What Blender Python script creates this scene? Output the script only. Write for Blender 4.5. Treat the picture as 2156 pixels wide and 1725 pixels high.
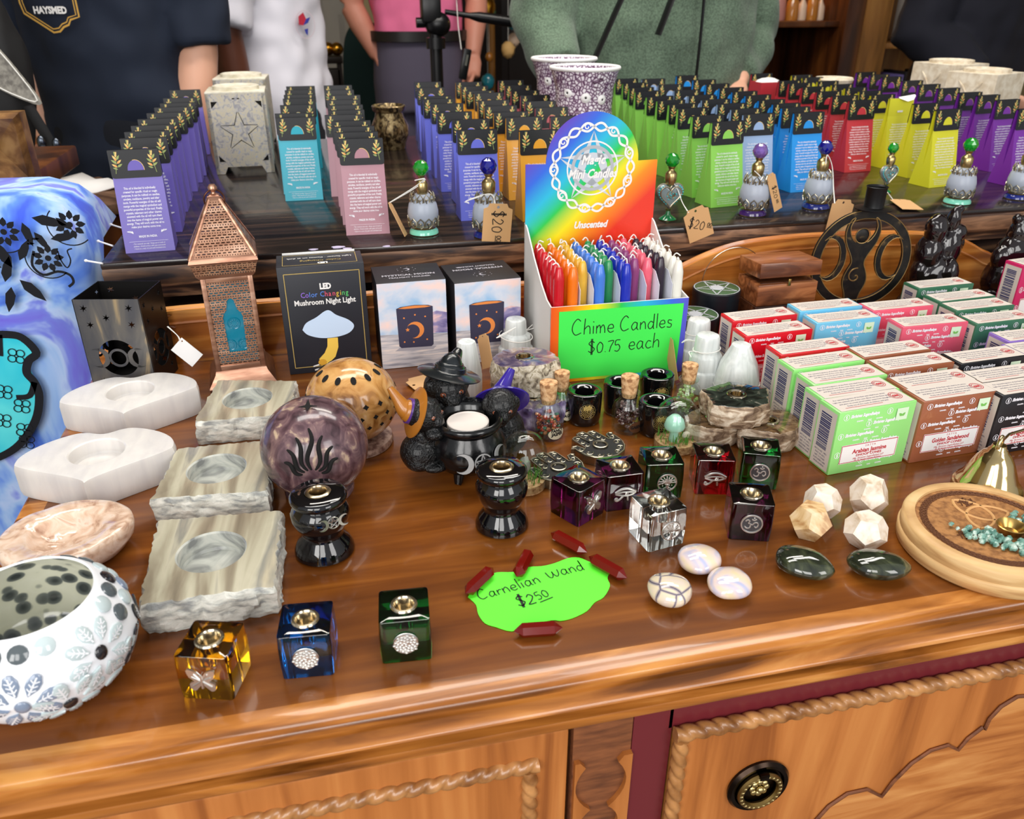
import bpy, bmesh, math, random
from mathutils import Vector, Matrix, Euler, noise as mnoise
random.seed(7)
for o in list(bpy.data.objects): bpy.data.objects.remove(o)
sc = bpy.context.scene
COL = sc.collection
PI = math.pi
# ---------------------------------------------------------------- camera
F0, TH, PS = 1706.5, .4723, .2280
CAM = Vector((0, 0, 1.2)); TOP = .8; RIS = .92
hf = Vector((math.sin(PS), math.cos(PS), 0)); UZ = Vector((0, 0, 1))
FW = math.cos(TH)*hf - math.sin(TH)*UZ
RT = Vector((math.cos(PS), -math.sin(PS), 0)); UP = math.sin(TH)*hf + math.cos(TH)*UZ
cam = bpy.data.cameras.new('camera'); co = bpy.data.objects.new('camera', cam); COL.objects.link(co)
co.matrix_world = Matrix(((RT.x, UP.x, -FW.x, CAM.x), (RT.y, UP.y, -FW.y, CAM.y), (RT.z, UP.z, -FW.z, CAM.z), (0, 0, 0, 1)))
cam.sensor_width = 36; cam.sensor_fit = 'HORIZONTAL'; cam.lens = 36*F0/2156; cam.clip_start = .02
cam.dof.use_dof = True; cam.dof.focus_distance = .78; cam.dof.aperture_fstop = 11
sc.camera = co
def ray(px, py): return FW*F0 + RT*(px-1078) + UP*(862.5-py)
def at(px, py, z):            # the point at height z that shows at this place of the photograph
    w = ray(px, py); return CAM + w*((z-CAM.z)/w.z)
def onY(px, py, Y):
    w = ray(px, py); return CAM + w*(Y/w.y)
def onX(px, py, X):
    w = ray(px, py); return CAM + w*(X/w.x)
def ppm(p): return (Vector(p)-CAM).dot(FW)/F0      # metres per pixel there
# ---------------------------------------------------------------- light
w = bpy.data.worlds.new('world'); sc.world = w; w.use_nodes = True
nt = w.node_tree; bg = nt.nodes['Background']
tc = nt.nodes.new('ShaderNodeTexCoord'); sx = nt.nodes.new('ShaderNodeSeparateXYZ'); cr = nt.nodes.new('ShaderNodeValToRGB')
mp = nt.nodes.new('ShaderNodeMapRange'); mp.inputs[1].default_value = -1; mp.inputs[2].default_value = 1
nt.links.new(tc.outputs['Generated'], sx.inputs[0]); nt.links.new(sx.outputs[1], mp.inputs[0]); nt.links.new(mp.outputs[0], cr.inputs[0]); nt.links.new(cr.outputs[0], bg.inputs[0])
cr.color_ramp.elements[0].color = (.95, .97, 1, 1); cr.color_ramp.elements[0].position = .2
cr.color_ramp.elements[1].color = (.30, .29, .28, 1); cr.color_ramp.elements[1].position = .75
bg.inputs[1].default_value = .55
def area(name, loc, target, size, power, col=(1, 1, 1)):
    l = bpy.data.lights.new(name, 'AREA'); l.shape = 'RECTANGLE'; l.size, l.size_y = size; l.energy = power; l.color = col
    o = bpy.data.objects.new(name, l); COL.objects.link(o); o.location = loc
    o.rotation_euler = (Vector(target)-Vector(loc)).to_track_quat('-Z', 'Y').to_euler(); return o
# shop-front window panes behind the photographer, unseen overhead lights added for brightness
area('window_daylight', (-1.25, -1.3, 1.75), (.1, .7, .8), (.75, 1.25), 22, (1, .98, .95))
area('window_daylight', (-.35, -1.5, 1.8), (.2, .7, .8), (.75, 1.25), 17, (1, .98, .95))
area('window_daylight', (1.3, -1.3, 1.8), (.5, .8, .8), (.8, 1.25), 17, (1, .98, .96))
area('added_ceiling_light', (-.2, 1.0, 2.66), (-.2, 1.0, 0), (1.2, .35), 13, (1, .97, .92))
area('added_ceiling_light', (1.0, 1.3, 2.66), (1.0, 1.3, 0), (1.2, .35), 13, (1, .97, .92))
area('added_ceiling_light', (.4, 1.75, 2.66), (.4, 2.3, 0), (1.6, .25), 20, (1, .93, .83))  # added overhead light, unseen, to brighten the people at the back
sc.view_settings.view_transform = 'Standard'; sc.view_settings.look = 'None'
sc.view_settings.gamma = 1; sc.view_settings.exposure = .2; sc.view_settings.use_curve_mapping = False
sc.cycles.use_denoising = True
sc.cycles.max_bounces = 10; sc.cycles.transmission_bounces = 10; sc.cycles.transparent_max_bounces = 12
sc.cycles.caustics_reflective = False; sc.cycles.caustics_refractive = False
# ---------------------------------------------------------------- materials
def lin(c):
    return tuple(((x/255)/12.92 if x/255 <= .04045 else ((x/255+.055)/1.055)**2.4) for x in c[:3]) + (1,)
MC = {}
def M(name, col=(128, 128, 128), rough=.5, metal=0, tr=0, coat=0, sss=0, ramp=None, bump=0, bs=60, ior=1.45, em=0, sheen=0, cut=None, spec=.5, aniso=None):
    """ramp = (kind, (sx,sy,sz), detail, distortion, [(pos, rgb)...]); cut = a function(nt) giving a 0..1 socket, 1 where the sheet is pierced"""
    if name in MC: return MC[name]
    m = bpy.data.materials.new(name); m.use_nodes = True; nt = m.node_tree; N = nt.nodes; L = nt.links
    b = N['Principled BSDF']; I = b.inputs
    I['Base Color'].default_value = lin(col); I['Roughness'].default_value = rough; I['Metallic'].default_value = metal
    I['Transmission Weight'].default_value = tr; I['Coat Weight'].default_value = coat; I['Coat Roughness'].default_value = .05; I['IOR'].default_value = ior
    I['Specular IOR Level'].default_value = spec
    if sss:
        I['Subsurface Weight'].default_value = sss; I['Subsurface Radius'].default_value = (1, .9, .8); I['Subsurface Scale'].default_value = .012
    if sheen: I['Sheen Weight'].default_value = sheen
    if em: I['Emission Color'].default_value = lin(col); I['Emission Strength'].default_value = em
    m.diffuse_color = lin(col)
    vec = None
    def coord(s):
        t = N.new('ShaderNodeTexCoord'); mp = N.new('ShaderNodeMapping'); mp.inputs['Scale'].default_value = s
        L.new(t.outputs['Object'], mp.inputs[0]); return mp.outputs[0]
    def tex(kind, s, detail, dist):
        v = coord(s)
        if kind == 'noise':
            t = N.new('ShaderNodeTexNoise'); t.inputs['Scale'].default_value = 1; t.inputs['Detail'].default_value = detail; t.inputs['Distortion'].default_value = dist; L.new(v, t.inputs['Vector']); return t.outputs['Fac']
        if kind == 'wave':
            t = N.new('ShaderNodeTexWave'); t.inputs['Scale'].default_value = 1; t.inputs['Detail'].default_value = detail; t.inputs['Distortion'].default_value = dist; t.inputs['Detail Scale'].default_value = 1.2; L.new(v, t.inputs['Vector']); return t.outputs['Fac']
        t = N.new('ShaderNodeTexVoronoi'); t.inputs['Scale'].default_value = 1; L.new(v, t.inputs['Vector'])
        if kind == 'edge': t.feature = 'DISTANCE_TO_EDGE'
        if kind == 'cell':
            s3 = N.new('ShaderNodeSeparateColor'); L.new(t.outputs['Color'], s3.inputs[0]); return s3.outputs[0]
        return t.outputs['Distance']
    if ramp:
        kind, s, detail, dist, stops = ramp
        f = tex(kind, s, detail, dist); r = N.new('ShaderNodeValToRGB'); e = r.color_ramp.elements
        while len(e) < len(stops): e.new(.5)
        for el, (p, c) in zip(e, stops): el.position = p; el.color = lin(c)
        L.new(f, r.inputs[0]); L.new(r.outputs[0], I['Base Color'])
        m.diffuse_color = lin(stops[len(stops)//2][1])
        vec = f
    if bump:
        f = vec if (bs == 0 and vec) else tex('noise', (bs, bs, bs), 4, 0)
        bn = N.new('ShaderNodeBump'); bn.inputs['Strength'].default_value = bump; bn.inputs['Distance'].default_value = .002
        L.new(f, bn.inputs['Height']); L.new(bn.outputs[0], I['Normal'])
    if cut:
        tb = N.new('ShaderNodeBsdfTransparent'); mx = N.new('ShaderNodeMixShader')
        L.new(cut(nt), mx.inputs[0]); L.new(b.outputs[0], mx.inputs[1]); L.new(tb.outputs[0], mx.inputs[2])
        L.new(mx.outputs[0], N['Material Output'].inputs[0])
    MC[name] = m; return m
# ---------------------------------------------------------------- mesh builder
def RX(a): return Matrix.Rotation(a, 4, 'X')
def RY(a): return Matrix.Rotation(a, 4, 'Y')
def RZ(a): return Matrix.Rotation(a, 4, 'Z')
def TR(x, y=0, z=0): return Matrix.Translation(x if isinstance(x, Vector) else Vector((x, y, z)))
def SC(x, y, z): return Matrix.Diagonal((x, y, z, 1))
XZ = RX(PI/2)          # a drawing in x,y stands up, facing -Y
TCACHE = {}
class MB:
    def __init__(s): s.v = []; s.f = []; s.m = []; s.uv = {}
    def add(s, vs, fs, m=0, T=None, uv=None):
        k = len(s.v)
        s.v += [(T @ Vector(p)) if T is not None else Vector(p) for p in vs]
        for i, f in enumerate(fs):
            if uv: s.uv[len(s.f)] = uv[i]
            s.f.append(tuple(k+j for j in f)); s.m.append(m[i] if isinstance(m, (list, tuple)) else m)
        return s
    def box(s, c, d, m=0, b=0, T=None, taper=None):
        x, y, z = d[0]/2, d[1]/2, d[2]/2; tx, ty = taper or (1, 1)
        vs = [(-x, -y, -z), (x, -y, -z), (x, y, -z), (-x, y, -z), (-x*tx, -y*ty, z), (x*tx, -y*ty, z), (x*tx, y*ty, z), (-x*tx, y*ty, z)]
        fs = [(3, 2, 1, 0), (4, 5, 6, 7), (0, 1, 5, 4), (1, 2, 6, 5), (2, 3, 7, 6), (3, 0, 4, 7)]   # bottom, top, front, right, back, left
        M0 = TR(*c); M0 = T @ M0 if T is not None else M0
        if b:
            bm = bmesh.new(); vv = [bm.verts.new(p) for p in vs]
            for f in fs: bm.faces.new([vv[i] for i in f])
            bmesh.ops.bevel(bm, geom=bm.edges[:], offset=b, segments=2, affect='EDGES', profile=.5)
            bm.verts.index_update()
            s.add([v.co for v in bm.verts], [[v.index for v in f.verts] for f in bm.faces], m, M0); bm.free(); return s
        return s.add(vs, fs, m, M0)
    def lathe(s, prof, seg=32, m=0, T=None, fn=None):
        vs = []; fs = []; ms = []; rings = []
        for r, z in prof:
            if r < 1e-6: rings.append([len(vs)]); vs.append((0, 0, z))
            else:
                rings.append(list(range(len(vs), len(vs)+seg)))
                for i in range(seg):
                    a = 2*PI*i/seg; k = fn(a, z) if fn else 1
                    vs.append((r*k*math.cos(a), r*k*math.sin(a), z))
        for j in range(len(rings)-1):
            a, b = rings[j], rings[j+1]; mm = m[j] if isinstance(m, (list, tuple)) else m
            for i in range(seg):
                i2 = (i+1) % seg
                if len(a) == 1 and len(b) == 1: break
                if len(a) == 1: fs.append((a[0], b[i2], b[i]))
                elif len(b) == 1: fs.append((a[i], a[i2], b[0]))
                else: fs.append((a[i], a[i2], b[i2], b[i]))
                ms.append(mm)
        return s.add(vs, fs, ms, T)
    def tube(s, pts, r, seg=8, m=0, T=None, closed=False, flat=1):
        P = [Vector(p) for p in pts]; n = len(P); R = r if isinstance(r, (list, tuple)) else [r]*n
        vs = []; fs = []; up = None
        for i in range(n):
            a = P[(i-1) % n] if (closed or i) else P[i]; b = P[(i+1) % n] if (closed or i < n-1) else P[i]
            t = (b-a).normalized() if (b-a).length > 1e-9 else Vector((0, 0, 1))
            if up is None:
                up = Vector((0, 0, 1)) if abs(t.z) < .9 else Vector((0, 1, 0))
            x = t.cross(up)
            if x.length < 1e-6: x = t.orthogonal()
            x.normalize(); y = x.cross(t).normalized(); up = y
            for k in range(seg):
                q = 2*PI*k/seg; vs.append(P[i] + x*R[i]*math.cos(q) + y*R[i]*flat*math.sin(q))
        for i in range(n if closed else n-1):
            for k in range(seg):
                a = i*seg; b = ((i+1) % n)*seg; fs.append((a+k, a+(k+1) % seg, b+(k+1) % seg, b+k))
        if not closed: fs.append(tuple(range(seg))[::-1]); fs.append(tuple((n-1)*seg+k for k in range(seg)))
        return s.add(vs, fs, m, T)
    def rings(s, R, m=0, T=None, cap=True, closed=True):
        """R: list of rings (equal point counts) skinned in order"""
        n = len(R[0]); vs = [p for r in R for p in r]; fs = []; ms = []
        for j in range(len(R)-1):
            mm = m[j] if isinstance(m, (list, tuple)) else m
            for i in range(n if closed else n-1):
                i2 = (i+1) % n; fs.append((j*n+i, j*n+i2, (j+1)*n+i2, (j+1)*n+i)); ms.append(mm)
        if cap:
            fs.append(tuple(range(n))[::-1]); ms.append(m[0] if isinstance(m, (list, tuple)) else m)
            fs.append(tuple((len(R)-1)*n+i for i in range(n))); ms.append(m[-1] if isinstance(m, (list, tuple)) else m)
        return s.add(vs, fs, ms, T)
    def prism(s, poly, z0, z1, m=0, T=None):
        return s.rings([[(x, y, z0) for x, y in poly], [(x, y, z1) for x, y in poly]], m, T)
    def ball(s, c, r, seg=16, rin=10, m=0, T=None, fn=None):
        r = r if isinstance(r, (list, tuple)) else (r, r, r); vs = [(0, 0, -1)]
        for j in range(1, rin):
            p = -PI/2 + PI*j/rin
            for i in range(seg): vs.append((math.cos(p)*math.cos(2*PI*i/seg), math.cos(p)*math.sin(2*PI*i/seg), math.sin(p)))
        vs.append((0, 0, 1)); fs = []
        for i in range(seg):
            fs.append((0, 1+(i+1) % seg, 1+i)); fs.append((len(vs)-1, 1+(rin-2)*seg+i, 1+(rin-2)*seg+(i+1) % seg))
            for j in range(rin-2):
                a = 1+j*seg; b = a+seg; fs.append((a+i, a+(i+1) % seg, b+(i+1) % seg, b+i))
        out = []
        for p in vs:
            k = fn(Vector(p)) if fn else 1
            out.append((c[0]+p[0]*r[0]*k, c[1]+p[1]*r[1]*k, c[2]+p[2]*r[2]*k))
        return s.add(out, fs, m, T)
    def plate(s, polys, th, m=0, T=None):
        """flat sheet bounded by closed outlines (inner ones become holes), from z=0 to th"""
        cu = bpy.data.curves.new('c', 'CURVE'); cu.dimensions = '2D'; cu.fill_mode = 'BOTH'; cu.extrude = th/2
        for p in polys:
            sp = cu.splines.new('POLY'); sp.points.add(len(p)-1); sp.use_cyclic_u = True
            for q, (x, y) in zip(sp.points, p): q.co = (x, y, 0, 1)
        return s._curve(cu, m, (T if T is not None else Matrix()) @ TR(0, 0, th/2))
    def _curve(s, cu, m, T):
        o = bpy.data.objects.new('c', cu); COL.objects.link(o); me = o.to_mesh()
        s.add([v.co.copy() for v in me.vertices], [tuple(p.vertices) for p in me.polygons], m, T)
        o.to_mesh_clear(); bpy.data.objects.remove(o); bpy.data.curves.remove(cu); return s
    def text(s, body, size, m=0, T=None, ext=0, align='CENTER', sx=1, shear=0, bold=0, line=1):
        key = (body, size, ext, align, shear, bold, line)
        if key not in TCACHE:
            cu = bpy.data.curves.new('t', 'FONT'); cu.body = body; cu.size = size; cu.extrude = ext; cu.align_x = align; cu.resolution_u = 2; cu.shear = shear; cu.offset = bold; cu.space_line = line
            t = MB(); t._curve(cu, 0, Matrix()); TCACHE[key] = (t.v, t.f)
        v, f = TCACHE[key]
        return s.add(v, f, m, (T if T is not None else Matrix()) @ SC(sx, 1, 1))
    def ink(s, pts, w, m=0, T=None):
        """pen stroke: a flat ribbon along 2-D points"""
        n = len(pts); vs = []; fs = []
        for i in range(n):
            a = Vector(pts[max(i-1, 0)]); b = Vector(pts[min(i+1, n-1)]); t = (b-a)
            t = t.normalized() if t.length > 1e-9 else Vector((1, 0)); nx, ny = -t.y*w/2, t.x*w/2
            vs += [(pts[i][0]+nx, pts[i][1]+ny, 0), (pts[i][0]-nx, pts[i][1]-ny, 0)]
        for i in range(n-1): fs.append((2*i, 2*i+1, 2*i+3, 2*i+2))
        return s.add(vs, fs, m, T)
    def script(s, txt, size, w, m=0, T=None):
        x = 0
        for ch in txt:
            st, adv = GLYPH.get(ch, ([], .5))
            for stroke in st: s.ink([(x+px*size, py*size) for px, py in smooth(stroke)], w, m, T)
            x += adv*size
        return s
    def build(s, name, mats, parent=None, sm=True, ang=38, loc=None):
        me = bpy.data.meshes.new(name); me.from_pydata([tuple(p) for p in s.v], [], s.f)
        for x in (mats if isinstance(mats, (list, tuple)) else [mats]): me.materials.append(x)
        me.polygons.foreach_set('material_index', s.m)
        if s.uv:
            ul = me.uv_layers.new(name='UVMap')
            for p in me.polygons:
                q = s.uv.get(p.index)
                if q:
                    for li, c in zip(p.loop_indices, q): ul.data[li].uv = c
        me.validate(); me.update()
        if sm:
            me.polygons.foreach_set('use_smooth', [True]*len(me.polygons)); me.set_sharp_from_angle(angle=math.radians(ang))
        o = bpy.data.objects.new(name, me); COL.objects.link(o); o.parent = parent
        if loc is not None: o.location = loc
        return o
def smooth(p, n=5):
    if len(p) < 3: return p
    out = []; P = [p[0]] + list(p) + [p[-1]]
    for i in range(1, len(P)-2):
        a, b, c, d = P[i-1:i+3]
        for k in range(n):
            t = k/n; out.append(tuple(.5*(2*b[j] + (c[j]-a[j])*t + (2*a[j]-5*b[j]+4*c[j]-d[j])*t*t + (3*b[j]-a[j]-3*c[j]+d[j])*t**3) for j in range(len(b))))
    return out + [tuple(p[-1])]
GLYPH = {'C': ([[(.55, .85), (.35, 1), (.1, .7), (.05, .3), (.25, 0), (.6, .12)]], .75), 'h': ([[(.08, 1), (.05, .5), (.03, 0)], [(.03, .3), (.25, .52), (.38, .4), (.4, 0)]], .52),
 'i': ([[(.08, .5), (.08, 0)], [(.06, .78), (.1, .72)]], .24), 'm': ([[(.04, .5), (.04, 0)], [(.04, .32), (.2, .52), (.28, .3), (.28, 0)], [(.28, .32), (.44, .52), (.54, .3), (.56, 0)]], .7),
 'e': ([[(.05, .26), (.38, .28), (.32, .5), (.12, .46), (.04, .2), (.2, 0), (.42, .08)]], .52), 'a': ([[(.4, .46), (.2, .52), (.04, .25), (.16, 0), (.38, .2), (.4, .5), (.4, .1), (.5, 0)]], .58),
 'n': ([[(.05, .5), (.05, 0)], [(.05, .3), (.25, .52), (.37, .35), (.4, 0)]], .52), 'd': ([[(.38, .4), (.2, .5), (.04, .25), (.16, 0), (.38, .2), (.42, 1), (.4, .1), (.46, 0)]], .56),
 'l': ([[(.08, 1), (.07, .5), (.08, 0)]], .22), 's': ([[(.34, .46), (.12, .5), (.1, .32), (.32, .2), (.26, 0), (.02, .04)]], .44), 'c': ([[(.38, .44), (.18, .5), (.04, .22), (.18, 0), (.42, .08)]], .5),
 'r': ([[(.05, .5), (.06, 0)], [(.06, .3), (.2, .48), (.36, .44)]], .42), 'W': ([[(.02, .62), (.12, .1), (.3, .02), (.42, .3), (.44, .56), (.46, .3), (.6, .02), (.78, .2), (.84, .66)]], .95),
 'o': ([[(.22, .5), (.04, .3), (.14, .02), (.36, .1), (.38, .4), (.22, .5)]], .5), '$': ([[(.48, .78), (.26, .9), (.08, .72), (.3, .5), (.48, .3), (.28, .05), (.04, .18)], [(.25, 1.08), (.25, -.12)], [(.33, 1.08), (.33, -.12)]], .62),
 '0': ([[(.26, .8), (.06, .5), (.14, .04), (.4, .1), (.46, .56), (.26, .8)]], .58), '7': ([[(.04, .78), (.44, .82), (.26, .4), (.16, 0)]], .5), '5': ([[(.42, .84), (.12, .82), (.08, .48), (.3, .5), (.42, .24), (.26, 0), (.04, .06)]], .54),
 '2': ([[(.06, .66), (.22, .86), (.42, .64), (.26, .3), (.04, .03), (.48, .06)]], .58), '.': ([[(.06, .02), (.1, .05)]], .22), ' ': ([], .45)}
def ngon(n, r, a0=0, cx=0, cy=0, ry=None): return [(cx+r*math.cos(a0+2*PI*i/n), cy+(ry or r)*math.sin(a0+2*PI*i/n)) for i in range(n)]
def starpoly(n, r, q, a0=PI/2, cx=0, cy=0): return [(cx+(r if i % 2 == 0 else q)*math.cos(a0+PI*i/n), cy+(r if i % 2 == 0 else q)*math.sin(a0+PI*i/n)) for i in range(2*n)]
def crescent(r, cx, cy, a=0, fat=.3, n=14):
    o = [(r*math.cos(t), r*math.sin(t)) for t in [PI*.28 + i*(2*PI-.56*PI)/n for i in range(n+1)]]
    x0, y0 = o[0]; k = -fat*r
    d = x0 - (-k); R = math.hypot(d, y0) if d else y0; a1 = math.atan2(y0, d)
    inn = [(-k + R*math.cos(t), R*math.sin(t)) for t in [(2*PI-a1) - j*(2*PI-2*a1)/n for j in range(1, n)]]
    P = o + inn; c, s_ = math.cos(a), math.sin(a)
    return [(cx+x*c-y*s_, cy+x*s_+y*c) for x, y in P]
def tag(o, label=None, cat=None, group=None, kind=None):
    if label: o['label'] = label
    if cat: o['category'] = cat
    if group: o['group'] = group
    if kind: o['kind'] = kind
    return o
def thing(name, label, cat, loc, rz=0, group=None):
    o = bpy.data.objects.new(name, None); COL.objects.link(o); o.empty_display_size = .01
    o.location = loc; o.rotation_euler = (0, 0, rz); return tag(o, label, cat, group)
def dup(root, loc, rz, label, name=None):
    r = root.copy(); COL.objects.link(r); r.location = loc; r.rotation_euler = (0, 0, rz); r['label'] = label
    if name: r.name = name
    for ch in list(root.children):
        c = ch.copy(); COL.objects.link(c); c.parent = r
        for g in list(ch.children):
            d = g.copy(); COL.objects.link(d); d.parent = c
    return r
def ordw(i): return ['frontmost', 'second', 'third', 'fourth', 'fifth', 'sixth', 'seventh', 'eighth', 'ninth', 'tenth', 'eleventh', 'twelfth', 'thirteenth'][i]
# ================================================================ room
WOODTOP = M('dresser_top_wood', rough=.2, coat=.25, ramp=('noise', (6, 60, 30), 7, .5, [(.26, (88, 44, 12)), (.45, (108, 58, 18)), (.57, (122, 68, 22)), (.76, (142, 84, 30))]), bump=.03, bs=90)
WOODOAK = M('dresser_front_wood', rough=.35, coat=.12, ramp=('noise', (34, 20, 2.2), 5, .9, [(.34, (136, 76, 32)), (.46, (164, 98, 45)), (.56, (178, 110, 54)), (.7, (192, 126, 66))]), bump=.06, bs=220)
WOODMLD = M('dresser_moulding_wood', rough=.25, coat=.3, ramp=('noise', (7, 60, 60), 6, 1.0, [(.32, (96, 52, 16)), (.46, (146, 86, 32)), (.58, (176, 110, 46)), (.72, (204, 142, 74))]), bump=.04, bs=140)
WOODROPE = M('rope_moulding_wood', rough=.3, coat=.3, ramp=('noise', (60, 60, 60), 3, 0, [(.3, (120, 74, 34)), (.7, (196, 140, 84))]))
WOODBROWN = M('carved_stile_wood', rough=.6, ramp=('noise', (40, 300, 200), 4, 0, [(.3, (92, 52, 30)), (.7, (134, 80, 46))]))
MAROON = M('maroon_paint', (104, 34, 40), rough=.32, coat=.1)
DARKW = M('distressed_dark_wood', rough=.2, coat=.25, spec=.5, ramp=('noise', (4, 60, 60), 6, .5, [(.35, (17, 15, 17)), (.5, (34, 28, 27)), (.62, (56, 42, 36)), (.74, (92, 68, 50))]), bump=.08, bs=70)
DARKEDGE = M('worn_edge_wood', rough=.45, ramp=('noise', (7, 60, 60), 5, .6, [(.34, (34, 31, 36)), (.46, (84, 60, 46)), (.55, (150, 112, 84)), (.64, (60, 46, 42)), (.75, (128, 92, 68))]), bump=.12, bs=70)
FLOORM = M('floor_boards', rough=.5, ramp=('wave', (1, 8, 1), 3, 4, [(0, (84, 74, 66)), (1, (120, 108, 98))]))
WALLM = M('cream_plaster', (214, 196, 150), rough=.8, bump=.1, bs=30)
CEILM = M('ceiling_paint', (170, 165, 155), rough=.9)
SHELFW = M('dark_shelf_wood', rough=.4, ramp=('noise', (20, 20, 2), 4, .6, [(.35, (52, 24, 8)), (.52, (84, 44, 16)), (.68, (110, 62, 24))]))
SHELFL = M('light_post_wood', rough=.45, ramp=('noise', (24, 24, 2), 4, .6, [(.35, (104, 66, 22)), (.52, (140, 92, 36)), (.68, (160, 112, 50))]))
BLACK = M('black_satin', (14, 14, 16), rough=.35)
BLKGLOSS = M('black_gloss', (8, 7, 10), rough=.06, coat=.6)
WHITE = M('white_card', (236, 234, 232), rough=.6)
INK = M('black_ink', (10, 10, 12), rough=.6)
SILVER = M('silver_metal', (190, 188, 182), rough=.28, metal=1)
GOLDB = M('brass_gold', (190, 156, 90), rough=.28, metal=1)
KRAFT = M('kraft_card', (204, 160, 110), rough=.75, bump=.05, bs=300)
STRING = M('white_string', (232, 230, 224), rough=.8)
def struct(mb, name, mats, sm=False):
    return tag(mb.build(name, mats, sm=sm), kind='structure')
struct(MB().box((.8, 2, -.05), (9, 9, .1)), 'floor', FLOORM)
struct(MB().box((.8, 5.65, 1.35), (9, .1, 2.7)), 'wall_back', WALLM)
struct(MB().box((-3.2, 2.9, 1.35), (.1, 5.4, 2.7)), 'wall_left', WALLM)
struct(MB().box((4.6, 2.9, 1.35), (.1, 5.4, 2.7)), 'wall_right', WALLM)
struct(MB().box((.7, 3.1, 2.75), (7.7, 5.2, .1)), 'ceiling', CEILM)
p = onY(632, 60, 4.4); struct(MB().box((p.x, 4.4, 1.05), (.09, .09, 2.1)), 'trim_1', SHELFW)
# ---------------------------------------------------------------- dresser
DX0, DX1, DY0, DY1 = -.287, 1.35, .372, 1.0
dr = thing('dresser', 'old wooden dresser with rope mouldings and a maroon strip that carries the display', 'dresser', (.5, .68, 0))
DO = TR(-.5, -.68, 0)
m = MB()
# table top: moulded edge profile swept round front and left
prof = [(.022, .8), (.006, .8), (.002, .7985), (0, .796), (0, .793), (.003, .791), (.001, .789), (-.006, .784), (-.007, .781), (-.005, .779), (.000, .7775), (-.009, .775), (-.0105, .771), (-.009, .7675), (.004, .765), (.03, .765)]
R = []
for off, z in prof:
    x0, y0, x1, y1 = DX0+off, DY0+off, DX1-off, DY1
    R.append([(x0, y1, z), (x0, y0, z), (x1, y0, z), (x1, y1, z)])
m.rings(R, 0, DO, cap=False, closed=True)
for f in range(len(m.f)): m.m[f] = 0
e = .022; m.add([(DX0+e, DY0+e, .8), (DX1-e, DY0+e, .8), (DX1-e, DY1, .8), (DX0+e, DY1, .8)], [(0, 1, 2, 3)], 1, DO)
m.add([(DX0+.03, DY0+.03, .765), (DX1-.03, DY0+.03, .765), (DX1-.03, DY1, .765), (DX0+.03, DY1, .765)], [(3, 2, 1, 0)], 0, DO)
m.build('table_top', [WOODMLD, WOODTOP], dr, ang=50)
FY = .388
m = MB().box(((DX0+.02+DX1)/2, (FY+DY1)/2+.004, .39), (DX1-DX0-.06, DY1-FY-.01, .75), 0, 0, DO); m.build('carcass', [WOODOAK], dr)
m = MB().box((-.07, FY+.001, .43), (.4, .014, .63), 0, .003, DO); door = m.build('door', [WOODOAK], dr)
def rope(m, a, b, r, twist=1, pitch=.0125):
    a, b = Vector(a), Vector(b); L = (b-a).length; n = int(L/.0013); d = (b-a)/L; y = Vector((0, -1, 0)); x = d.cross(y); R = []
    for i in range(n+1):
        t = i/n; R.append([])
        for k in range(20):
            q = 2*PI*k/20; rr = r*(.66+.38*abs(math.cos(q-twist*PI*t*L/pitch))**.7)
            R[-1].append(tuple(a+d*(t*L)+x*rr*math.cos(q)+y*rr*math.sin(q)))
    m.rings(R, 0, DO)
m = MB(); rope(m, (-.26, FY-.006, .717), (.1075, FY-.006, .717), .0062); m.build('rope_moulding', [WOODROPE], dr)
m = MB(); rope(m, (.1015, FY-.006, .712), (.1015, FY-.006, .14), .006); m.build('rope_moulding', [WOODROPE], dr)
# carved stile between door and drawers: brown field, fretted oak in front
m = MB().box((.155, FY-.001, .41), (.044, .01, .69), 0, 0, DO); m.build('stile', [WOODBROWN], dr)
def fret(side):
    pts = []; z = .712
    xe = .134 if side < 0 else .1775; xc = .1545
    pts = [(xe, .712), (xc+side*.0165, .712)]
    zz = .712
    for hgt, wd in ((.052, .0165), (.035, .0125), (.026, .0115), (.035, .0125), (.052, .0165)):
        for k in range(1, 9): pts.append((xc+side*(.006+(wd-.006+.003)*math.sin(PI*k/9)**.7), zz-hgt*k/9))
        zz -= hgt; pts.append((xc+side*.007, zz))
    pts += [(xc+side*.0165, zz-.004), (xc+side*.0165, .08), (xe, .08)]
    return pts
m = MB()
for s_ in (-1, 1): m.plate([fret(s_)], .004, 0, DO @ TR(0, FY-.006, 0) @ XZ)
m.build('fretwork', [WOODOAK], dr)
m = MB().box((.1925, FY-.001, .41), (.03, .011, .69), 0, 0, DO).box((.78, FY-.001, .742), (1.15, .011, .03), 0, 0, DO); m.build('painted_strip', [MAROON], dr)
m = MB().box((.78, FY-.004, .44), (1.14, .014, .575), 0, .002, DO); drw = m.build('drawer', [WOODOAK], dr)
m = MB(); rope(m, (.208, FY-.012, .7255), (1.3, FY-.012, .7255), .0062, -1); m.build('rope_moulding', [WOODROPE], drw)
m = MB(); rope(m, (.2135, FY-.012, .719), (.2135, FY-.012, .16), .006, 1); m.build('rope_moulding', [WOODROPE], drw)
sc_ = [(.336, .50), (.336, .565), (.343, .585), (.355, .605), (.37, .616), (.388, .616), (.405, .602), (.412, .618), (.425, .637), (.44, .648), (.456, .65), (.468, .641), (.474, .653), (.485, .663), (.488, .66), (.489, .672), (.496, .684), (.509, .692), (.523, .69), (.54, .682), (.56, .68)]
sc_ = sc_ + [(1.12-x, z) for x, z in sc_[::-1]]
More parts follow.
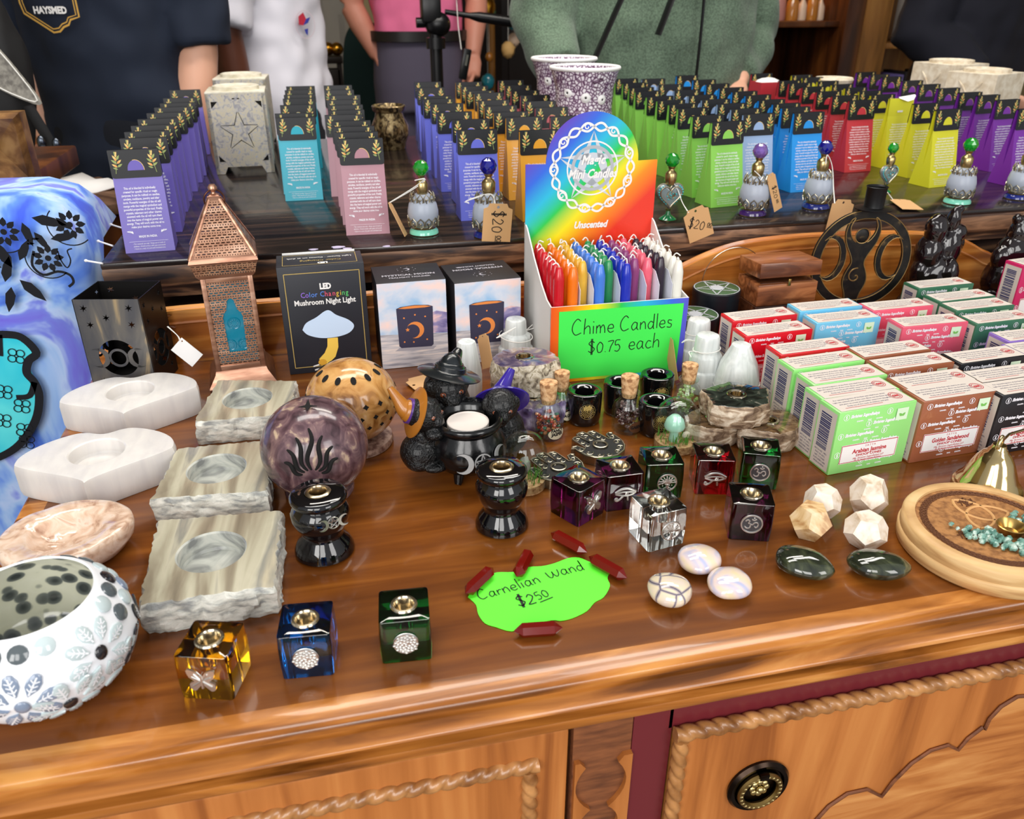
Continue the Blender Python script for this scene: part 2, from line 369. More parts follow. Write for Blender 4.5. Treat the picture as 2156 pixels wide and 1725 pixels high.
m = MB().plate([sc_], .0025, 0, DO @ TR(0, FY-.0105, 0) @ XZ); m.build('carved_panel', [M('carved_panel_wood', rough=.35, coat=.2, ramp=('noise', (5, 20, 46), 5, 1.2, [(.34, (150, 84, 34)), (.5, (186, 116, 56)), (.68, (212, 148, 84))]), bump=.05, bs=150)], drw)
m = MB().tube([DO @ Vector((x, FY-.0125, z)) for x, z in sc_], .0016, 6); m.build('carved_edge', [WOODBROWN], drw)
PULLD = M('dark_bronze', (46, 36, 30), rough=.25, metal=1)
m = MB(); PT = DO @ TR(.284, FY-.011, .651) @ XZ
m.lathe([(0, 0), (.0255, 0), (.0262, .0025), (.024, .005), (.021, .0045), (.0195, .0025), (0, .002)], 40, 0, PT)
m.tube([(.0165*math.cos(2*PI*i/40), -.0015+.0165*math.sin(2*PI*i/40), .0055) for i in range(40)], .0026, 8, 1, PT, True)
for i in range(24): m.ball((.0165*math.cos(2*PI*i/24), -.0015+.0165*math.sin(2*PI*i/24), .0075), (.0016, .0012, .001), 6, 5, 2, PT)
for i in range(8): m.ball((.006*math.cos(2*PI*i/8), .006*math.sin(2*PI*i/8), .004), (.0028, .0028, .0015), 8, 6, 2, PT)
m.ball((0, 0, .005), .003, 10, 8, 2, PT).box((0, .0165, .006), (.008, .006, .006), 0, .001, PT)
m.build('handle', [PULLD, M('aged_brass', (150, 124, 74), rough=.35, metal=1), M('aged_brass_light', (196, 176, 122), rough=.3, metal=1)], drw)
# shaped splashback along the rear edge
top = [(-.287, .018), (-.262, .02), (-.235, .026), (-.215, .036), (-.2, .052), (-.188, .062), (-.17, .067), (.22, .067), (.3, .058), (.38, .052), (.43, .056), (.465, .074), (.5, .088), (.54, .099), (.59, .104), (.66, .105), (.74, .103), (.82, .098), (.88, .089), (.915, .076), (.95, .06), (1.0, .055), (1.35, .055)]
top = smooth(top, 4)
poly = [(x, .8+z) for x, z in top] + [(1.35, .8), (-.287, .8)]
m = MB().plate([poly], .018, 0, DO @ TR(0, .995, 0) @ XZ)
m.tube([DO @ Vector((x, .986, .8+z-.004)) for x, z in top], .0072, 8, 0)
m.tube([DO @ Vector((x, .977, .8+z-.016)) for x, z in top[8:-6]], .0022, 6, 0)
m.build('splashback', [M('splashback_oak', rough=.35, coat=.2, ramp=('noise', (4, 20, 50), 5, .9, [(.34, (136, 72, 22)), (.5, (180, 108, 42)), (.68, (214, 146, 72))]), bump=.05, bs=150)], dr)
# ---------------------------------------------------------------- dark side table behind, taller than the dresser
rt = thing('side_table', 'dark distressed wooden table behind the dresser that carries the cartons and perfume bottles', 'table', (.5, 1.4, 0))
RO = TR(-.5, -1.4, 0)
RX0, RX1, RY0, RY1 = -.262, 1.62, 1.008, 1.9
m = MB().box(((RX0+RX1)/2, (RY0+RY1)/2, RIS-.004), (RX1-RX0, RY1-RY0, .008), 0, .002, RO); m.build('table_top', [DARKW], rt)
m = MB()
R = []
for off, z in [(.001, RIS-.0075), (0, RIS-.012), (.001, RIS-.030), (.004, RIS-.034), (.012, RIS-.038), (.014, RIS-.05)]:
    R.append([(RX0+off, RY1, z), (RX0+off, RY0+off, z), (RX1, RY0+off, z), (RX1, RY1, z)])
m.rings(R, 0, RO); m.build('top_edge', [DARKEDGE], rt, ang=60)
m = MB().box(((RX0+RX1)/2+.02, (RY0+RY1)/2+.02, .79), (RX1-RX0-.06, RY1-RY0-.06, .16), 0, 0, RO); m.build('apron', [DARKW], rt)
for x in (RX0+.06, RX1-.06):
    for y in (RY0+.07, RY1-.07): MB().box((x, y, .355), (.06, .06, .71), 0, .004, RO).build('leg', [DARKW], rt)
m = MB()
for px, py, r in ((711, 522, .006), (730, 525, .004), (815, 520, .0035), (660, 527, .004)):
    q = at(px, py, RIS); m.plate([[(q.x+r*(1+.25*math.sin(3*a+px))*math.cos(a)*1.3, q.y+r*.8*math.sin(a)) for a in [2*PI*i/14 for i in range(14)]]], .0008, 0, RO @ TR(0, 0, RIS+.0004))
m.build('wax_drip', [M('lilac_wax', (196, 186, 214), rough=.4)], rt)
# white cotton-tipped pegs at the table's left edge
for i, (a, b) in enumerate((((234, 473), (260, 481)), ((207, 508), (238, 518)), ((181, 549), (216, 555)))):
    Y = 1.15-.05*i; A = onX(*b, RX0+.004); B = onY(*a, A.y+.01)
    m = MB().tube([A, B], .0011, 8).ball(B, (.0022, .0018, .0018), 8, 6)
    tag(m.build('peg', [WHITE]), 'white peg sticking out of the dark table end, %s' % ['nearest the violet carton', 'second of three down the end', 'lowest, at the corner'][i], 'peg', 'white pegs in the dark table end')
# ================================================================ oil cartons
def face(m, pts, mi=0, T=None, z=0): return m.add([(x, y, z) for x, y in pts], [tuple(range(len(pts)))], mi, T)
def leaf(m, x, y, L, W, a, mi, T, z=0):
    c, s = math.cos(a), math.sin(a)
    face(m, [(x+u*L*c-v*W*s, y+u*L*s+v*W*c) for u, v in ((0, 0), (.3, .5), (.65, .42), (1, 0), (.65, -.42), (.3, -.5))], mi, T, z)
CW, CD, CH, CB = .0565, .043, .117, .088
def frame(o, x, u):      # drawing plane with x along `x`, y along `u`
    x, u = Vector(x).normalized(), Vector(u).normalized(); n = x.cross(u); o = Vector(o)
    return Matrix(((x.x, u.x, n.x, o.x), (x.y, u.y, n.y, o.y), (x.z, u.z, n.z, o.z), (0, 0, 0, 1)))
T_FACE = frame((0, -CD/2, 0), (1, 0, 0), (0, CD/2-.004, CB)); T_HEAD = frame((0, -.0046, CB), (1, 0, 0), (0, .0022, CH-CB))
YEL = M('print_yellow', (232, 196, 120), rough=.5); OLV = M('print_olive', (150, 164, 96), rough=.5); ORG = M('print_orange', (236, 160, 84), rough=.5)
HEADER = M('header_black', (24, 25, 29), rough=.38)
PRN = M('print_white', (240, 238, 244), rough=.6)
LINES = ['This oil is blended & individually', 'created for specific ritual or magic', 'purposes. It can be rubbed on candles,', 'amulets, necklaces, jewelry and altar', 'tools. Powerful energies of the oil will', 'merge with the magical symbolism and', 'powerful properties of the tool. Finally,', 'crystals, talismans and other charms', 'anointed with the oil will turn them', 'into the items of magical power and', 'energy. They will work with the oil to', 'make your desires come true.']
def carton_mats(name, c):
    dk = tuple(int(x*.96) for x in c)
    return [M('carton_'+name, c, rough=.42, coat=.1)]
def carton_meshes(name, c):
    mats = carton_mats(name, c); w, d = CW/2, CD/2
    m = MB(); wt = w-.0008; gi = .014
    V = [(-w, -d, 0), (w, -d, 0), (w, d, 0), (-w, d, 0), (-wt, -.0038, CB), (wt, -.0038, CB), (wt, .0038, CB), (-wt, .0038, CB),
         (-wt, -.0022, CH), (wt, -.0022, CH), (wt, .0022, CH), (-wt, .0022, CH), (-w, 0, .03), (w, 0, .03), (-wt+gi, 0, CB), (wt-gi, 0, CB), (-wt+gi*.6, 0, CH), (wt-gi*.6, 0, CH)]
    F = [(3, 2, 1, 0), (0, 1, 5, 4), (2, 3, 7, 6), (4, 5, 9, 8), (6, 7, 11, 10), (8, 9, 10, 11)]
    F += [(0, 12, 3), (0, 4, 14, 12), (3, 12, 14, 7), (4, 8, 16, 14), (7, 14, 16, 11), (1, 2, 13), (1, 13, 15, 5), (2, 6, 15, 13), (5, 15, 17, 9), (6, 10, 17, 15), (8, 11, 16), (9, 17, 10)]
    m.add(V, F)
    b = m.build('carton_body', mats, None, sm=False)
    h = MB(); hh = CH-CB+.001; z = .0004
    r_ = .003; o_ = [(-w+.0003, hh), (-w+.0003, .001)] + [(-w+.0003+r_-r_*math.cos(t), -.002-r_*math.sin(t)+.003) for t in (PI*.15, PI*.35)] + [(-w+.004, -.002), (w-.004, -.002)] + [(w-.0003-r_+r_*math.cos(t), -.002-r_*math.sin(t)+.003) for t in (PI*.35, PI*.15)] + [(w-.0003, .001), (w-.0003, hh)]
    face(h, o_, 0, T_HEAD, z)
    h.box((0, 0, CH+.0001), (2*w-.0006, .0052, .0006), 0)
    TB = RZ(PI) @ T_HEAD; face(h, o_, 0, TB, z)
    arch = [(.0092*math.cos(t)*(1 if True else 0), .0066+.0118*math.sin(t)) for t in [PI*i/12 for i in range(13)]]
    face(h, arch, 1, T_HEAD, z*2)
    h.ink([(.0094*math.cos(t), .0066+.012*math.sin(t)) for t in [PI*i/12 for i in range(8)]], .0006, 2, T_HEAD @ TR(0, 0, z*2.4))
    for s in (-1, 1):
        x0 = s*.0195
        h.ink([(x0+s*.003, .0035), (x0+s*.0015, .012), (x0, .021)], .0006, 3, T_HEAD @ TR(0, 0, z*2))
        for k, (dy, a, L, mi) in enumerate(((.022, PI/2, .006, 2), (.019, PI/2+.6, .006, 2), (.019, PI/2-.6, .006, 3), (.015, PI/2+.9, .0065, 3), (.015, PI/2-.9, .006, 2), (.011, PI/2+1, .006, 2), (.011, PI/2-1, .006, 3), (.0085, PI/2+1.2, .005, 3), (.0245, PI/2+.3, .004, 3), (.0245, PI/2-.35, .004, 2))):
            leaf(h, x0, dy, L*1.15, L*.42, a, mi, T_HEAD, z*(2+.05*k))
        for dx, dy in ((-.002, .0125), (.0018, .0165), (-.0008, .0195)): face(h, ngon(7, .0013, 0, x0+dx, dy), 4, T_HEAD, z*3)
    h_ = h.build('header_band', [HEADER, mats[0], YEL, OLV, ORG], None, sm=False)
    return b.data, h_.data, b, h_
tx = MB(); LT = T_FACE @ TR(0, 0, .0003)
for i, l in enumerate(LINES): tx.text(l, .0037, 0, LT @ TR(0, .0745-.0041*i), sx=.74, bold=.00006)
tx.text('MADE IN INDIA', .0037, 0, LT @ TR(0, .0178), sx=.8, bold=.00008)
tx.box((0, .0132, 0), (.044, .00025, .0001), 0, 0, LT)
for i, l in enumerate(['• For external use only • Keep out of reach of', 'children • Avoid contact with eyes and mouth', '• Store in a cool, dry and well ventilated area']): tx.text(l, .0026, 0, LT @ TR(0, .0097-.0029*i), sx=.75)
for s in (-1, 1):
    for k in range(4): leaf(tx, s*.016+s*.001*k, .0225+.0008*k, .004, .0015, PI/2-s*(.3+.35*k), 0, LT, .0001)
LET = tx.build('lettering', [PRN], None, sm=False); LETM = LET.data; bpy.data.objects.remove(LET)
ROWS = [
 ('violet', (106, 92, 178), 4, [(224, 320), (251, 295), (261, 281), (275, 268), (289, 254), (308, 241), (324, 229), (336, 220), (343, 209), (356, 192)], 'along the dark table end'),
 ('teal', (28, 168, 190), 1, [(581, 251), (578, 242), (589, 224), (595, 210), (597, 202), (599, 192), (602, 184)], 'beside the star burner'),
 ('mauve', (172, 124, 136), -3, [(711, 296), (705, 282), (701, 270), (697, 258), (683, 245), (691, 235), (691, 224), (688, 213), (692, 203), (682, 192), (681, 182)], 'in front of the bronze burner'),
 ('periwinkle', (98, 106, 208), 1, [(961, 277), (951, 255), (919, 239), (906, 221), (890, 211), (885, 205), (877, 187), (872, 175)], 'behind the two perfume bottles'),
 ('yellow', (226, 158, 36), 2, [(1094, 278), (1065, 250), (1039, 239), (1019, 226), (1006, 214), (998, 198), (980, 194), (970, 184), (959, 175)], 'behind the rainbow candle box'),
 ('rose', (186, 92, 100), 2, [(1159, 248), (1127, 229), (1105, 216), (1096, 203), (1076, 193), (1063, 182), (1049, 171)], 'in front of the mosaic vases'),
 ('green', (138, 204, 84), 9, [(1500, 260), (1459, 247), (1428, 231), (1409, 222), (1384, 214), (1362, 206), (1338, 195), (1325, 187), (1312, 177), (1296, 168)], 'running back to the mosaic vases'),
 ('grey blue', (150, 176, 214), 4, [(1566, 243), (1540, 232), (1511, 221), (1478, 212), (1450, 203), (1420, 192), (1386, 180), (1352, 168)], 'between green and blue'),
 ('blue', (30, 146, 226), 7, [(1673, 240), (1647, 229), (1628, 221), (1598, 213), (1570, 203), (1542, 195), (1515, 187), (1487, 179), (1460, 170), (1425, 161)], 'right of the grey blue row'),
 ('red', (190, 52, 62), 6, [(1789, 214), (1753, 204), (1720, 195), (1690, 185), (1662, 177), (1641, 172), (1583, 157)], 'behind the goddess candle holder'),
 ('lime', (214, 210, 42), 8, [(1972, 234), (1925, 221), (1835, 202), (1810, 194), (1780, 187), (1752, 180), (1722, 173), (1690, 165), (1668, 160)], 'between the red and purple rows'),
 ('purple', (120, 44, 160), 8, [(2146, 232), (2100, 213), (2060, 203), (2021, 197), (1976, 188), (1936, 180), (1901, 172), (1858, 164), (1833, 159), (1805, 154)], 'at the right end'),
]
def put_carton(px, py, rz, mats, name, label, grp, full):
    P = at(px, py, RIS+CH); off = RZ(rz) @ Vector((-CW/2, -.003, 0)); loc = Vector((P.x-off.x, P.y-off.y, RIS+.0003))
    r = thing('oil_carton', label, 'box', loc, rz, grp)
    for d, n in mats:
        if n == 'lettering' and not full: continue
        o = bpy.data.objects.new(n, d); COL.objects.link(o); o.parent = r
    return r
CM = {}
for cname, col, rz, pix, where in ROWS:
    bd, hd, bo, ho = carton_meshes(cname, col); bpy.data.objects.remove(bo); bpy.data.objects.remove(ho)
    CM[cname] = [(bd, 'carton_body'), (hd, 'header_band'), (LETM, 'lettering')]
    n = len(pix)
    for i, (px, py) in enumerate(pix):
        pos = 'rearmost' if i == n-1 else ordw(i)
        put_carton(px, py, math.radians(rz+random.uniform(-1.5, 1.5)), CM[cname], cname, ('%s oil carton of the %s row %s' % (pos, cname, where)) if i in (0, n-1) else 'oil carton %s from the front in the %s row %s' % (pos, cname, where), cname+' oil cartons', i < 4)
# plain lime carton whose header tab is torn back, and an opened red carton with tissue
P = at(1872, 209, RIS+CH); r = thing('oil_carton', 'lime oil carton with its header torn open and a white flap showing', 'box', (P.x+.028, P.y+.004, RIS+.0003), .14, 'lime oil cartons')
for d, n in (CM['lime'][0], CM['lime'][2]):
    o = bpy.data.objects.new(n, d); COL.objects.link(o); o.parent = r
m = MB(); m.add([(-.008, -.004, CH+.0005), (.026, -.006, CH+.004), (.028, -.001, CH+.006), (-.004, .003, CH+.002), (.004, -.012, CH-.004), (.02, -.009, CH-.002)], [(0, 1, 2, 3), (0, 4, 5, 1)])
m.build('torn_flap', [WHITE], r, sm=False); MB().box((-.003, -.0055, .096), (.012, .0006, .003)).build('slot', [WHITE], r)
P = at(1600, 172, RIS+.112); r = thing('opened_carton', 'opened red carton stuffed with white tissue, standing behind the red row', 'box', (P.x+.03, P.y+.02, RIS+.0003), .06)
m = MB()
for x in (-.03, .03): m.box((x, 0, .055), (.001, .045, .11), 0)
for y in (-.022, .022): m.box((0, y, .055), (.06, .001, .11), 0)
m.box((0, 0, .001), (.06, .044, .002), 0); m.build('carton_body', [M('carton_red', (190, 52, 62))], r)
m = MB().ball((0, 0, .106), (.0285, .0205, .012), 24, 12, 0, None, lambda p: 1+.13*mnoise.noise(p*3.1)); m.build('tissue', [WHITE], r)
# ================================================================ burners and vases on the dark table
STONE = M('grey_soapstone', rough=.45, ramp=('noise', (130, 130, 130), 5, 1.2, [(.35, (150, 148, 152)), (.48, (188, 182, 172)), (.58, (200, 188, 158)), (.7, (168, 172, 190))]))
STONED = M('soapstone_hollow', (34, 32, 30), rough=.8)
def star_burner(name, label, px, py, W, H, rz):
    """px,py: top front-left corner"""
    P = at(px, py, RIS+H); off = RZ(rz) @ Vector((-W/2, -W/2, 0))
    r = thing(name, label, 'oil burner', (P.x-off.x, P.y-off.y, RIS+.0003), rz, 'soapstone star burners')
    h = W/2; t = .006; f0 = .022
    def slot(a, b, w=.0011):
        a, b = Vector(a), Vector(b); d = (b-a).normalized(); n = Vector((-d.y, d.x))*w
        return [tuple(a-n*.5), tuple(a+n*.5), tuple(b+n*.8), tuple(b-n*.8)]
    def panel():
        out = [(-h, 0), (-h+.014, 0), (-h+.02, .012), (h-.02, .012), (h-.014, 0), (h, 0), (h, H), (-h, H)]
        cy = H*.53; st = starpoly(5, h*.74, h*.3, PI/2, 0, cy); P_ = [out]
        for i in range(1, 10, 2):
            A_, C_, B_ = Vector(st[i-1]), Vector(st[i]), Vector(st[(i+1) % 10]); a = C_+(A_-C_)*.86; b = C_+(B_-C_)*.86; q = -C_+Vector((0, cy)); q.normalize(); q *= .0019
            P_.append([tuple(a), tuple(C_), tuple(b), tuple(b+q*.6), tuple(C_+q), tuple(a+q*.6)])
        for sx_ in (-1, 1):
            for sy_ in (-1, 1):
                cx, cyy = sx_*h*.72, cy+sy_*H*.33
                P_.append([(cx+sx_*.006, cyy+sy_*.006), (cx-sx_*.005, cyy+sy_*.006), (cx+sx_*.006, cyy-sy_*.005)])
        for x in (-.006, .002): P_.append([(x, H*.93), (x+.004, H*.93), (x+.004, H*.945), (x, H*.945)])
        return P_
    m = MB()
    for k in range(4): m.plate(panel(), t, 0, RZ(k*PI/2) @ TR(0, -h+t, 0) @ XZ)
    m.build('body', [STONE], r, ang=30)
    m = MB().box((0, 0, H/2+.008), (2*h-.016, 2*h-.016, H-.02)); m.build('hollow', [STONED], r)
    m = MB().box((0, 0, H+.001), (2*h, 2*h, .004), 0, .001); m.lathe([(h*.8, H+.002), (h*.8, H+.0085), (h*.74, H+.0095), (h*.66, H+.008), (h*.4, H+.0045), (0, H+.004)], 40)
    m.build('dish', [M('soapstone_dish', rough=.4, ramp=('noise', (60, 60, 60), 4, 0, [(.35, (196, 188, 164)), (.65, (222, 216, 200))]))], r)
    return r
p0 = at(467, 368, RIS); HS = onY(430, 199, p0.y).z-RIS
star_burner('star_burner', 'grey soapstone burner with a cut star on its front, beside the teal cartons', 430, 199, .098, HS, math.radians(1))
star_burner('star_burner', 'second soapstone burner, standing directly behind the one with the star', 447, 170, .1, HS, math.radians(-2))
# bronze burner
P = at(824, 312, RIS); P.z = RIS; u = ppm(P); r = thing('bronze_burner', 'small bronze coloured round oil burner standing between mauve and periwinkle cartons', 'oil burner', P)
BRZ = M('cracked_bronze', rough=.35, metal=.5, ramp=('noise', (90, 90, 60), 5, 1.5, [(.38, (44, 34, 20)), (.5, (120, 98, 62)), (.62, (176, 156, 112)), (.72, (84, 66, 40))]), bump=.5, bs=120)
def lumpy(a, z): return 1+.03*mnoise.noise(Vector((math.cos(a)*2.5, math.sin(a)*2.5, z*60)))
m = MB().lathe([(0, 0), (30*u, 0), (31*u, .004), (32*u, .012), (40*u, .028), (38*u, .045), (30*u, .062), (28*u, .07), (33*u, .074), (35*u, .082), (33*u, .084), (29*u, .078), (0, .075)], 40, 0, None, lumpy); m.build('body', [BRZ], r)
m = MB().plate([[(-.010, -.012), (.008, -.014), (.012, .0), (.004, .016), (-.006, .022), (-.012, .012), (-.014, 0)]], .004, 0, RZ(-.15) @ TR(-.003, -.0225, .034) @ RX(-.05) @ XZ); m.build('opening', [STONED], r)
# mosaic vases
MOS = M('purple_white_mosaic', rough=.25, coat=.3, ramp=('edge', (170, 170, 170), 0, 0, [(.0, (54, 34, 50)), (.07, (126, 90, 122)), (.16, (206, 190, 206)), (.3, (238, 234, 238))]), bump=.3, bs=0)
def mosaic(name, label, px, py, R, Yv):
    P = onY(px, py, Yv); H = P.z-RIS; R *= ppm(P); r = thing(name, label, 'vase', (P.x, P.y, RIS+.0003), 0, 'mosaic vases')
    prof = [(0, 0), (.8*R, 0), (.86*R, .01), (.9*R, H*.25), (.86*R, H*.45), (.8*R, H*.62), (.82*R, H*.78), (.94*R, H*.93), (.97*R, H*.965), (.9*R, H*.97), (.8*R, H*.86), (.74*R, H*.66), (.4*R, H*.6), (0, H*.59)]
    MB().lathe(prof, 48).build('body', [MOS], r)
    MB().tube([(R*.955*math.cos(2*PI*i/48), R*.955*math.sin(2*PI*i/48), H*.972) for i in range(48)], R*.055, 10, 0, None, True).build('rim', [WHITE], r)
    m = MB()
    for a, z in ((-PI/2-.25, .72), (-PI/2+.35, .7), (-PI/2-.9, .76)):
        rr = R*.82; T = TR(rr*math.cos(a), rr*math.sin(a), H*z) @ RZ(a+PI/2) @ XZ
        m.lathe([(.0018, .001), (.003, .0022), (.006, .0016), (.0085, -.001)], 16, 0, T); m.lathe([(0, .0012), (.0019, .0012)], 12, 1, T)
    m.build('eyelet', [WHITE, STONED], r)
    a = -PI/2+.12; rr = R*.875; T = TR(rr*math.cos(a), rr*math.sin(a), H*.2) @ RZ(a+PI/2) @ XZ
    arch = [(-.02, -.02)] + [(.02*math.cos(t), .012+.02*math.sin(t)) for t in [PI-PI*i/14 for i in range(15)]] + [(.02, -.02)]
    MB().tube([(x, y, .003-abs(x)*.16) for x, y in arch], .0035, 8, 0, T).build('arch_rim', [WHITE], r)
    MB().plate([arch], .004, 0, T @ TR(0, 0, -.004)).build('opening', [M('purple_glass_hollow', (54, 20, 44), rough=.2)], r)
mosaic('mosaic_vase', 'white rimmed purple mosaic vase nearest the rainbow candle box', 1232, 136, 75, 1.44)
mosaic('mosaic_vase', 'second purple mosaic vase, half hidden behind the nearer one', 1188, 118, 70, 1.66)
# carved cream burners at the right rear and a round dish top behind the lime cartons
CREAM = M('cream_soapstone', rough=.55, ramp=('noise', (70, 70, 70), 5, .5, [(.35, (206, 190, 164)), (.65, (232, 222, 202))]), bump=.12, bs=200)
def carved(label, px, py, W, Yv, rz):
    P = onY(px, py, Yv); H = P.z-RIS; W *= ppm(P); off = RZ(rz) @ Vector((-W/2, -W/2, 0)); r = thing('carved_burner', label, 'oil burner', (P.x-off.x, P.y-off.y, RIS+.0003), rz, 'cream carved burners')
    h = W/2; m = MB()
    arch = [(-h, 0), (-.016, 0)] + [(-.016*math.cos(PI*i/12), .03+.016*math.sin(PI*i/12)) for i in range(13)] + [(.016, 0), (h, 0), (h, H), (-h, H)]
    for k in (0, 2): m.plate([arch], .006, 0, RZ(k*PI/2) @ TR(0, -h+.006, 0) @ XZ)
    for k in (1, 3): m.plate([[(-h+.006, 0), (h-.006, 0), (h-.006, H), (-h+.006, H)]], .006, 0, RZ(k*PI/2) @ TR(0, -h+.006, 0) @ XZ)
    m.build('body', [CREAM], r, ang=30)
    m = MB().box((0, 0, H+.001), (W, W, .004), 0, .001).lathe([(h*.84, H+.002), (h*.86, H+.009), (h*.78, H+.01), (h*.7, H+.007), (0, H+.005)], 40); m.build('dish', [CREAM], r)
    m = MB()
    for s in (-1, 1):
        for k in range(6): m.tube([(s*(.006+.003*k), -h-.0003, H*.72+.003*k), (s*(.014+.0022*k), -h-.0006, H*.82+.002*k)], .0011, 6)
    m.tube([(.021*math.cos(PI*i/14), -h-.0005, .03+.021*math.sin(PI*i/14)) for i in range(15)], .0016, 6)
    for s in (-1, 1): m.tube([(s*.006, -h-.0003, H*.72), (0, -h-.0004, H*.5), (s*.012, -h-.0004, H*.4), (s*.02, -h-.0005, .04)], .001, 6)
    m.build('carving', [CREAM], r)
carved('cream carved stone burner set further back, next to the bookcase', 1924, 133, 100, 1.76, math.radians(-80))
carved('cream carved stone burner nearer the purple cartons', 1996, 153, 106, 1.62, math.radians(-70))
P = onY(1757, 163, 1.75); DH = P.z-RIS-.1; u = ppm(P); r = thing('stone_dish_burner', 'round topped stone burner peeking over the lime cartons', 'oil burner', (P.x, P.y, RIS+.0003))
MB().lathe([(0, 0), (32*u, 0), (34*u, .01), (33*u, .08+DH), (36*u, .09+DH)], 32).build('body', [STONE], r)
MB().lathe([(36*u, .088+DH), (39*u, .096+DH), (37*u, .1+DH), (30*u, .097+DH), (0, .094+DH)], 40).build('dish', [CREAM], r)
# ================================================================ perfume bottles
FROST = M('frosted_glass', (176, 184, 198), rough=.32, tr=.15, sss=.2, ior=1.4)
FILI = M('antique_silver', (176, 168, 146), rough=.3, metal=1)
NECK = M('brushed_brass', (186, 164, 116), rough=.3, metal=1)
def jewel(name, c): return M('jewel_'+name, c, rough=.03, tr=.55, coat=1, ior=1.5)
def facets(m, c, r, mi, T=None, n=10):
    rows = [(0, -1), (.62, -.78), (.95, -.3), (1, .12), (.72, .68), (.34, .94), (0, .97)]
    vs = []; fs = []; R_ = []
    for j, (q, z) in enumerate(rows):
        if q == 0: R_.append([len(vs)]); vs.append((c[0], c[1], c[2]+r*z))
        else:
            R_.append(list(range(len(vs), len(vs)+n)))
            for i in range(n): a = 2*PI*(i+(j % 2)*.5)/n; vs.append((c[0]+r*q*math.cos(a), c[1]+r*q*math.sin(a), c[2]+r*z))
    for j in range(len(R_)-1):
        a, b = R_[j], R_[j+1]
        for i in range(n):
            i2 = (i+1) % n
            if len(a) == 1: fs.append((a[0], b[i2], b[i]))
            elif len(b) == 1: fs.append((a[i], a[i2], b[0]))
            elif j % 2 == 0: fs += [(a[i], a[i2], b[i]), (a[i2], b[i2], b[i])]
            else: fs += [(a[i], b[i2], b[i]), (a[i], a[i2], b[i2])]
    m.add(vs, fs, mi, T)
JW = {'green': (16, 176, 44), 'blue': (20, 22, 160), 'violet': (140, 100, 190)}
FOOT = {'mint': (128, 214, 186), 'blue': (18, 34, 120), 'violet': (54, 24, 92), 'green': (24, 120, 70)}
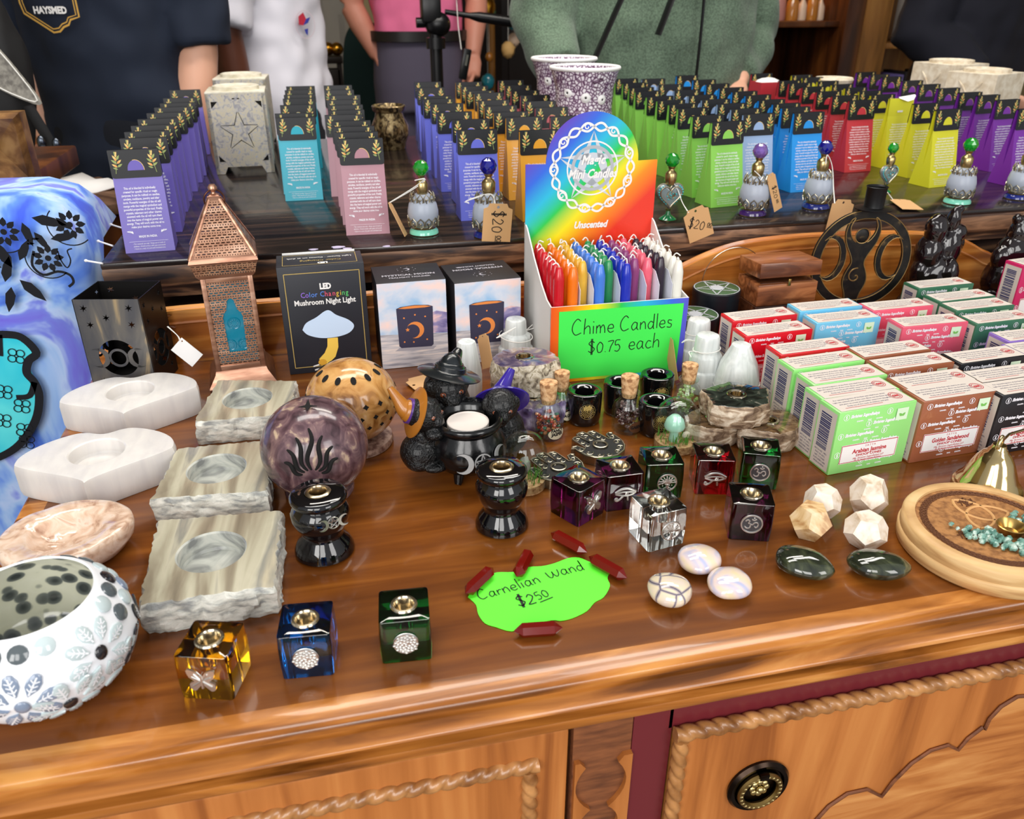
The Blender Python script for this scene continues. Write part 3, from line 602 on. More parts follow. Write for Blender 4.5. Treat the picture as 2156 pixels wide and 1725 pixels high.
def perfume(label, px, py, pxt, pyt, jw, foot, heart=False):
    P = at(px, py, RIS); P.z = RIS; H = onY(pxt, pyt, P.y).z-RIS; k = H/.085
    r = thing('perfume_bottle', label, 'perfume bottle', P, random.uniform(-.3, .3), 'jewelled perfume bottles')
    r.scale = (k, k, k)
    if heart:
        MB().lathe([(0, 0), (.011, 0), (.0115, .0015), (.01, .003), (.004, .007), (.0025, .012), (.004, .015), (0, .015)], 28, [1, 1, 0, 0, 0, 1, 1]).build('foot', [M('enamel_'+foot, FOOT[foot], rough=.12, coat=.6), NECK], r)
        hp = []
        for i in range(40):
            t = 2*PI*i/40; hp.append((.0175*math.sin(t)**3*1.02, (13*math.cos(t)-5*math.cos(2*t)-2*math.cos(3*t)-math.cos(4*t))*.00118))
        def hr(s, y): return [(x*s, y, .033+z*s) for x, z in hp]
        MB().rings([hr(.55, -.0062), hr(.86, -.0052), hr(1, -.002), hr(1, .002), hr(.86, .0052), hr(.55, .0062)]).build('flask', [M('smoky_glass', (150, 168, 172), rough=.1, tr=.4, coat=.5)], r)
        m = MB()
        for s, y in ((1.02, 0), (.8, -.0058)): m.tube([(x*s, y, .033+z*s) for x, z in hp], .0011, 6, 0, None, True)
        for i in range(5):
            q = 1+i*.9; m.tube([(.004*math.cos(q+t)*(1-t*.1)-.002+.001*i, -.0066, .034+.005*math.sin(q+t)*(1-t*.1)) for t in [j*.5 for j in range(9)]], .0006, 5, 0)
        m.build('filigree', [FILI], r)
        m = MB()
        for i in range(2, 39, 1):
            if 6 < i < 16 or 24 < i < 34: x, z = hp[i]; m.ball((x*.9, -.0054, .033+z*.9), .0011, 7, 5)
        for i in range(9): m.ball((.006*math.cos(i*2.4)*(i/9)**.5*1.3, -.0066, .033+.006*math.sin(i*2.4)*(i/9)**.5), .001, 7, 5)
        m.build('rhinestone', [M('turquoise_stone', (40, 190, 200), rough=.08, coat=.8)], r); z0 = .047
    else:
        MB().lathe([(0, 0), (.0165, 0), (.0174, .0015), (.0168, .005), (.0145, .0075), (.012, .008), (.0105, .010), (0, .010)], 32, [1, 1, 0, 0, 1, 1, 1]).build('foot', [M('enamel_'+foot, FOOT[foot], rough=.12, coat=.6), NECK], r)
        MB().lathe([(0, .009), (.011, .009), (.0158, .015), (.0181, .0225), (.0181, .028), (.0163, .036), (.0125, .043), (.008, .0475), (0, .0475)], 40).build('flask', [FROST], r)
        m = MB()
        for a in range(12):
            t = 2*PI*a/12; c, s = math.cos(t), math.sin(t)
            for zz, rr, hh in ((.0155, .0176, .006), (.0425, .0142, .006)):
                m.tube([((rr+dr)*math.cos(t+dt), (rr+dr)*math.sin(t+dt), zz+dz*hh) for dt, dz, dr in ((-.22, -.5, 0), (-.2, .4, .0005), (0, 1, .0009 if zz < .02 else -.001), (.2, .4, .0005), (.22, -.5, 0), (0, -.9, 0), (-.1, .1, .0012))], .00075, 5)
                m.ball((rr*1.04*c, rr*1.04*s, zz), .0012, 7, 5)
        m.tube([(.0135*math.cos(2*PI*i/30), .0135*math.sin(2*PI*i/30), .0085) for i in range(30)], .0008, 6, 0, TR(0, 0, .003), True)
        m.build('filigree', [FILI], r); z0 = .0465
    MB().lathe([(0, z0), (.006, z0), (.0066, z0+.003), (.0074, z0+.0055), (.0076, z0+.013), (.006, z0+.0155), (.004, z0+.017), (.0034, z0+.019), (.0046, z0+.0205), (.0048, z0+.0235), (0, z0+.0235)], 24).build('neck', [NECK], r)
    m = MB(); facets(m, (0, 0, .0765 if not heart else .077), .0094, 0); m.build('stopper', [jewel(jw, JW[jw])], r, sm=False)
    return P, H
BOT = [('perfume bottle with green jewel stopper and mint foot, between the mauve and periwinkle cartons', 893, 492, 886, 338, 'green', 'mint', 0),
 ('perfume bottle with dark blue stopper standing behind an upright kraft price tag', 1030, 498, 1026, 333, 'blue', 'blue', 0),
 ('heart shaped perfume bottle beside the rainbow candle box', 1405, 463, 1415, 324, 'green', 'green', 1),
 ('perfume bottle with pale violet stopper in front of the green and grey blue cartons', 1583, 452, 1594, 303, 'violet', 'violet', 0),
 ('perfume bottle with dark blue stopper in front of the blue carton', 1717, 438, 1742, 296, 'blue', 'blue', 0),
 ('heart shaped perfume bottle half hidden by the black candle cup', 1862, 405, 1880, 302, 'green', 'green', 1),
 ('perfume bottle with green stopper and mint foot in front of the lime and purple cartons', 2014, 428, 2046, 291, 'green', 'mint', 0),
 ('perfume bottle with blue foot cut off by the picture edge', 2140, 418, 2168, 290, 'blue', 'blue', 0)]
for a in BOT: perfume(*a[:5], a[5], a[6], a[7])
# price tags: kraft card with a clipped, notched top; corners given by points on the photo, each at its own depth
def price_tag(label, C, txt=None, ends=(), rot=0, shrink=.8, wht=False, grp='kraft price tags', width=1):
    """C: world corners top-left, top-right, bottom-left of the card"""
    a, b, c = [Vector(q) for q in C]; W = (b-a).length; H = (c-a).length
    x = (b-a).normalized(); u = (a-c); u = (u-x*u.dot(x)).normalized(); T = frame(c, x, u)
    r = thing('price_tag', label, 'price tag', c, 0, grp); T = TR(-c) @ T
    n = .2*W
    out = [(0, 0), (W, 0), (W, H-.9*n)] + [(W-n*(1-math.cos(t)) if False else W-n*math.sin(t)*1, H-.9*n+n*.9*(1-math.cos(t))) for t in (PI*.25, PI*.5)] + [(n, H)] + [(n*(math.cos(t)), H-.9*n*math.sin(t)) for t in (PI*.25, PI*.5)]
    if wht: out = [(0, 0), (W, 0), (W, H), (0, H)]
    hole = ngon(12, .05*W, 0, W/2, H-.12*W) if not wht else ngon(12, .03*W, 0, W*.1, H-.1*W)
    MB().plate([out, hole], .0006, 0, T).build('card', [WHITE if wht else KRAFT], r, sm=False)
    if txt:
        m = MB(); S = W*.34*shrink; T2 = T @ TR(W/2, H*.45, .0011) @ RZ(rot) @ TR(-S*1.1, -S*.4)
        m.script(txt[0], S, S*.07, 0, T2); m.script(txt[1], S*.45, S*.06, 0, T2 @ TR(S*1.95, S*.42)); m.ink([(S*1.95, S*.33), (S*2.5, S*.33)], S*.06, 0, T2)
        m.build('handwriting', [INK], r, sm=False)
    if ends:
        P_ = [Vector(q)-c for q in ends]; m = MB()
        m.tube(smooth([tuple(q) for q in P_], 6), .00055, 6)
        m.tube(smooth([tuple(q+Vector((.0008, .0003, -.0014*math.sin(PI*i/max(1, len(P_)-1))))) for i, q in enumerate(P_)], 6), .00055, 6)
        m.build('string', [STRING], r)
Yb = at(893, 492, RIS).y
price_tag('kraft price tag seen nearly edge on, leaning against the mint footed bottle', (onY(816, 428, Yb-.012), onY(822, 424, Yb+.012), onY(852, 499, Yb-.022)), None, (onY(818, 428, Yb), onY(852, 407, Yb-.004), onY(878, 390, Yb-.006), onY(894, 376, Yb-.008), onY(873, 380, Yb-.009)))
Yb = at(1030, 498, RIS).y
price_tag('upright kraft price tag reading 20 dollars in front of the dark blue stoppered bottle', (onY(1012, 428, Yb-.022), onY(1073, 430, Yb-.022), onY(1014, 508, Yb-.022)), ('$20', '00'), (onY(1042, 434, Yb-.019), onY(1036, 410, Yb-.015), onY(1012, 412, Yb-.01), onY(980, 424, Yb-.012)), -PI/2, 1.3)
Yb = at(1405, 463, RIS).y
price_tag('tilted kraft price tag reading 20 dollars, hanging from the heart bottle at the candle box', (onY(1421, 458, 1.0045), onY(1473, 436, 1.0045), onY(1452, 513, 1.0045)), ('$20', '00'), (onY(1449, 448, 1.003), onY(1436, 425, Yb-.022), onY(1427, 400, Yb-.008), onY(1412, 376, Yb-.004)), -.55, 1.15)
Yb = at(1583, 452, RIS).y
price_tag('narrow turned kraft price tag on the pale violet stoppered bottle', (onY(1601, 382, Yb-.022), onY(1618, 372, Yb-.012), onY(1630, 447, Yb-.022)), ('$20', '00'), (onY(1606, 380, Yb-.01), onY(1598, 368, Yb-.009), onY(1588, 360, Yb-.008)), -PI/2, 1.5)
Yb = at(1717, 438, RIS).y
price_tag('blank side of a kraft price tag hanging over the dark table edge', (onY(1733, 422, 1.0045), onY(1779, 424, 1.0045), onY(1735, 495, 1.0045)), None, (onY(1757, 428, 1.003), onY(1755, 400, Yb-.026), onY(1752, 350, Yb-.012), onY(1742, 326, Yb-.009), onY(1738, 345, Yb-.009)))
z = RIS+.0035
price_tag('kraft price tag lying flat behind the black candle cup', (at(1876, 420, z), at(1918, 421, z), at(1900, 441, z)), None, (at(1880, 421, z), onY(1874, 412, at(1876, 420, z).y), onY(1868, 405, at(1876, 420, z).y)))
# ================================================================ things on the dresser
Z0 = TOP+.0003
BRUSH = M('brushed_black_metal', rough=.42, metal=.6, ramp=('noise', (26, 26, 8), 4, 1.2, [(.42, (92, 92, 96)), (.58, (120, 116, 110)), (.68, (212, 184, 136))]))
BLKMET = M('blackened_metal', (24, 22, 22), rough=.4, metal=.5)
# --- pierced metal candle box with stars and a triple moon
r = thing('candle_box', 'pierced metal square candle box with star cutouts and a triple moon', 'candle holder', (-.231, .934, Z0), math.radians(-12))
W, D, H = .071, .064, .11
def daisy(cx, cy, R=.0046): return [(cx+(R if i % 2 == 0 else R*.36)*math.cos(PI*i/6+.3), cy+(R if i % 2 == 0 else R*.36)*math.sin(PI*i/6+.3)) for i in range(12)]
def moonpanel(w):
    cy = .042; R = .0215; out = [(-w/2, 0), (w/2, 0), (w/2, H), (-w/2, H)]
    P = [out]+[daisy(x*w/.07, y) for x, y in ((-.025, .1), (.0225, .1), (-.0035, .089), (-.022, .081), (.022, .081), (-.022, .014), (.02, .014))]
    def arc(cx, cyy, r, a, b, n=12): return [(cx+r*math.cos(a+(b-a)*i/n), cyy+r*math.sin(a+(b-a)*i/n)) for i in range(n+1)]
    g = .0012
    P.append(ngon(40, R, 0, 0, cy))
    return P
for k, (w, off) in enumerate(((W, D/2), (D, W/2), (W, D/2), (D, W/2))):
    m = MB(); T = RZ(k*PI/2) @ TR(0, -off+.0008, 0) @ XZ; m.plate(moonpanel(w), .0008, 0, T); m.plate([ngon(32, .0108, 0, 0, .042), ngon(32, .0082, 0, 0, .042)], .0008, 0, T)
    for s_ in (-1, 1): m.plate([crescent(.0118, s_*.0212, .042, PI if s_ < 0 else 0, .32)], .0008, 0, T)
    m.build('panel', [BRUSH if k == 0 else BLKMET], r, sm=False)
MB().box((0, 0, .001), (W-.002, D-.002, .002)).build('base', [BLKMET], r)
c = onY(368, 712, .93); price_tag('blank white price tag hanging from the pierced metal candle box', (onY(375, 706, .925), onY(420, 742, .918), onY(360, 737, .922)), None, (onY(378, 716, .922), onY(372, 705, .925), onY(352, 688, .935)), 0, 1, True, None)
# --- copper lantern
COPPER = M('antique_copper', rough=.3, metal=.75, ramp=('noise', (30, 30, 160), 4, 0, [(.3, (142, 100, 80)), (.55, (182, 138, 114)), (.75, (212, 174, 150))]))
COPD = M('dark_copper', (92, 58, 44), rough=.35, metal=.8)
def fret_cut(sx, sy, ox=.5):
    def f(nt):
        N = nt.nodes; t = N.new('ShaderNodeTexCoord'); mp = N.new('ShaderNodeMapping'); mp.inputs['Scale'].default_value = (sx, sy, 1); nt.links.new(t.outputs['UV'], mp.inputs[0])
        b = N.new('ShaderNodeTexBrick'); b.inputs['Scale'].default_value = 1; b.inputs['Mortar Size'].default_value = .17; b.inputs['Mortar Smooth'].default_value = 0; b.inputs['Brick Width'].default_value = 1.1; b.inputs['Row Height'].default_value = .62; b.offset = ox; b.squash = .5; b.squash_frequency = 3
        nt.links.new(mp.outputs[0], b.inputs[0]); i = N.new('ShaderNodeMath'); i.operation = 'SUBTRACT'; i.inputs[0].default_value = 1; nt.links.new(b.outputs['Fac'], i.inputs[1]); return i.outputs[0]
    return f
COPF = M('pierced_copper', rough=.3, metal=.75, ramp=('noise', (30, 30, 160), 4, 0, [(.3, (150, 106, 84)), (.55, (190, 146, 120)), (.75, (216, 178, 154))]), cut=fret_cut(210, 230))
r = thing('copper_lantern', 'copper lantern with pierced pyramid roof and teal glass', 'lantern', (-.112, .918, Z0), math.radians(5))
def ring4(h, z): return [(-h, -h, z), (h, -h, z), (h, h, z), (-h, h, z)]
m = MB().rings([ring4(.036, 0), ring4(.037, .003), ring4(.0365, .005), ring4(.0285, .017), ring4(.0275, .021), ring4(.0265, .021)], 0); m.build('base', [COPPER], r, ang=20)
m = MB()
for k in range(4):
    T = RZ(k*PI/2)
    for a, b in (((-.0268, .02), (-.0218, .13)), ((.0218, .02), (.0268, .13)), ((-.0218, .02), (.0218, .027)), ((-.0218, .124), (.0218, .13))):
        m.box(((a[0]+b[0])/2, -.0255, (a[1]+b[1])/2), (b[0]-a[0], .003, b[1]-a[1]), 0, .0006, T)
m.build('frame', [COPPER], r, ang=25)
win = [(-.0095, .042), (.0095, .042), (.0105, .083), (.009, .0875), (.0058, .091), (.0045, .098), (.003, .103), (0, .1045), (-.003, .103), (-.0045, .098), (-.0058, .091), (-.009, .0875), (-.0105, .083)]
TEAL = M('teal_glass', (0, 118, 146), rough=.12, coat=.6)
for k in range(4):
    T = RZ(k*PI/2) @ TR(0, -.0245, 0) @ XZ; m = MB(); t = MB().plate([[(-.0218, .027), (.0218, .027), (.0218, .124), (-.0218, .124)], win], .0006)
    m.add(t.v, t.f, 0, T, [[(t.v[i].x, t.v[i].y) for i in f] for f in t.f]); m.build('pierced_panel', [COPF], r, sm=False)
    m = MB().add([(-.021, .028, 0), (.021, .028, 0), (.021, .123, 0), (-.021, .123, 0)], [(0, 1, 2, 3)], 0, RZ(k*PI/2) @ TR(0, -.0232, 0) @ XZ)
    T2 = RZ(k*PI/2) @ TR(0, -.0236, 0) @ XZ
    for cx, cy, q in ((0, .075, .0065), (-.007, .05, .006), (.007, .05, .006)):
        for i in range(10): m.ball((cx+q*.55*math.cos(i*PI/5), cy+q*.55*math.sin(i*PI/5), 0), (.0009, .0009, .0005), 6, 5, 0, T2)
        m.tube([(cx+q*math.cos(i*PI/10), cy+q*math.sin(i*PI/10), 0) for i in range(20)], .0006, 5, 0, T2, True)
    m.build('glass_pane', [TEAL], r)
m = MB()
def quadpan(m, a, b, c_, d, T):
    a, b, c_, d = [Vector(q) for q in (a, b, c_, d)]; w0 = (b-a).length; x = (b-a).normalized(); hh = ((c_+d)/2-(a+b)/2).length; w1 = (c_-d).length
    m.add([a, b, c_, d], [(0, 1, 2, 3)], 0, T, [[(-w0/2, 0), (w0/2, 0), (w1/2, hh), (-w1/2, hh)]])
for k in range(4):
    T = RZ(k*PI/2); quadpan(m, (-.0305, -.0305, .133), (.0305, -.0305, .133), (.034, -.034, .146), (-.034, -.034, .146), T); quadpan(m, (-.029, -.0335, .1535), (.029, -.0335, .1535), (.0045, -.0065, .207), (-.0045, -.0065, .207), T)
m.build('pierced_roof', [COPF], r, sm=False)
m = MB().rings([ring4(.0275, .129), ring4(.030, .132), ring4(.0308, .1335)], 0, cap=False).rings([ring4(.0338, .1455), ring4(.0355, .148), ring4(.0345, .151), ring4(.033, .1535)], 0, cap=False)
for k in range(4):
    m.tube([(-.0338, -.0338, .152), (-.0055, -.0055, .208)], .0018, 6, 0, RZ(k*PI/2))
    m.add([(-.034, -.034, .1515), (-.029, -.0337, .1535), (-.0045, -.0068, .207), (-.0062, -.0062, .207)], [(0, 1, 2, 3)], 0, RZ(k*PI/2)); m.add([(.034, -.034, .1515), (.029, -.0337, .1535), (.0045, -.0068, .207), (.0062, -.0062, .207)], [(3, 2, 1, 0)], 0, RZ(k*PI/2))
m.rings([ring4(.006, .204), ring4(.0058, .211), ring4(.002, .2135)]); m.build('roof_frame', [COPPER], r, ang=25)
m = MB().lathe([(0, .212), (.003, .212), (.0022, .2145), (.0048, .2175), (.0048, .2195), (.003, .2225), (0, .223)], 20); m.build('finial', [COPPER], r)
m = MB().tube([(.0105*math.cos(2*PI*i/32), .001*math.sin(4*PI*i/32), .2065+.0105*math.sin(2*PI*i/32)) for i in range(32)], .0009, 8, 0, RZ(.15), True); m.build('ring_handle', [COPD], r)
# --- printed cardboard boxes
def carton(name, label, cat, FL, rz, w, d, h, cols, grp=None, b=.0006):
    """FL: front left foot; cols: body colour material"""
    off = RZ(rz) @ Vector((-w/2, -d/2, 0)); r = thing(name, label, cat, (FL[0]-off.x, FL[1]-off.y, Z0), rz, grp)
    MB().box((0, 0, h/2), (w, d, h), 0, b).build('box_body', [cols], r); return r
def FT(w, d): return TR(0, -d/2-.0004, 0) @ XZ
NAVY = M('night_card', (34, 36, 44), rough=.45); GOLDP = M('gold_print', (206, 178, 104), rough=.4, metal=.3)
w, d, h = .0965, .05, .13
r = carton('night_light_box', 'dark LED night light box with a mushroom lamp picture', 'box', (-.0582, .909), math.radians(1), w, d, h, NAVY)
T = FT(w, d); m = MB()
def border(m, x0, y0, x1, y1, t, mi, T):
    for c, s in ((((x0+x1)/2, y0), (x1-x0, t)), (((x0+x1)/2, y1), (x1-x0, t)), ((x0, (y0+y1)/2), (t, y1-y0)), ((x1, (y0+y1)/2), (t, y1-y0))): m.box((c[0], c[1], 0), (s[0]+t, s[1]+t, .0001), mi, 0, T)
border(m, -w/2+.007, .008, w/2-.006, h-.008, .0004, 0, T)
m.text('LED', .0092, 1, T @ TR(.003, h-.0275), bold=.0005, sx=.8)
x = -.0255
for i, ch in enumerate('Color Changing'):
    m.text(ch, .0088, [2, 2, 3, 3, 3, 1, 3, 4, 4, 4, 5, 5, 6, 6][i], T @ TR(x, h-.0365), align='LEFT', sx=.85); x += {'C': .0052, 'l': .0021, 'i': .0021, ' ': .0027, 'r': .003}.get(ch, .0043)
m.text('Mushroom Night Light', .0088, 1, T @ TR(.001, h-.0455), sx=.85, bold=.0002)
cap_ = smooth([(-.031, .058), (-.026, .066), (-.014, .072), (-.004, .0785), (.002, .079), (.009, .073), (.022, .066), (.028, .058), (.022, .05), (.008, .046), (-.01, .046), (-.025, .051), (-.031, .058)], 4)
face(m, cap_[:-1], 7, T @ TR(.003, -.003)); st = [(-.004, .044), (.008, .044), (.0075, .032), (.003, .02), (-.006, .012), (-.0145, .013), (-.016, .019), (-.009, .026), (-.005, .034)]
face(m, st, 8, T @ TR(.003, -.002)); face(m, ngon(10, .005, 0, -.0125, .0145, .004), 9, T @ TR(.003, -.002, .0001))
for yy in (.012, .017): m.box((-.018, yy-.002, .0002), (.007, .0016, .0001), 1, 0, T @ TR(.004, -.001) @ RZ(.25))
TT = TR(0, -d/2, h+.0004)
border(m, -w/2+.007, .005, w/2-.007, d-.006, .0003, 0, TT)
m.text('LED', .008, 1, TT @ TR(.003, .012) @ RZ(PI), bold=.0005, sx=.8); m.text('Color Changing', .0085, 0, TT @ TR(.001, .022) @ RZ(PI), sx=.85); m.text('Light Sensor · Comes on at dusk', .0065, 1, TT @ TR(0, .033) @ RZ(PI), sx=.85)
m.build('printed_front', [GOLDP, WHITE, M('print_violet', (150, 110, 220)), M('print_blue', (90, 140, 230)), M('print_pink', (230, 90, 120)), M('print_amber', (226, 190, 70)), M('print_green', (90, 200, 110)), M('print_cap', (196, 216, 240)), M('print_stem', (238, 198, 84)), M('print_stem_base', (214, 160, 50))], r, sm=False)
m = MB().box((0, -d/2+d-.001, h+.0012), (w*.86, .003, .0018)); m.build('flap_edge', [WHITE], r, sm=False)
SKY1 = M('print_sky', rough=.5, ramp=('noise', (24, 24, 34), 4, .3, [(.36, (150, 190, 226)), (.52, (206, 214, 228)), (.66, (244, 214, 206))]))
SEA = M('print_clouds', rough=.5, ramp=('noise', (40, 40, 70), 4, .4, [(.35, (92, 84, 140)), (.5, (150, 140, 180)), (.62, (236, 196, 190))]))
DECK = M('print_deck', rough=.5, ramp=('noise', (24, 24, 240), 4, .4, [(.35, (150, 148, 158)), (.5, (200, 196, 200)), (.65, (236, 222, 214))]))
NIGHT = M('mystic_card', (30, 28, 32), rough=.5); CUPC = M('print_cup', (52, 50, 74), rough=.6); AMB = M('print_amber_moon', (226, 136, 66), rough=.6); GREYP = M('print_grey', (168, 164, 172), rough=.6)
def moonbox(label, FL, rz, w, d, h, cx, flip):
    r = carton('tealight_box', label, 'box', FL, rz, w, d, h, NIGHT, 'moon tealight holder boxes'); T = FT(w, d); m = MB(); hw = w/2-.0003
    face(m, [(-hw, .0003), (hw, .0003), (hw, .04), (-hw, .044)], 2, T); face(m, [(-hw, .044), (hw, .04), (hw, h-.0005), (-hw, h-.0005)], 0, T)
    face(m, [(cx+.004, .042), (hw, .0405), (hw, .066), (hw*.7, .069), (cx+.016, .066), (cx+.006, .058)], 1, T, .0001)
    cup = [(cx-.0205, .028), (cx-.018, .0255), (cx+.018, .0245), (cx+.0205, .027), (cx+.0215, .075), (cx+.016, .077), (cx, .0782), (cx-.016, .077), (cx-.0215, .075)]
    face(m, cup, 3, T, .0002); face(m, [(cx-.0195, .0752), (cx-.012, .0742), (cx+.012, .0742), (cx+.0195, .0752), (cx+.012, .0768), (cx, .0775), (cx-.012, .0768)], 4, T, .0003)
    face(m, [(cx-.026, .022), (cx+.02, .0205), (cx+.024, .0245), (cx-.02, .026)], 5, T, .0001)
    mo = crescent(.0105, cx-.0005, .047, PI+.35, .34); m.plate([mo], .0002, 4, T @ TR(0, 0, .0002))
    face(m, starpoly(5, .0028, .0012, PI/2, cx-.0095, .048), 4, T, .0004)
    for a, b in ((-.013, .063), (0, .066), (.012, .063), (-.014, .033), (-.003, .032), (.013, .034)): face(m, ngon(6, .0011, 0, cx+a, b), 4, T, .0004)
    TT = TR(0, -d/2, h+.0004) @ (TR(0, d/2) @ RZ(PI) @ TR(0, -d/2) if flip else Matrix())
    m.text('MYSTICAL MOON', .0078, 6, TT @ TR(0, d*.33), bold=.0003); m.text('TEALIGHT HOLDER', .0056, 6, TT @ TR(0, d*.2), bold=.0002)
    m.plate([crescent(.0042, 0, d*.68, PI+.3, .34)], .0002, 6, TT)
    for i in range(9): a = 2*PI*i/9; face(m, ngon(5, .0007, 0, .011*math.cos(a), d*.68+.0085*math.sin(a)), 6, TT, .0002)
    m.build('printed_front', [SKY1, SEA, DECK, CUPC, AMB, GREYP, GREYP], r, sm=False)
moonbox('moon tealight holder box with upright lettering on top, beside the dark LED box', (.0496, .9), math.radians(1), .0805, .066, .107, .002, 0)
moonbox('moon tealight holder box next to the rainbow candle box, top lettering upside down', (.1385, .893), math.radians(4), .081, .074, .103, -.002, 1)
# --- rainbow display box of chime candles
def rainbow(name, cf, off):
    m = M(name, (255, 255, 255), rough=.3, coat=.2)
    nt = m.node_tree; N = nt.nodes; t = N.new('ShaderNodeTexCoord'); dp = N.new('ShaderNodeVectorMath'); dp.operation = 'DOT_PRODUCT'; dp.inputs[1].default_value = cf; ad = N.new('ShaderNodeMath'); ad.inputs[1].default_value = off
    c = N.new('ShaderNodeValToRGB'); e = c.color_ramp.elements
    for k in range(5): e.new(.5)
    for el, (p, q) in zip(e, ((0, (96, 70, 190)), (.16, (50, 104, 220)), (.34, (40, 186, 220)), (.5, (40, 200, 80)), (.66, (244, 226, 30)), (.82, (248, 140, 24)), (1, (228, 54, 34)))): el.position = p; el.color = lin(q)
    L = nt.links; L.new(t.outputs['Object'], dp.inputs[0]); L.new(dp.outputs['Value'], ad.inputs[0]); L.new(ad.outputs[0], c.inputs[0]); L.new(c.outputs[0], N['Principled BSDF'].inputs['Base Color']); return m
BW, BD, BF, BB = .163, .132, .0925, .1545
FL = (.2335, .817); rz = math.radians(-1); off = RZ(rz) @ Vector((-BW/2, -BD/2, 0))
cb = thing('candle_display_box', 'open rainbow cardboard box holding rows of mini candles, with a green price sheet', 'display box', (FL[0]-off.x, FL[1]-off.y, Z0), rz)
RB1 = rainbow('rainbow_print', (5.1, 0, -5.3), 1.6); RB2 = rainbow('rainbow_print_front', (-5.6, 0, 0), .5)
t = .0016; hw, hd = BW/2, BD/2
def side(): return [(-hd, 0), (hd, 0), (hd, BB), (hd-.012, BB-.004), (hd-.05, BB-.03), (-hd+.045, BF+.012), (-hd+.02, BF+.002), (-hd, BF)]
TS = Matrix(((0, 0, 1, 0), (1, 0, 0, 0), (0, 1, 0, 0), (0, 0, 0, 1)))   # drawing (x,y) -> (Y,Z)
m = MB().plate([side()], t, 0, TR(-hw, 0, 0) @ TS).plate([side()], t, 0, TR(hw-t, 0, 0) @ TS).box((0, -hd+t/2, BF/2), (BW, t, BF), 0).box((0, 0, .001), (BW, BD, .002), 0).box((0, 0, .031), (BW-.004, BD-.004, .002), 0); m.build('box_body', [M('white_corrugated', (232, 230, 226), rough=.6)], cb, sm=False)
ht = BB+.072
cr_ = [(.057*math.cos(a), BB+.0685+.0575*math.sin(a)) for a in [PI*1.0 - PI*i/30 for i in range(31)]]
hd_ = [(-hw, 0), (hw, 0), (hw, BB+.069)] + [(x, y) for x, y in cr_[::-1]] + [(-hw, BB+.069)]
YB = hd-.0022
MB().plate([hd_], .002, 0, TR(0, YB, 0) @ XZ).build('header_panel', [RB1], cb, sm=False)
m = MB(); TH_ = TR(0, YB-.0023, 0) @ XZ; cy = BB+.062
GREYM = M('print_silver', (176, 180, 186), rough=.5)
st5 = [(.043*math.cos(PI/2+2*PI*i/5), cy+.043*math.sin(PI/2+2*PI*i/5)) for i in range(5)]
for i in range(5):
    a, b = Vector(st5[i]), Vector(st5[(i+2) % 5]); n = Vector((-(b-a).y, (b-a).x)).normalized()
    face(m, [tuple(a), tuple(a+(b-a)*.5+n*.005), tuple(b), tuple(a+(b-a)*.5-n*.005)], 1, TH_, .0001)
for rr, w_, mi in ((.0245, .004, 2), (.031, .0018, 0)): m.ink([(rr*math.cos(2*PI*i/48), cy+rr*math.sin(2*PI*i/48)) for i in range(49)], w_, mi, TH_ @ TR(0, 0, .0002))
for ph in (0, PI):
    m.ink([((.0475+.0045*math.cos(9*a+ph))*math.cos(a), cy+(.0475+.0045*math.cos(9*a+ph))*math.sin(a)) for a in [2*PI*i/180 for i in range(181)]], .0026, 0, TH_ @ TR(0, 0, .0003))
for i in range(9):
    a = 2*PI*(i+.5)/9; m.ink([(.048*math.cos(a)+.0042*math.cos(t_)*(1-t_/9), cy+.048*math.sin(a)+.0042*math.sin(t_)*(1-t_/9)) for t_ in [k*.45 for k in range(16)]], .0014, 0, TH_ @ TR(0, 0, .0004))
m.text('Magic', .015, 0, TH_ @ TR(0, cy+.005, .0006), shear=.3, bold=.0005, sx=.85); m.text('Mini Candles', .0145, 0, TH_ @ TR(0, cy-.011, .0006), shear=.3, bold=.0005, sx=.8); m.text('Unscented', .0115, 0, TH_ @ TR(0, BB-.009, .0006), shear=.3, bold=.0005, sx=.85)
m.build('printed_emblem', [WHITE, M('print_pale_star', (200, 206, 214), rough=.5), GREYM], cb, sm=False)
MB().add([(-hw+.0003, 0, 0), (hw-.0003, 0, 0), (hw-.0003, BF, 0), (-hw+.0003, BF, 0)], [(0, 1, 2, 3)], 0, TR(0, -hd-.0004, 0) @ XZ).build('printed_front', [RB2], cb, sm=False)
NEON = M('neon_green_paper', (66, 236, 84), rough=.6)
m = MB().plate([[(-hw+.010, .004), (hw-.008, .004), (hw-.006, BF-.006), (-hw+.0095, BF-.0055)]], .0003, 0, TR(0, -hd-.0008, 0) @ XZ); ps = m.build('price_sheet', [NEON], cb, sm=False)
m = MB(); TI = TR(0, -hd-.0013, 0) @ XZ
m.script('Chime', .019, .0011, 0, TI @ TR(-.057, .058)); m.script('Candles', .018, .0011, 0, TI @ TR(.0, .0585)); m.script('$0.75', .0165, .0011, 0, TI @ TR(-.037, .034)); m.script('each', .0185, .0011, 0, TI @ TR(.012, .0345)); m.build('handwriting', [INK], ps, sm=False)
CAND = [('red', (196, 16, 34)), ('orange', (234, 116, 12)), ('yellow', (224, 176, 56)), ('light blue', (66, 122, 214)), ('green', (38, 140, 82)), ('blue', (22, 44, 176)), ('purple', (140, 60, 116)), ('pink', (226, 96, 116)), ('black', (40, 26, 44)), ('white', (228, 226, 216))]
CL = .1; cr2 = .0062
pitch = (BW-.008)/10; DIV = M('paper_divider', (226, 228, 240), rough=.7)
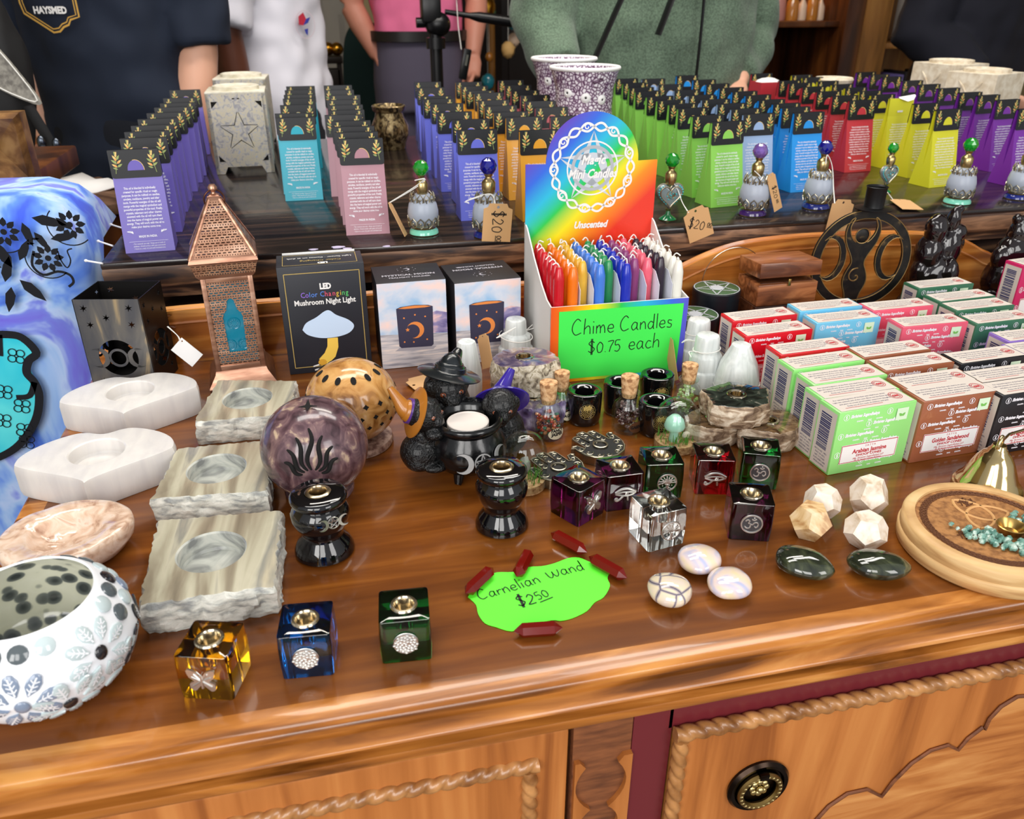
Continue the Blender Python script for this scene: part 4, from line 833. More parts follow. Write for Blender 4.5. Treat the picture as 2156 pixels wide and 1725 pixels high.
for ci, (cn, c) in enumerate(CAND):
    wax = M('wax_'+cn.replace(' ', '_'), c, rough=.25, coat=.3, sss=.15)
    m = MB().lathe([(0, 0), (cr2, 0), (cr2, CL-.013), (cr2*.97, CL-.011), (cr2*.62, CL-.001), (cr2*.4, CL+.001), (0, CL+.001)], 14); b = m.build('wax', [wax], None); bd = b.data; bpy.data.objects.remove(b)
    wk = []
    for v in range(3):
        q = 1.2+v*2.1; m = MB().tube(smooth([(0, 0, CL), (.0006*math.cos(q), .0006*math.sin(q), CL+.003), (.0035*math.cos(q), .0035*math.sin(q), CL+.0055), (.0075*math.cos(q+.3), .0075*math.sin(q+.3), CL+.004-.0012*v)], 4), .00075, 5); b = m.build('wick', [STRING], None); wk.append(b.data); bpy.data.objects.remove(b)
    x = -hw+.004+pitch*(ci+.5); rows = 7; k = 0
    for ri in range(rows):
        if ri == 0 and cn in ('yellow', 'green', 'purple', 'pink', 'black'): continue
        y = -hd+.0105+ri*.0165+random.uniform(-.0006, .0006); pos = ordw(k) if k == 0 else (ordw(k)+' from the front' if ri < rows-1 else 'rearmost'); k += 1
        L_ = cb.matrix_basis @ Vector((0, 0, 0)); lp = RZ(rz) @ Vector((x+random.uniform(-.0004, .0004), y, .0325))
        r = thing('chime_candle', '%s %s mini candle in its column in the rainbow box' % (pos, cn), 'candle', (cb.location.x+lp.x, cb.location.y+lp.y, cb.location.z+lp.z+random.uniform(-.0002, .0015)), rz+random.uniform(-3, 3), 'mini candles in the rainbow box')
        for dd, nn in ((bd, 'wax'), (wk[(ri+ci) % 3], 'wick')):
            o = bpy.data.objects.new(nn, dd); COL.objects.link(o); o.parent = r
for ci in (1.97, 2.97, 4.97, 6.97, 7.97, 8.97):
    x = -hw+.004+pitch*(ci+.03)+.0000
    MB().plate([[(-hd+.005, .033), (hd-.01, .033), (hd-.01, .125), (-hd+.02, .12), (-hd+.005, .108)]], .0003, 0, TR(x-.00015, 0, 0) @ TS).build('divider', [DIV], cb, sm=False)
# --- incense cone boxes
IB = (.0845, .029, .0655)
SIDEW = M('recycled_card', (206, 196, 186), rough=.6); REDP = M('print_red', (190, 34, 48), rough=.6); BARC = M('print_navy', (40, 44, 96), rough=.6); GRN = M('leaf_sticker', (214, 236, 206), rough=.5)
ICM = {}
def incense(name, c, title, tcol=None):
    w, d, h = IB; body = M('incense_'+name.replace(' ', '_'), c, rough=.35, coat=.15)
    m = MB().box((0, 0, h/2), (w, d, h), 0, .0005); B_ = m.build('box_body', [body], None); bd = B_.data; bpy.data.objects.remove(B_)
    m = MB(); T = FT(w, d); rnd = random.Random(len(title))
    for k in range(6):
        y = h-.0075-.0098*k; xs = -w/2+.002-(k % 2)*.019+(0 if k else .002); x = xs
        while x < w/2-.006:
            if x+.004 > -w/2 and x+.004 < w/2-.005:
                m.ink([(x+.004+.003*math.cos(a), y+.0016+.003*math.sin(a)) for a in [2*PI*i/18 for i in range(19)]], .0005, 0, T); m.text('S', .0045, 0, T @ TR(x+.004, y), bold=.0002)
            if -w/2 < x+.0085 and x+.042 < w/2+.004: m.text('Shrinivas Sugandhalaya', .0044, 0, T @ TR(x+.0085, y+.0004), align='LEFT', shear=.25, sx=.78, bold=.00025)
            x += .0475
        m.text('CHAMPA          NAG          CHAMPA', .0018, 0, T @ TR(-.008+.01*(k % 2), y-.0046), sx=1, bold=.0001)
    lab = [(-w*.39, h*.155), (w*.36, h*.155), (w*.36, h*.46), (-w*.39, h*.46)]
    face(m, lab, 1, T, .0002); face(m, [(x*.985-.0002, h*.3075+(y-h*.3075)*.95) for x, y in lab], 2, T, .0003); face(m, [(x*.965-.0003, h*.3075+(y-h*.3075)*.88) for x, y in lab], 1, T, .0004)
    T3 = T @ TR(-.001, 0, .0006)
    m.text('S A T Y A', .0028, 2, T3 @ TR(0, h*.395)); m.text(title, .0072 if len(title) < 14 else .0064, 2, T3 @ TR(0, h*.305), bold=.00018, sx=.92 if len(title) < 16 else .82); m.text('DHOOP CONES', .0036, 2, T3 @ TR(0, h*.25), sx=1.1, bold=.0001); m.text('Mfg. Shrinivas Sugandhalaya LLP', .0027, 2, T3 @ TR(0, h*.205), shear=.2); m.text('No. 98, Narayan Complex, Bengaluru', .002, 2, T3 @ TR(0, h*.175))
    face(m, [(w*.25, h*.74), (w*.4, h*.74), (w*.4, h*.93), (w*.25, h*.93)], 5, T, .0005)
    for s in (-1, 1): leaf(m, w*.325, h*.8, .0048, .0028, PI/2-s*.8, 6, T, .0007)
    TT = TR(0, -d/2, h+.0004); face(m, [(-w/2+.0025, .0012), (w/2-.002, .0012), (w/2-.002, d-.0012), (-w/2+.0025, d-.0012)], 3, TT)
    for k in range(4): m.text(['For natural fragrance of the East and relief from stress', 'Light the pointed end of the cone. Blow out the flame gently', 'and place on a heat proof holder away from draughts', 'Keep out of the reach of children and pets'][k], .0026, 4, TT @ TR(-w*.06, d*.72-.0042*k, .0002), sx=1.0)
    m.ink([(-w*.38, d*.2), (w*.1, d*.2)], .0005, 2, TT @ TR(0, 0, .0002))
    for rr in (.0062, .0045): m.ink([(w*.35+rr*math.cos(a), d*.5+rr*math.sin(a)) for a in [2*PI*i/20 for i in range(21)]], .0005, 2, TT @ TR(0, 0, .0003))
    m.text('OM', .004, 2, TT @ TR(w*.35, d*.44, .0003), bold=.0003)
    for sgn in (-1, 1):
        TL = frame((sgn*(w/2+.0004), 0, 0), (0, sgn, 0), (0, 0, 1)); dd = d/2-.002
        face(m, [(-dd, .002), (dd, .002), (dd, h-.003), (-dd, h-.003)], 3, TL); y = .022
        while y < h-.008:
            q = rnd.choice((.0004, .0006, .001, .0013)); m.box((-.001, y+q/2, .0002), (d*.5, q, .0001), 4, 0, TL); y += q+rnd.choice((.0005, .0008, .0012))
        for k in range(5): m.text(['BATCH NO.  MFD.', 'M.R.P. RS. INCL.', 'NET 12 CONES', 'CUSTOMER CARE', 'MADE IN INDIA'][k], .0022, 4, TL @ TR(0, .018-.0032*k, .0002))
    L_ = m.build('printed_face', [PRN, WHITE, REDP, SIDEW, BARC, GRN, M('leaf_green', (120, 190, 90))], None, sm=False); ld = L_.data; bpy.data.objects.remove(L_)
    return bd, ld
ISET = [('lime green', (150, 222, 128), 'Arabian Jasmine', [(1769, 871, 4.5), (1734, 843, 3.5), (1714, 812, 3.5), (1672, 780, 4)], 'lime'),
 ('red', (206, 16, 34), "Dragon's Fire", [(1644, 749, 3), (1571, 710, 3), (1544, 678, 3)], 'red'),
 ('pale blue', (112, 192, 226), 'Good Luck', [(1720, 682, 1), (1685, 657, 1)], 'blue'),
 ('pink', (226, 92, 116), 'Fresh Rose', [(1902, 690, -1), (1838, 656, 1)], 'pink'),
 ('dark green', (54, 108, 80), 'Patchouli', [(2057, 684, 2), (2014, 656, 2), (1979, 637, 3), (1935, 609, 2)], 'green'),
 ('brown', (152, 90, 62), 'Golden Sandalwood', [(1946, 848, 3), (1909, 822, 3), (1863, 783, 3), (1818, 755, 3)], 'brown'),
 ('black', (26, 26, 30), "Dragon's Blood", [(2112, 835, 3), (2066, 809, 3), (2024, 768, 3)], 'black'),
 ('lavender', (140, 110, 190), 'French Lavender', [(2153, 747, 2), (2125, 721, 2)], 'lavender')]
for nm, c, title, pix, key in ISET:
    bd, ld = incense(nm, c, title)
    for i, (px, py, a) in enumerate(pix):
        P = at(px, py, TOP+IB[2]); rz = math.radians(a); off = RZ(rz) @ Vector((-IB[0]/2, -IB[1]/2, 0)); n = len(pix)
        pos = ('frontmost' if i == 0 else 'rearmost' if i == n-1 else ordw(i)+' from the front')
        r = thing('incense_box', '%s of the %s incense cone boxes' % (pos, nm), 'incense box', (P.x-off.x, P.y-off.y, Z0), rz, nm+' incense cone boxes')
        for dd, nn in ((bd, 'box_body'), (ld, 'printed_face')):
            o = bpy.data.objects.new(nn, dd); COL.objects.link(o); o.parent = r
bd, ld = incense('magenta', (196, 40, 96), 'Rose', None)
P = at(2146, 560, TOP+.085); r = thing('incense_box', 'magenta incense box standing on end by the dark glass figure at the picture edge', 'incense box', (P.x+.045, P.y+.015, Z0+.0), math.radians(6))
for dd, nn in ((bd, 'box_body'), (ld, 'printed_face')):
    o = bpy.data.objects.new(nn, dd); COL.objects.link(o); o.parent = r; o.scale = (1, 1, 1.3)
def remesh(o, vs, sm=4, fac=.5):
    a = o.modifiers.new('r', 'REMESH'); a.mode = 'VOXEL'; a.voxel_size = vs; a.use_smooth_shade = True
    if sm: b = o.modifiers.new('s', 'SMOOTH'); b.iterations = sm; b.factor = fac
    return o
def resample(P, n):
    P = [Vector(p) for p in P]; L = [0]
    for i in range(len(P)): L.append(L[-1]+(P[(i+1) % len(P)]-P[i]).length)
    out = []; j = 0
    for k in range(n):
        t = L[-1]*k/n
        while L[j+1] < t: j += 1
        f = (t-L[j])/max(L[j+1]-L[j], 1e-9); out.append(tuple(P[j].lerp(P[(j+1) % len(P)], f)))
    return out
def slab(m, out, h, hole, hr, hd, n=96, rough=.0, mi=(0, 0, 0), T=None, levels=6, seed=0, bulge=0, edge=.0012):
    """solid of outline `out` (x,y) and height h with a round blind hollow of radius hr, depth hd at `hole`"""
    hx, hy = hole; O = resample(out, n)
    ang = [math.atan2(y-hy, x-hx) for x, y in O]; R = []
    for j in range(levels+1):
        z = h*j/levels; ring = []
        for i, (x, y) in enumerate(O):
            q = mnoise.noise(Vector((x*140+seed, y*140, z*120))) + .6*mnoise.noise(Vector((x*320+seed, y*320, z*90)))
            k = 1+(rough*q) + bulge*math.sin(PI*(j+.4)/(levels+.8)); d = edge/.03 if j in (0, levels) else 0
            ring.append((hx+(x-hx)*(k-d), hy+(y-hy)*(k-d), z-(edge*0)))
        R.append(ring)
    top = len(R)-1
    R.append([(hx+(x-hx)*.97, hy+(y-hy)*.97, h+.0002) for x, y, z in R[-1]])
    c = [(hx+hr*math.cos(a), hy+hr*math.sin(a)) for a in ang]
    R.append([(hx+(x-hx)*1.05, hy+(y-hy)*1.05, h+.0002) for x, y in c]); R.append([(x, y, h-.001) for x, y in c])
    R.append([(hx+(x-hx)*.96, hy+(y-hy)*.96, h-hd+.002) for x, y in c]); R.append([(hx+(x-hx)*.9, hy+(y-hy)*.9, h-hd) for x, y in c]); R.append([(hx+(x-hx)*.3, hy+(y-hy)*.3, h-hd) for x, y in c])
    ms = [mi[0]]*(top)+[mi[1]]*2+[mi[2]]*4
    m.rings(R, ms, T); return m
def single(mb, name, mats, label, cat, group=None, loc=None, sm=True, ang=38):
    o = mb.build(name, mats, sm=sm, ang=ang, loc=loc); return tag(o, label, cat, group)
# --- selenite heart tealight holders
SELE = M('selenite', rough=.32, sss=.3, coat=.15, ramp=('noise', (90, 40, 12), 3, .4, [(.3, (206, 202, 200)), (.7, (222, 218, 213))]), bump=.05, bs=40)
def heart(n=60, w=.0675, hgt=.105, pt=.4):
    P = []
    for i in range(n):
        t = 2*PI*i/n; x = math.sin(t)*abs(math.sin(t))**.35; y = math.cos(t)
        P.append((w*x*(1 if y > -.1 else (1-((-.1-y)/.9)**1.25*.98)), hgt*(.5*y) - (.014*math.exp(-(x/.22)**2) if y > .5 else 0)))
    return P
for label, cx, cy, rz, s in (('white selenite heart tealight holder further back, touching the pierced metal candle box', -.2165, .832, .06, 1.0), ('white selenite heart tealight holder nearer the peach quartz dish', -.223, .703, .02, 1.0)):
    r = thing('selenite_heart', label, 'tealight holder', (cx, cy, Z0), rz, 'selenite hearts')
    m = MB(); slab(m, heart(), .031, (0, .004), .0235, .014, rough=.0015, edge=.0006, seed=cx*100); m.build('body', [SELE], r, ang=28)
# --- polished peach quartz dish
QTZ = M('peach_quartz', rough=.1, coat=.4, tr=.1, sss=.4, ramp=('noise', (60, 60, 60), 6, 1.5, [(.3, (180, 140, 116)), (.48, (226, 196, 172)), (.62, (238, 216, 198)), (.75, (206, 168, 142))]), bump=.35, bs=70)
r = thing('quartz_dish', 'clear peach quartz dish with a polished hollow, between heart and mosaic bowl', 'dish', (-.2255, .592, Z0), .25)
oval = [(.049*math.cos(a)*(1+.04*math.cos(3*a)), .043*math.sin(a)*(1+.05*math.sin(2*a))) for a in [2*PI*i/60 for i in range(60)]]
R = []
for s, z in ((.72, 0), (.86, .004), (.97, .012), (1.0, .019), (.985, .024), (.93, .0255), (.58, .0235), (.52, .019), (.36, .0125), (.1, .011)): R.append([(x*s, y*s, z+(.0012 if z else 0)*mnoise.noise(Vector((x*60, y*60, z*50)))) for x, y in oval])
MB().rings(R).build('body', [QTZ], r, ang=60)
# --- shell mosaic bowl
GROUT = M('white_grout', (236, 238, 242), rough=.35, coat=.2); INSIDE = M('bowl_inside_glass', rough=.12, coat=.4, ramp=('voro', (82, 82, 90), 0, 0, [(.22, (58, 64, 66)), (.42, (110, 116, 114)), (.5, (222, 222, 202)), (1, (232, 232, 216))]))
SHELLD = M('dark_shell_piece', (84, 92, 96), rough=.12, coat=.6); SHELLK = M('black_shell_piece', (36, 34, 38), rough=.12, coat=.6); SHELLG = M('pale_shell_piece', (188, 202, 204), rough=.12, coat=.6); SHELLB = M('blue_shell_piece', (128, 142, 164), rough=.12, coat=.6)
r = thing('mosaic_bowl', 'white mosaic candle bowl with dark shell dots and leaf petal flowers', 'bowl', (-.204, .45, Z0), .0)
bp = [(.026, 0), (.036, .003), (.05, .016), (.0565, .031), (.0575, .038), (.054, .052), (.047, .063), (.041, .0695)]
bp = smooth(bp, 5)
MB().lathe([(0, 0)]+list(bp)+[(.0395, .0705), (.0385, .0695)], 72).build('body', [GROUT], r, ang=60)
MB().lathe([(.0386, .0697), (.0445, .062), (.051, .05), (.0535, .036), (.047, .016), (.03, .0065), (0, .006)], 72).build('inner_wall', [INSIDE], r, ang=60)
BR = [0]
for a, b in zip(bp, bp[1:]): BR.append(BR[-1]+math.hypot(b[0]-a[0], b[1]-a[1]))
def bowlpt(s):
    s = min(max(s, 0), BR[-1]-1e-6); i = max(j for j in range(len(BR)) if BR[j] <= s); i = min(i, len(bp)-2); f = (s-BR[i])/(BR[i+1]-BR[i])
    p = (bp[i][0]+(bp[i+1][0]-bp[i][0])*f, bp[i][1]+(bp[i+1][1]-bp[i][1])*f); d = Vector((bp[i+1][0]-bp[i][0], bp[i+1][1]-bp[i][1])).normalized(); return p, d
def bowlT(a, s):
    (rr, z), d = bowlpt(s); u = Vector((d.x*math.cos(a), d.x*math.sin(a), d.y)); x = Vector((-math.sin(a), math.cos(a), 0))
    return frame((rr*math.cos(a), rr*math.sin(a), z), x, u)
SM_ = BR[-1]; mats_ = [SHELLD, SHELLK, SHELLG, SHELLB, GROUT]
def petal(m, T, L, wd, mi, vein=4):
    P = [(0, .12), (wd*.5, .45), (wd*.55, .7), (wd*.3, .95), (0, 1), (-wd*.3, .95), (-wd*.55, .7), (-wd*.5, .45)]
    P = [(x*L, y*L) for x, y in P]; R_ = [[(x, y, -.0006) for x, y in P], [(x, y, .0006) for x, y in P], [(x*.8, L*.55+(y-L*.55)*.86, .0011) for x, y in P]]; m.rings(R_, mi, T)
    m.ink([(0, L*.2), (0, L*.9)], L*.06, vein, T @ TR(0, 0, .00125))
    for k in range(3):
        for s in (-1, 1): m.ink([(0, L*(.32+.17*k)), (s*wd*L*.33, L*(.44+.17*k))], L*.04, vein, T @ TR(0, 0, .00125))
rb = random.Random(3)
flw = [(-1.47, .05), (-.633, .061), (-1.06, .037), (.2, .04), (-2.3, .05), (1.1, .05), (2.0, .05), (-.22, .034), (2.9, .04)]
for fi, (a, s) in enumerate(flw):
    T = bowlT(a, s); m = MB(); m.ball((0, 0, .0006), (.0042, .0048, .0015), 14, 8, 1 if fi else 3, T)
    for k in range(8):
        q = 2*PI*k/8+.2
        # seat each petal on the bowl where it lies
        dx, dy = math.cos(q), math.sin(q); (rr, _), _d = bowlpt(s)
        T2 = bowlT(a+dx*.0135/rr, s+dy*.0135)
        petal(m, T2 @ RZ(q-PI/2) @ TR(0, -.0082, .0001), .0165, .46, 3 if fi == 0 else (2 if fi != 3 else 1))
    m.build('flower_inlay', mats_, r)
dots = []
for row, (s, n_) in enumerate(((.0815, 21), (.069, 22), (.0565, 24), (.044, 24))):
    for k in range(n_):
        a = 2*PI*(k+.5*(row % 2))/n_-1.413
        if all(math.hypot(((a-fa+PI) % (2*PI)-PI)*bowlpt(s)[0][0], s-fs) > .0235 for fa, fs in flw): dots.append((a, s))
for a, s in dots:
    MB().lathe([(0, -.0004), (.0058, -.0004), (.0055, .0009), (.0032, .0019), (0, .0022)], 14, rb.choice((0, 0, 1, 0, 2, 0, 3)), bowlT(a, s)).build('shell_dot', mats_, r)
# --- banded onyx tealight slabs
ONYX = M('banded_onyx', rough=.25, coat=.2, ramp=('noise', (34, 5, 12), 4, .7, [(.3, (104, 94, 80)), (.42, (146, 136, 116)), (.5, (174, 168, 146)), (.56, (188, 182, 160)), (.64, (140, 138, 128)), (.74, (184, 174, 150))]))
ONYXS = M('onyx_sawn_side', rough=.45, ramp=('noise', (70, 26, 200), 5, .5, [(.35, (150, 152, 150)), (.5, (206, 206, 196)), (.65, (232, 230, 220))]), bump=.6, bs=220)
ONYXH = M('onyx_hollow', rough=.25, ramp=('noise', (30, 20, 60), 4, 1, [(.35, (126, 128, 126)), (.5, (186, 188, 180)), (.65, (210, 208, 196))]))
for k, (label, P4, c, hr) in enumerate((('banded green onyx tealight slab in front of the copper lantern', [(458, 800), (625, 802), (612, 873), (407, 890)], (521, 839), .0295), ('middle banded onyx tealight slab, beside the purple stone globe', [(373, 945), (575, 925), (565, 1036), (316, 1052)], (456, 987), .030), ('largest looking banded onyx tealight slab, behind the amber glass cube', [(330, 1097), (596, 1072), (581, 1235), (290, 1280)], (445, 1162), .030))):
    z = TOP+.026; W4 = [at(*p, z) for p in P4]; C = at(*c, z); o = [(p.x-C.x, p.y-C.y) for p in W4]
    r = thing('onyx_slab', label, 'tealight holder', (C.x, C.y, Z0), 0, 'banded onyx slabs')
    m = MB(); slab(m, o, .026, (0, 0), hr*.82, .015, n=140, rough=.05, mi=(1, 0, 2), seed=k*31.7, edge=.0008); m.build('body', [ONYX, ONYXS, ONYXH], r, ang=26)
# --- pierced soapstone globes
BRS = M('brown_soapstone', rough=.18, coat=.4, ramp=('noise', (44, 44, 44), 6, 1.2, [(.3, (124, 76, 30)), (.45, (186, 134, 74)), (.6, (206, 160, 100)), (.72, (150, 92, 44))])); PUS = M('purple_soapstone', rough=.2, coat=.4, ramp=('noise', (70, 70, 50), 6, 1.0, [(.34, (58, 40, 46)), (.5, (94, 70, 76)), (.6, (122, 96, 96)), (.7, (190, 166, 140))]))
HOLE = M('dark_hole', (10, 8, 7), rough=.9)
GBASE = M('speckled_base', rough=.4, ramp=('noise', (200, 200, 200), 3, 0, [(.35, (120, 84, 74)), (.6, (196, 164, 146))]))
def sph(R, a, e): return frame((R*math.cos(e)*math.cos(a), R*math.cos(e)*math.sin(a), R*math.sin(e)), (-math.sin(a), math.cos(a), 0), (-math.sin(e)*math.cos(a), -math.sin(e)*math.sin(a), math.cos(e)))
R0 = .0445
r = thing('soapstone_globe', 'brown pierced soapstone globe with cross shaped holes', 'globe', (.008, .727, Z0))
MB().lathe([(0, 0), (.036, 0), (.0375, .003), (.0365, .008), (.03, .0095), (0, .0095)], 40).build('base', [GBASE], r)
MB().ball((0, 0, .0475), (R0, R0, R0*.93), 48, 32).build('body', [BRS], r, ang=80)
TGL = TR(0, 0, .0475) @ SC(1, 1, .93)
for e, n_, off, q in ((-.28, 20, 0, .0026), (-.02, 20, .15, .0028), (.26, 18, .1, .003), (.9, 12, .1, .0036)):
    for i in range(n_):
        a = off+2*PI*i/n_; T = TGL @ sph(R0+.0002, a, e); m = MB()
        if q < .0035:
            m.plate([[(q*(1.0 if k % 2 == 0 else .62)*math.cos(PI*k/4), q*(1.0 if k % 2 == 0 else .62)*math.sin(PI*k/4)) for k in range(8)]], .0004, 0, T)
        else: m.plate([[(q*.75*math.cos(t), q*1.25*math.sin(t)) for t in [2*PI*k/12 for k in range(12)]]], .0004, 0, T)
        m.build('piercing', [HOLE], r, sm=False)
R0 = .0465
r = thing('soapstone_globe', 'dark purple soapstone globe with wavy sun ray slits', 'globe', (-.029, .645, Z0))
MB().ball((0, 0, .0455), (R0, R0, R0*.97), 48, 32).build('body', [PUS], r, ang=80)
MB().lathe([(0, 0), (.03, 0), (.031, .003), (.03, .006), (0, .006)], 32).build('base', [PUS], r)
for i in range(-3, 4):
    phi = i*.33; r1 = .98-.13*abs(i); r0 = .2; P_ = []; sg = -1 if i <= 0 else 1
    for k in range(15):
        t_ = k/14; q = r0+(r1-r0)*t_; wv = sg*.045*math.sin(t_*2*PI)*(1 if i else 1.3); u_, v_ = q*math.sin(phi)+wv*math.cos(phi), q*math.cos(phi)-wv*math.sin(phi)
        e = -.12+v_; a = -PI/2-.06+u_/max(.4, math.cos(e*.6)); P_.append(TR(0, 0, .0455) @ Vector(((R0+.0001)*math.cos(e)*math.cos(a), (R0+.0001)*math.cos(e)*math.sin(a), (R0*.97+.0001)*math.sin(e))))
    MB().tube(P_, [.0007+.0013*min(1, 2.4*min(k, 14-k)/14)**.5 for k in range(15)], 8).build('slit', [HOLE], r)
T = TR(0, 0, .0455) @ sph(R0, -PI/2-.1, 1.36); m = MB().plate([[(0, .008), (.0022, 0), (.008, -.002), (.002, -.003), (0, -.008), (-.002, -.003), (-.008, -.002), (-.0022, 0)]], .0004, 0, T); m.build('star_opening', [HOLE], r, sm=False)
# --- cauldron tealight holder with three cats
KIT = M('black_resin_fur', rough=.3, coat=.2, ramp=('noise', (90, 90, 90), 3, 0, [(.4, (5, 6, 7)), (.7, (13, 14, 17))]), bump=1, bs=520)
CAUL = M('black_resin', rough=.2, coat=.25, ramp=('noise', (30, 30, 30), 3, 0, [(.45, (8, 9, 10)), (.62, (16, 17, 19)), (.74, (70, 54, 36))]), bump=.1, bs=200)
SILP = M('silver_paint', (170, 170, 170), rough=.4, metal=.4); EYE = M('amber_eye', (120, 62, 36), rough=.1, coat=1)
cc = Vector((.108, .643, Z0)); r = thing('cauldron_holder', 'black cauldron tealight holder with three witch hat cats around it', 'candle holder', cc)
m = MB().lathe([(0, .009), (.018, .0095), (.029, .015), (.0345, .024), (.0355, .032), (.033, .041), (.0295, .047), (.028, .05), (.0305, .053), (.032, .0565), (.031, .0595), (.0285, .0605), (.026, .0585), (.025, .05), (.0235, .046), (0, .0455)], 56); m.build('cauldron', [CAUL], r, ang=60)
for a in (-2.15, -.9, 1.6):
    x, y = .022*math.cos(a), .022*math.sin(a); m = MB().tube([(x, y, .014), (x*1.12, y*1.12, .005), (x*1.2, y*1.2, .0028)], [.006, .0042, .003], 10); m.build('foot', [CAUL], r)
MB().lathe([(0, .047), (.019, .047), (.0192, .0555), (.0186, .056), (.0182, .0545), (.004, .0538), (0, .0538)], 36).build('tealight', [M('tealight_wax', (226, 216, 208), rough=.4, sss=.2)], r)
def onbody(a, z, rr): return frame((rr*math.cos(a), rr*math.sin(a), z), (-math.sin(a), math.cos(a), 0), (.18*math.cos(a)*-1+.0, .18*math.sin(a)*-1, 1))
m = MB(); m.plate([crescent(.0095, 0, 0, PI, .34)], .0014, 0, onbody(-PI/2-.30, .031, .0352)); m.plate([crescent(.0085, 0, 0, 0, .34)], .0014, 0, onbody(-PI/2+.75, .033, .0352))
m2 = MB(); Tp = onbody(-PI/2+.2, .031, .0362)
m2.tube([(.0078*math.cos(2*PI*i/28), .0078*math.sin(2*PI*i/28), 0) for i in range(28)], .0007, 6, 0, Tp, True)
for i in range(5):
    a, b = PI/2+2*PI*i/5, PI/2+2*PI*(i+2)/5; m2.tube([(.0076*math.cos(a), .0076*math.sin(a), 0), (.0076*math.cos(b), .0076*math.sin(b), 0)], .0006, 6, 0, Tp)
m.build('crescent', [SILP], r); m2.build('pentacle', [SILP], r)
def cat(name, bx, head, look, hr, bodies, hatc, hatmat, band, brim_r, tip, bdir):
    """head etc. in metres relative to the cauldron; look = unit direction of the face; bdir = hat axis"""
    h = Vector(head); L = Vector(look).normalized(); X = L.cross(Vector((0, 0, 1))).normalized(); U = X.cross(L)
    m = MB()
    for c, q in bodies: c = Vector(c); c.z = max(c.z, q[2]+.0012); m.ball(c, q, 18, 12)
    m.ball(h, (hr, hr, hr*.95), 20, 14); m.ball(h+L*hr*.72-U*hr*.28, (hr*.46, hr*.46, hr*.38), 14, 10)
    for s in (-1, 1):
        m.ball(h+L*hr*.95+X*s*hr*.16-U*hr*.36, (hr*.2, hr*.2, hr*.18), 10, 8); m.ball(h+L*hr*.2+X*s*hr*.82+U*hr*.2, (hr*.25, hr*.25, hr*.4), 10, 8)
    o = m.build('cat', [KIT], r); remesh(o, .0011, 2)
    for s in (-1, 1): MB().ball(h+L*hr*.84+X*s*hr*.4+U*hr*.08, (hr*.15, hr*.12, hr*.12), 12, 8).ball(h+L*hr*.95+X*s*hr*.4+U*hr*.08, (hr*.05, hr*.05, hr*.07), 8, 6, 1).build('eye', [EYE, BLKGLOSS], o)
    A = Vector(bdir).normalized(); q = A.to_track_quat('Z', 'Y').to_matrix().to_4x4(); T = TR(Vector(hatc)) @ q
    m = MB().lathe([(0, -.001), (brim_r*.7, -.0012), (brim_r, -.0022), (brim_r*1.02, -.001), (brim_r*.9, .0006), (brim_r*.6, .0016), (brim_r*.5, .003), (brim_r*.42, .008), (brim_r*.38, .010), (0, .011)], 32, 0, T)
    tp = T.inverted() @ Vector(tip); m.tube(smooth([(0, 0, .004), (tp.x*.1, tp.y*.1, .010), (tp.x*.45, tp.y*.45, tp.z*.62), tuple(tp)], 4), [brim_r*.46]*1+[brim_r*(.46-.42*i/15) for i in range(1, 16)], 14, 0, T)
    m.build('witch_hat', [hatmat], o, ang=60)
    MB().lathe([(brim_r*.505, .003), (brim_r*.50, .0065), (brim_r*.46, .0068), (brim_r*.44, .003)], 28, 0, T).build('hat_band', [band], o)
def rel(px, py, Y): return onY(px, py, Y)-cc
HB = M('hat_black', (16, 22, 26), rough=.25, coat=.4); HP = M('hat_purple', (52, 34, 140), rough=.2, coat=.4); HO = M('hat_ochre', (166, 104, 34), rough=.28, coat=.3); BV = M('band_violet', (84, 50, 130), rough=.3); BG = M('band_gold', (150, 130, 60), rough=.3)
u = .00056
h1 = rel(892, 872, .642); b1 = rel(890, 925, .645)
cat('cat', 0, h1, (.75, -.62, .05), 30*u, [(rel(888, 950, .645), (36*u, 34*u, 34*u)), (rel(882, 968, .64), (24*u, 26*u, 18*u)), (rel(893, 915, .646), (26*u, 26*u, 30*u)), (rel(918, 985, .628), (20*u, 12*u, 8*u)), (rel(915, 915, .63), (16*u, 12*u, 10*u))], rel(872, 868, .643), HO, BV, 41*u, rel(820, 816, .648), (-.86, -.1, .38))
h2 = rel(938, 816, .692)
cat('cat', 0, h2, (.18, -.95, .0), 38*u, [(rel(950, 850, .694), (34*u, 30*u, 44*u)), (rel(950, 890, .69), (40*u, 32*u, 40*u)), (rel(992, 850, .678), (24*u, 14*u, 11*u)), (rel(925, 862, .676), (18*u, 14*u, 10*u))], rel(947, 784, .695), HB, HB, 54*u, rel(966, 737, .71), (.22, .12, .9))
h3 = rel(1053, 853, .664)
cat('cat', 0, h3, (-.06, -.95, -.1), 31*u, [(rel(1064, 905, .678), (34*u, 32*u, 40*u)), (rel(1068, 950, .675), (36*u, 34*u, 28*u)), (rel(1048, 890, .655), (16*u, 12*u, 10*u))], rel(1056, 842, .684), HP, BG, 48*u, rel(1078, 777, .70), (.1, .8, .55))
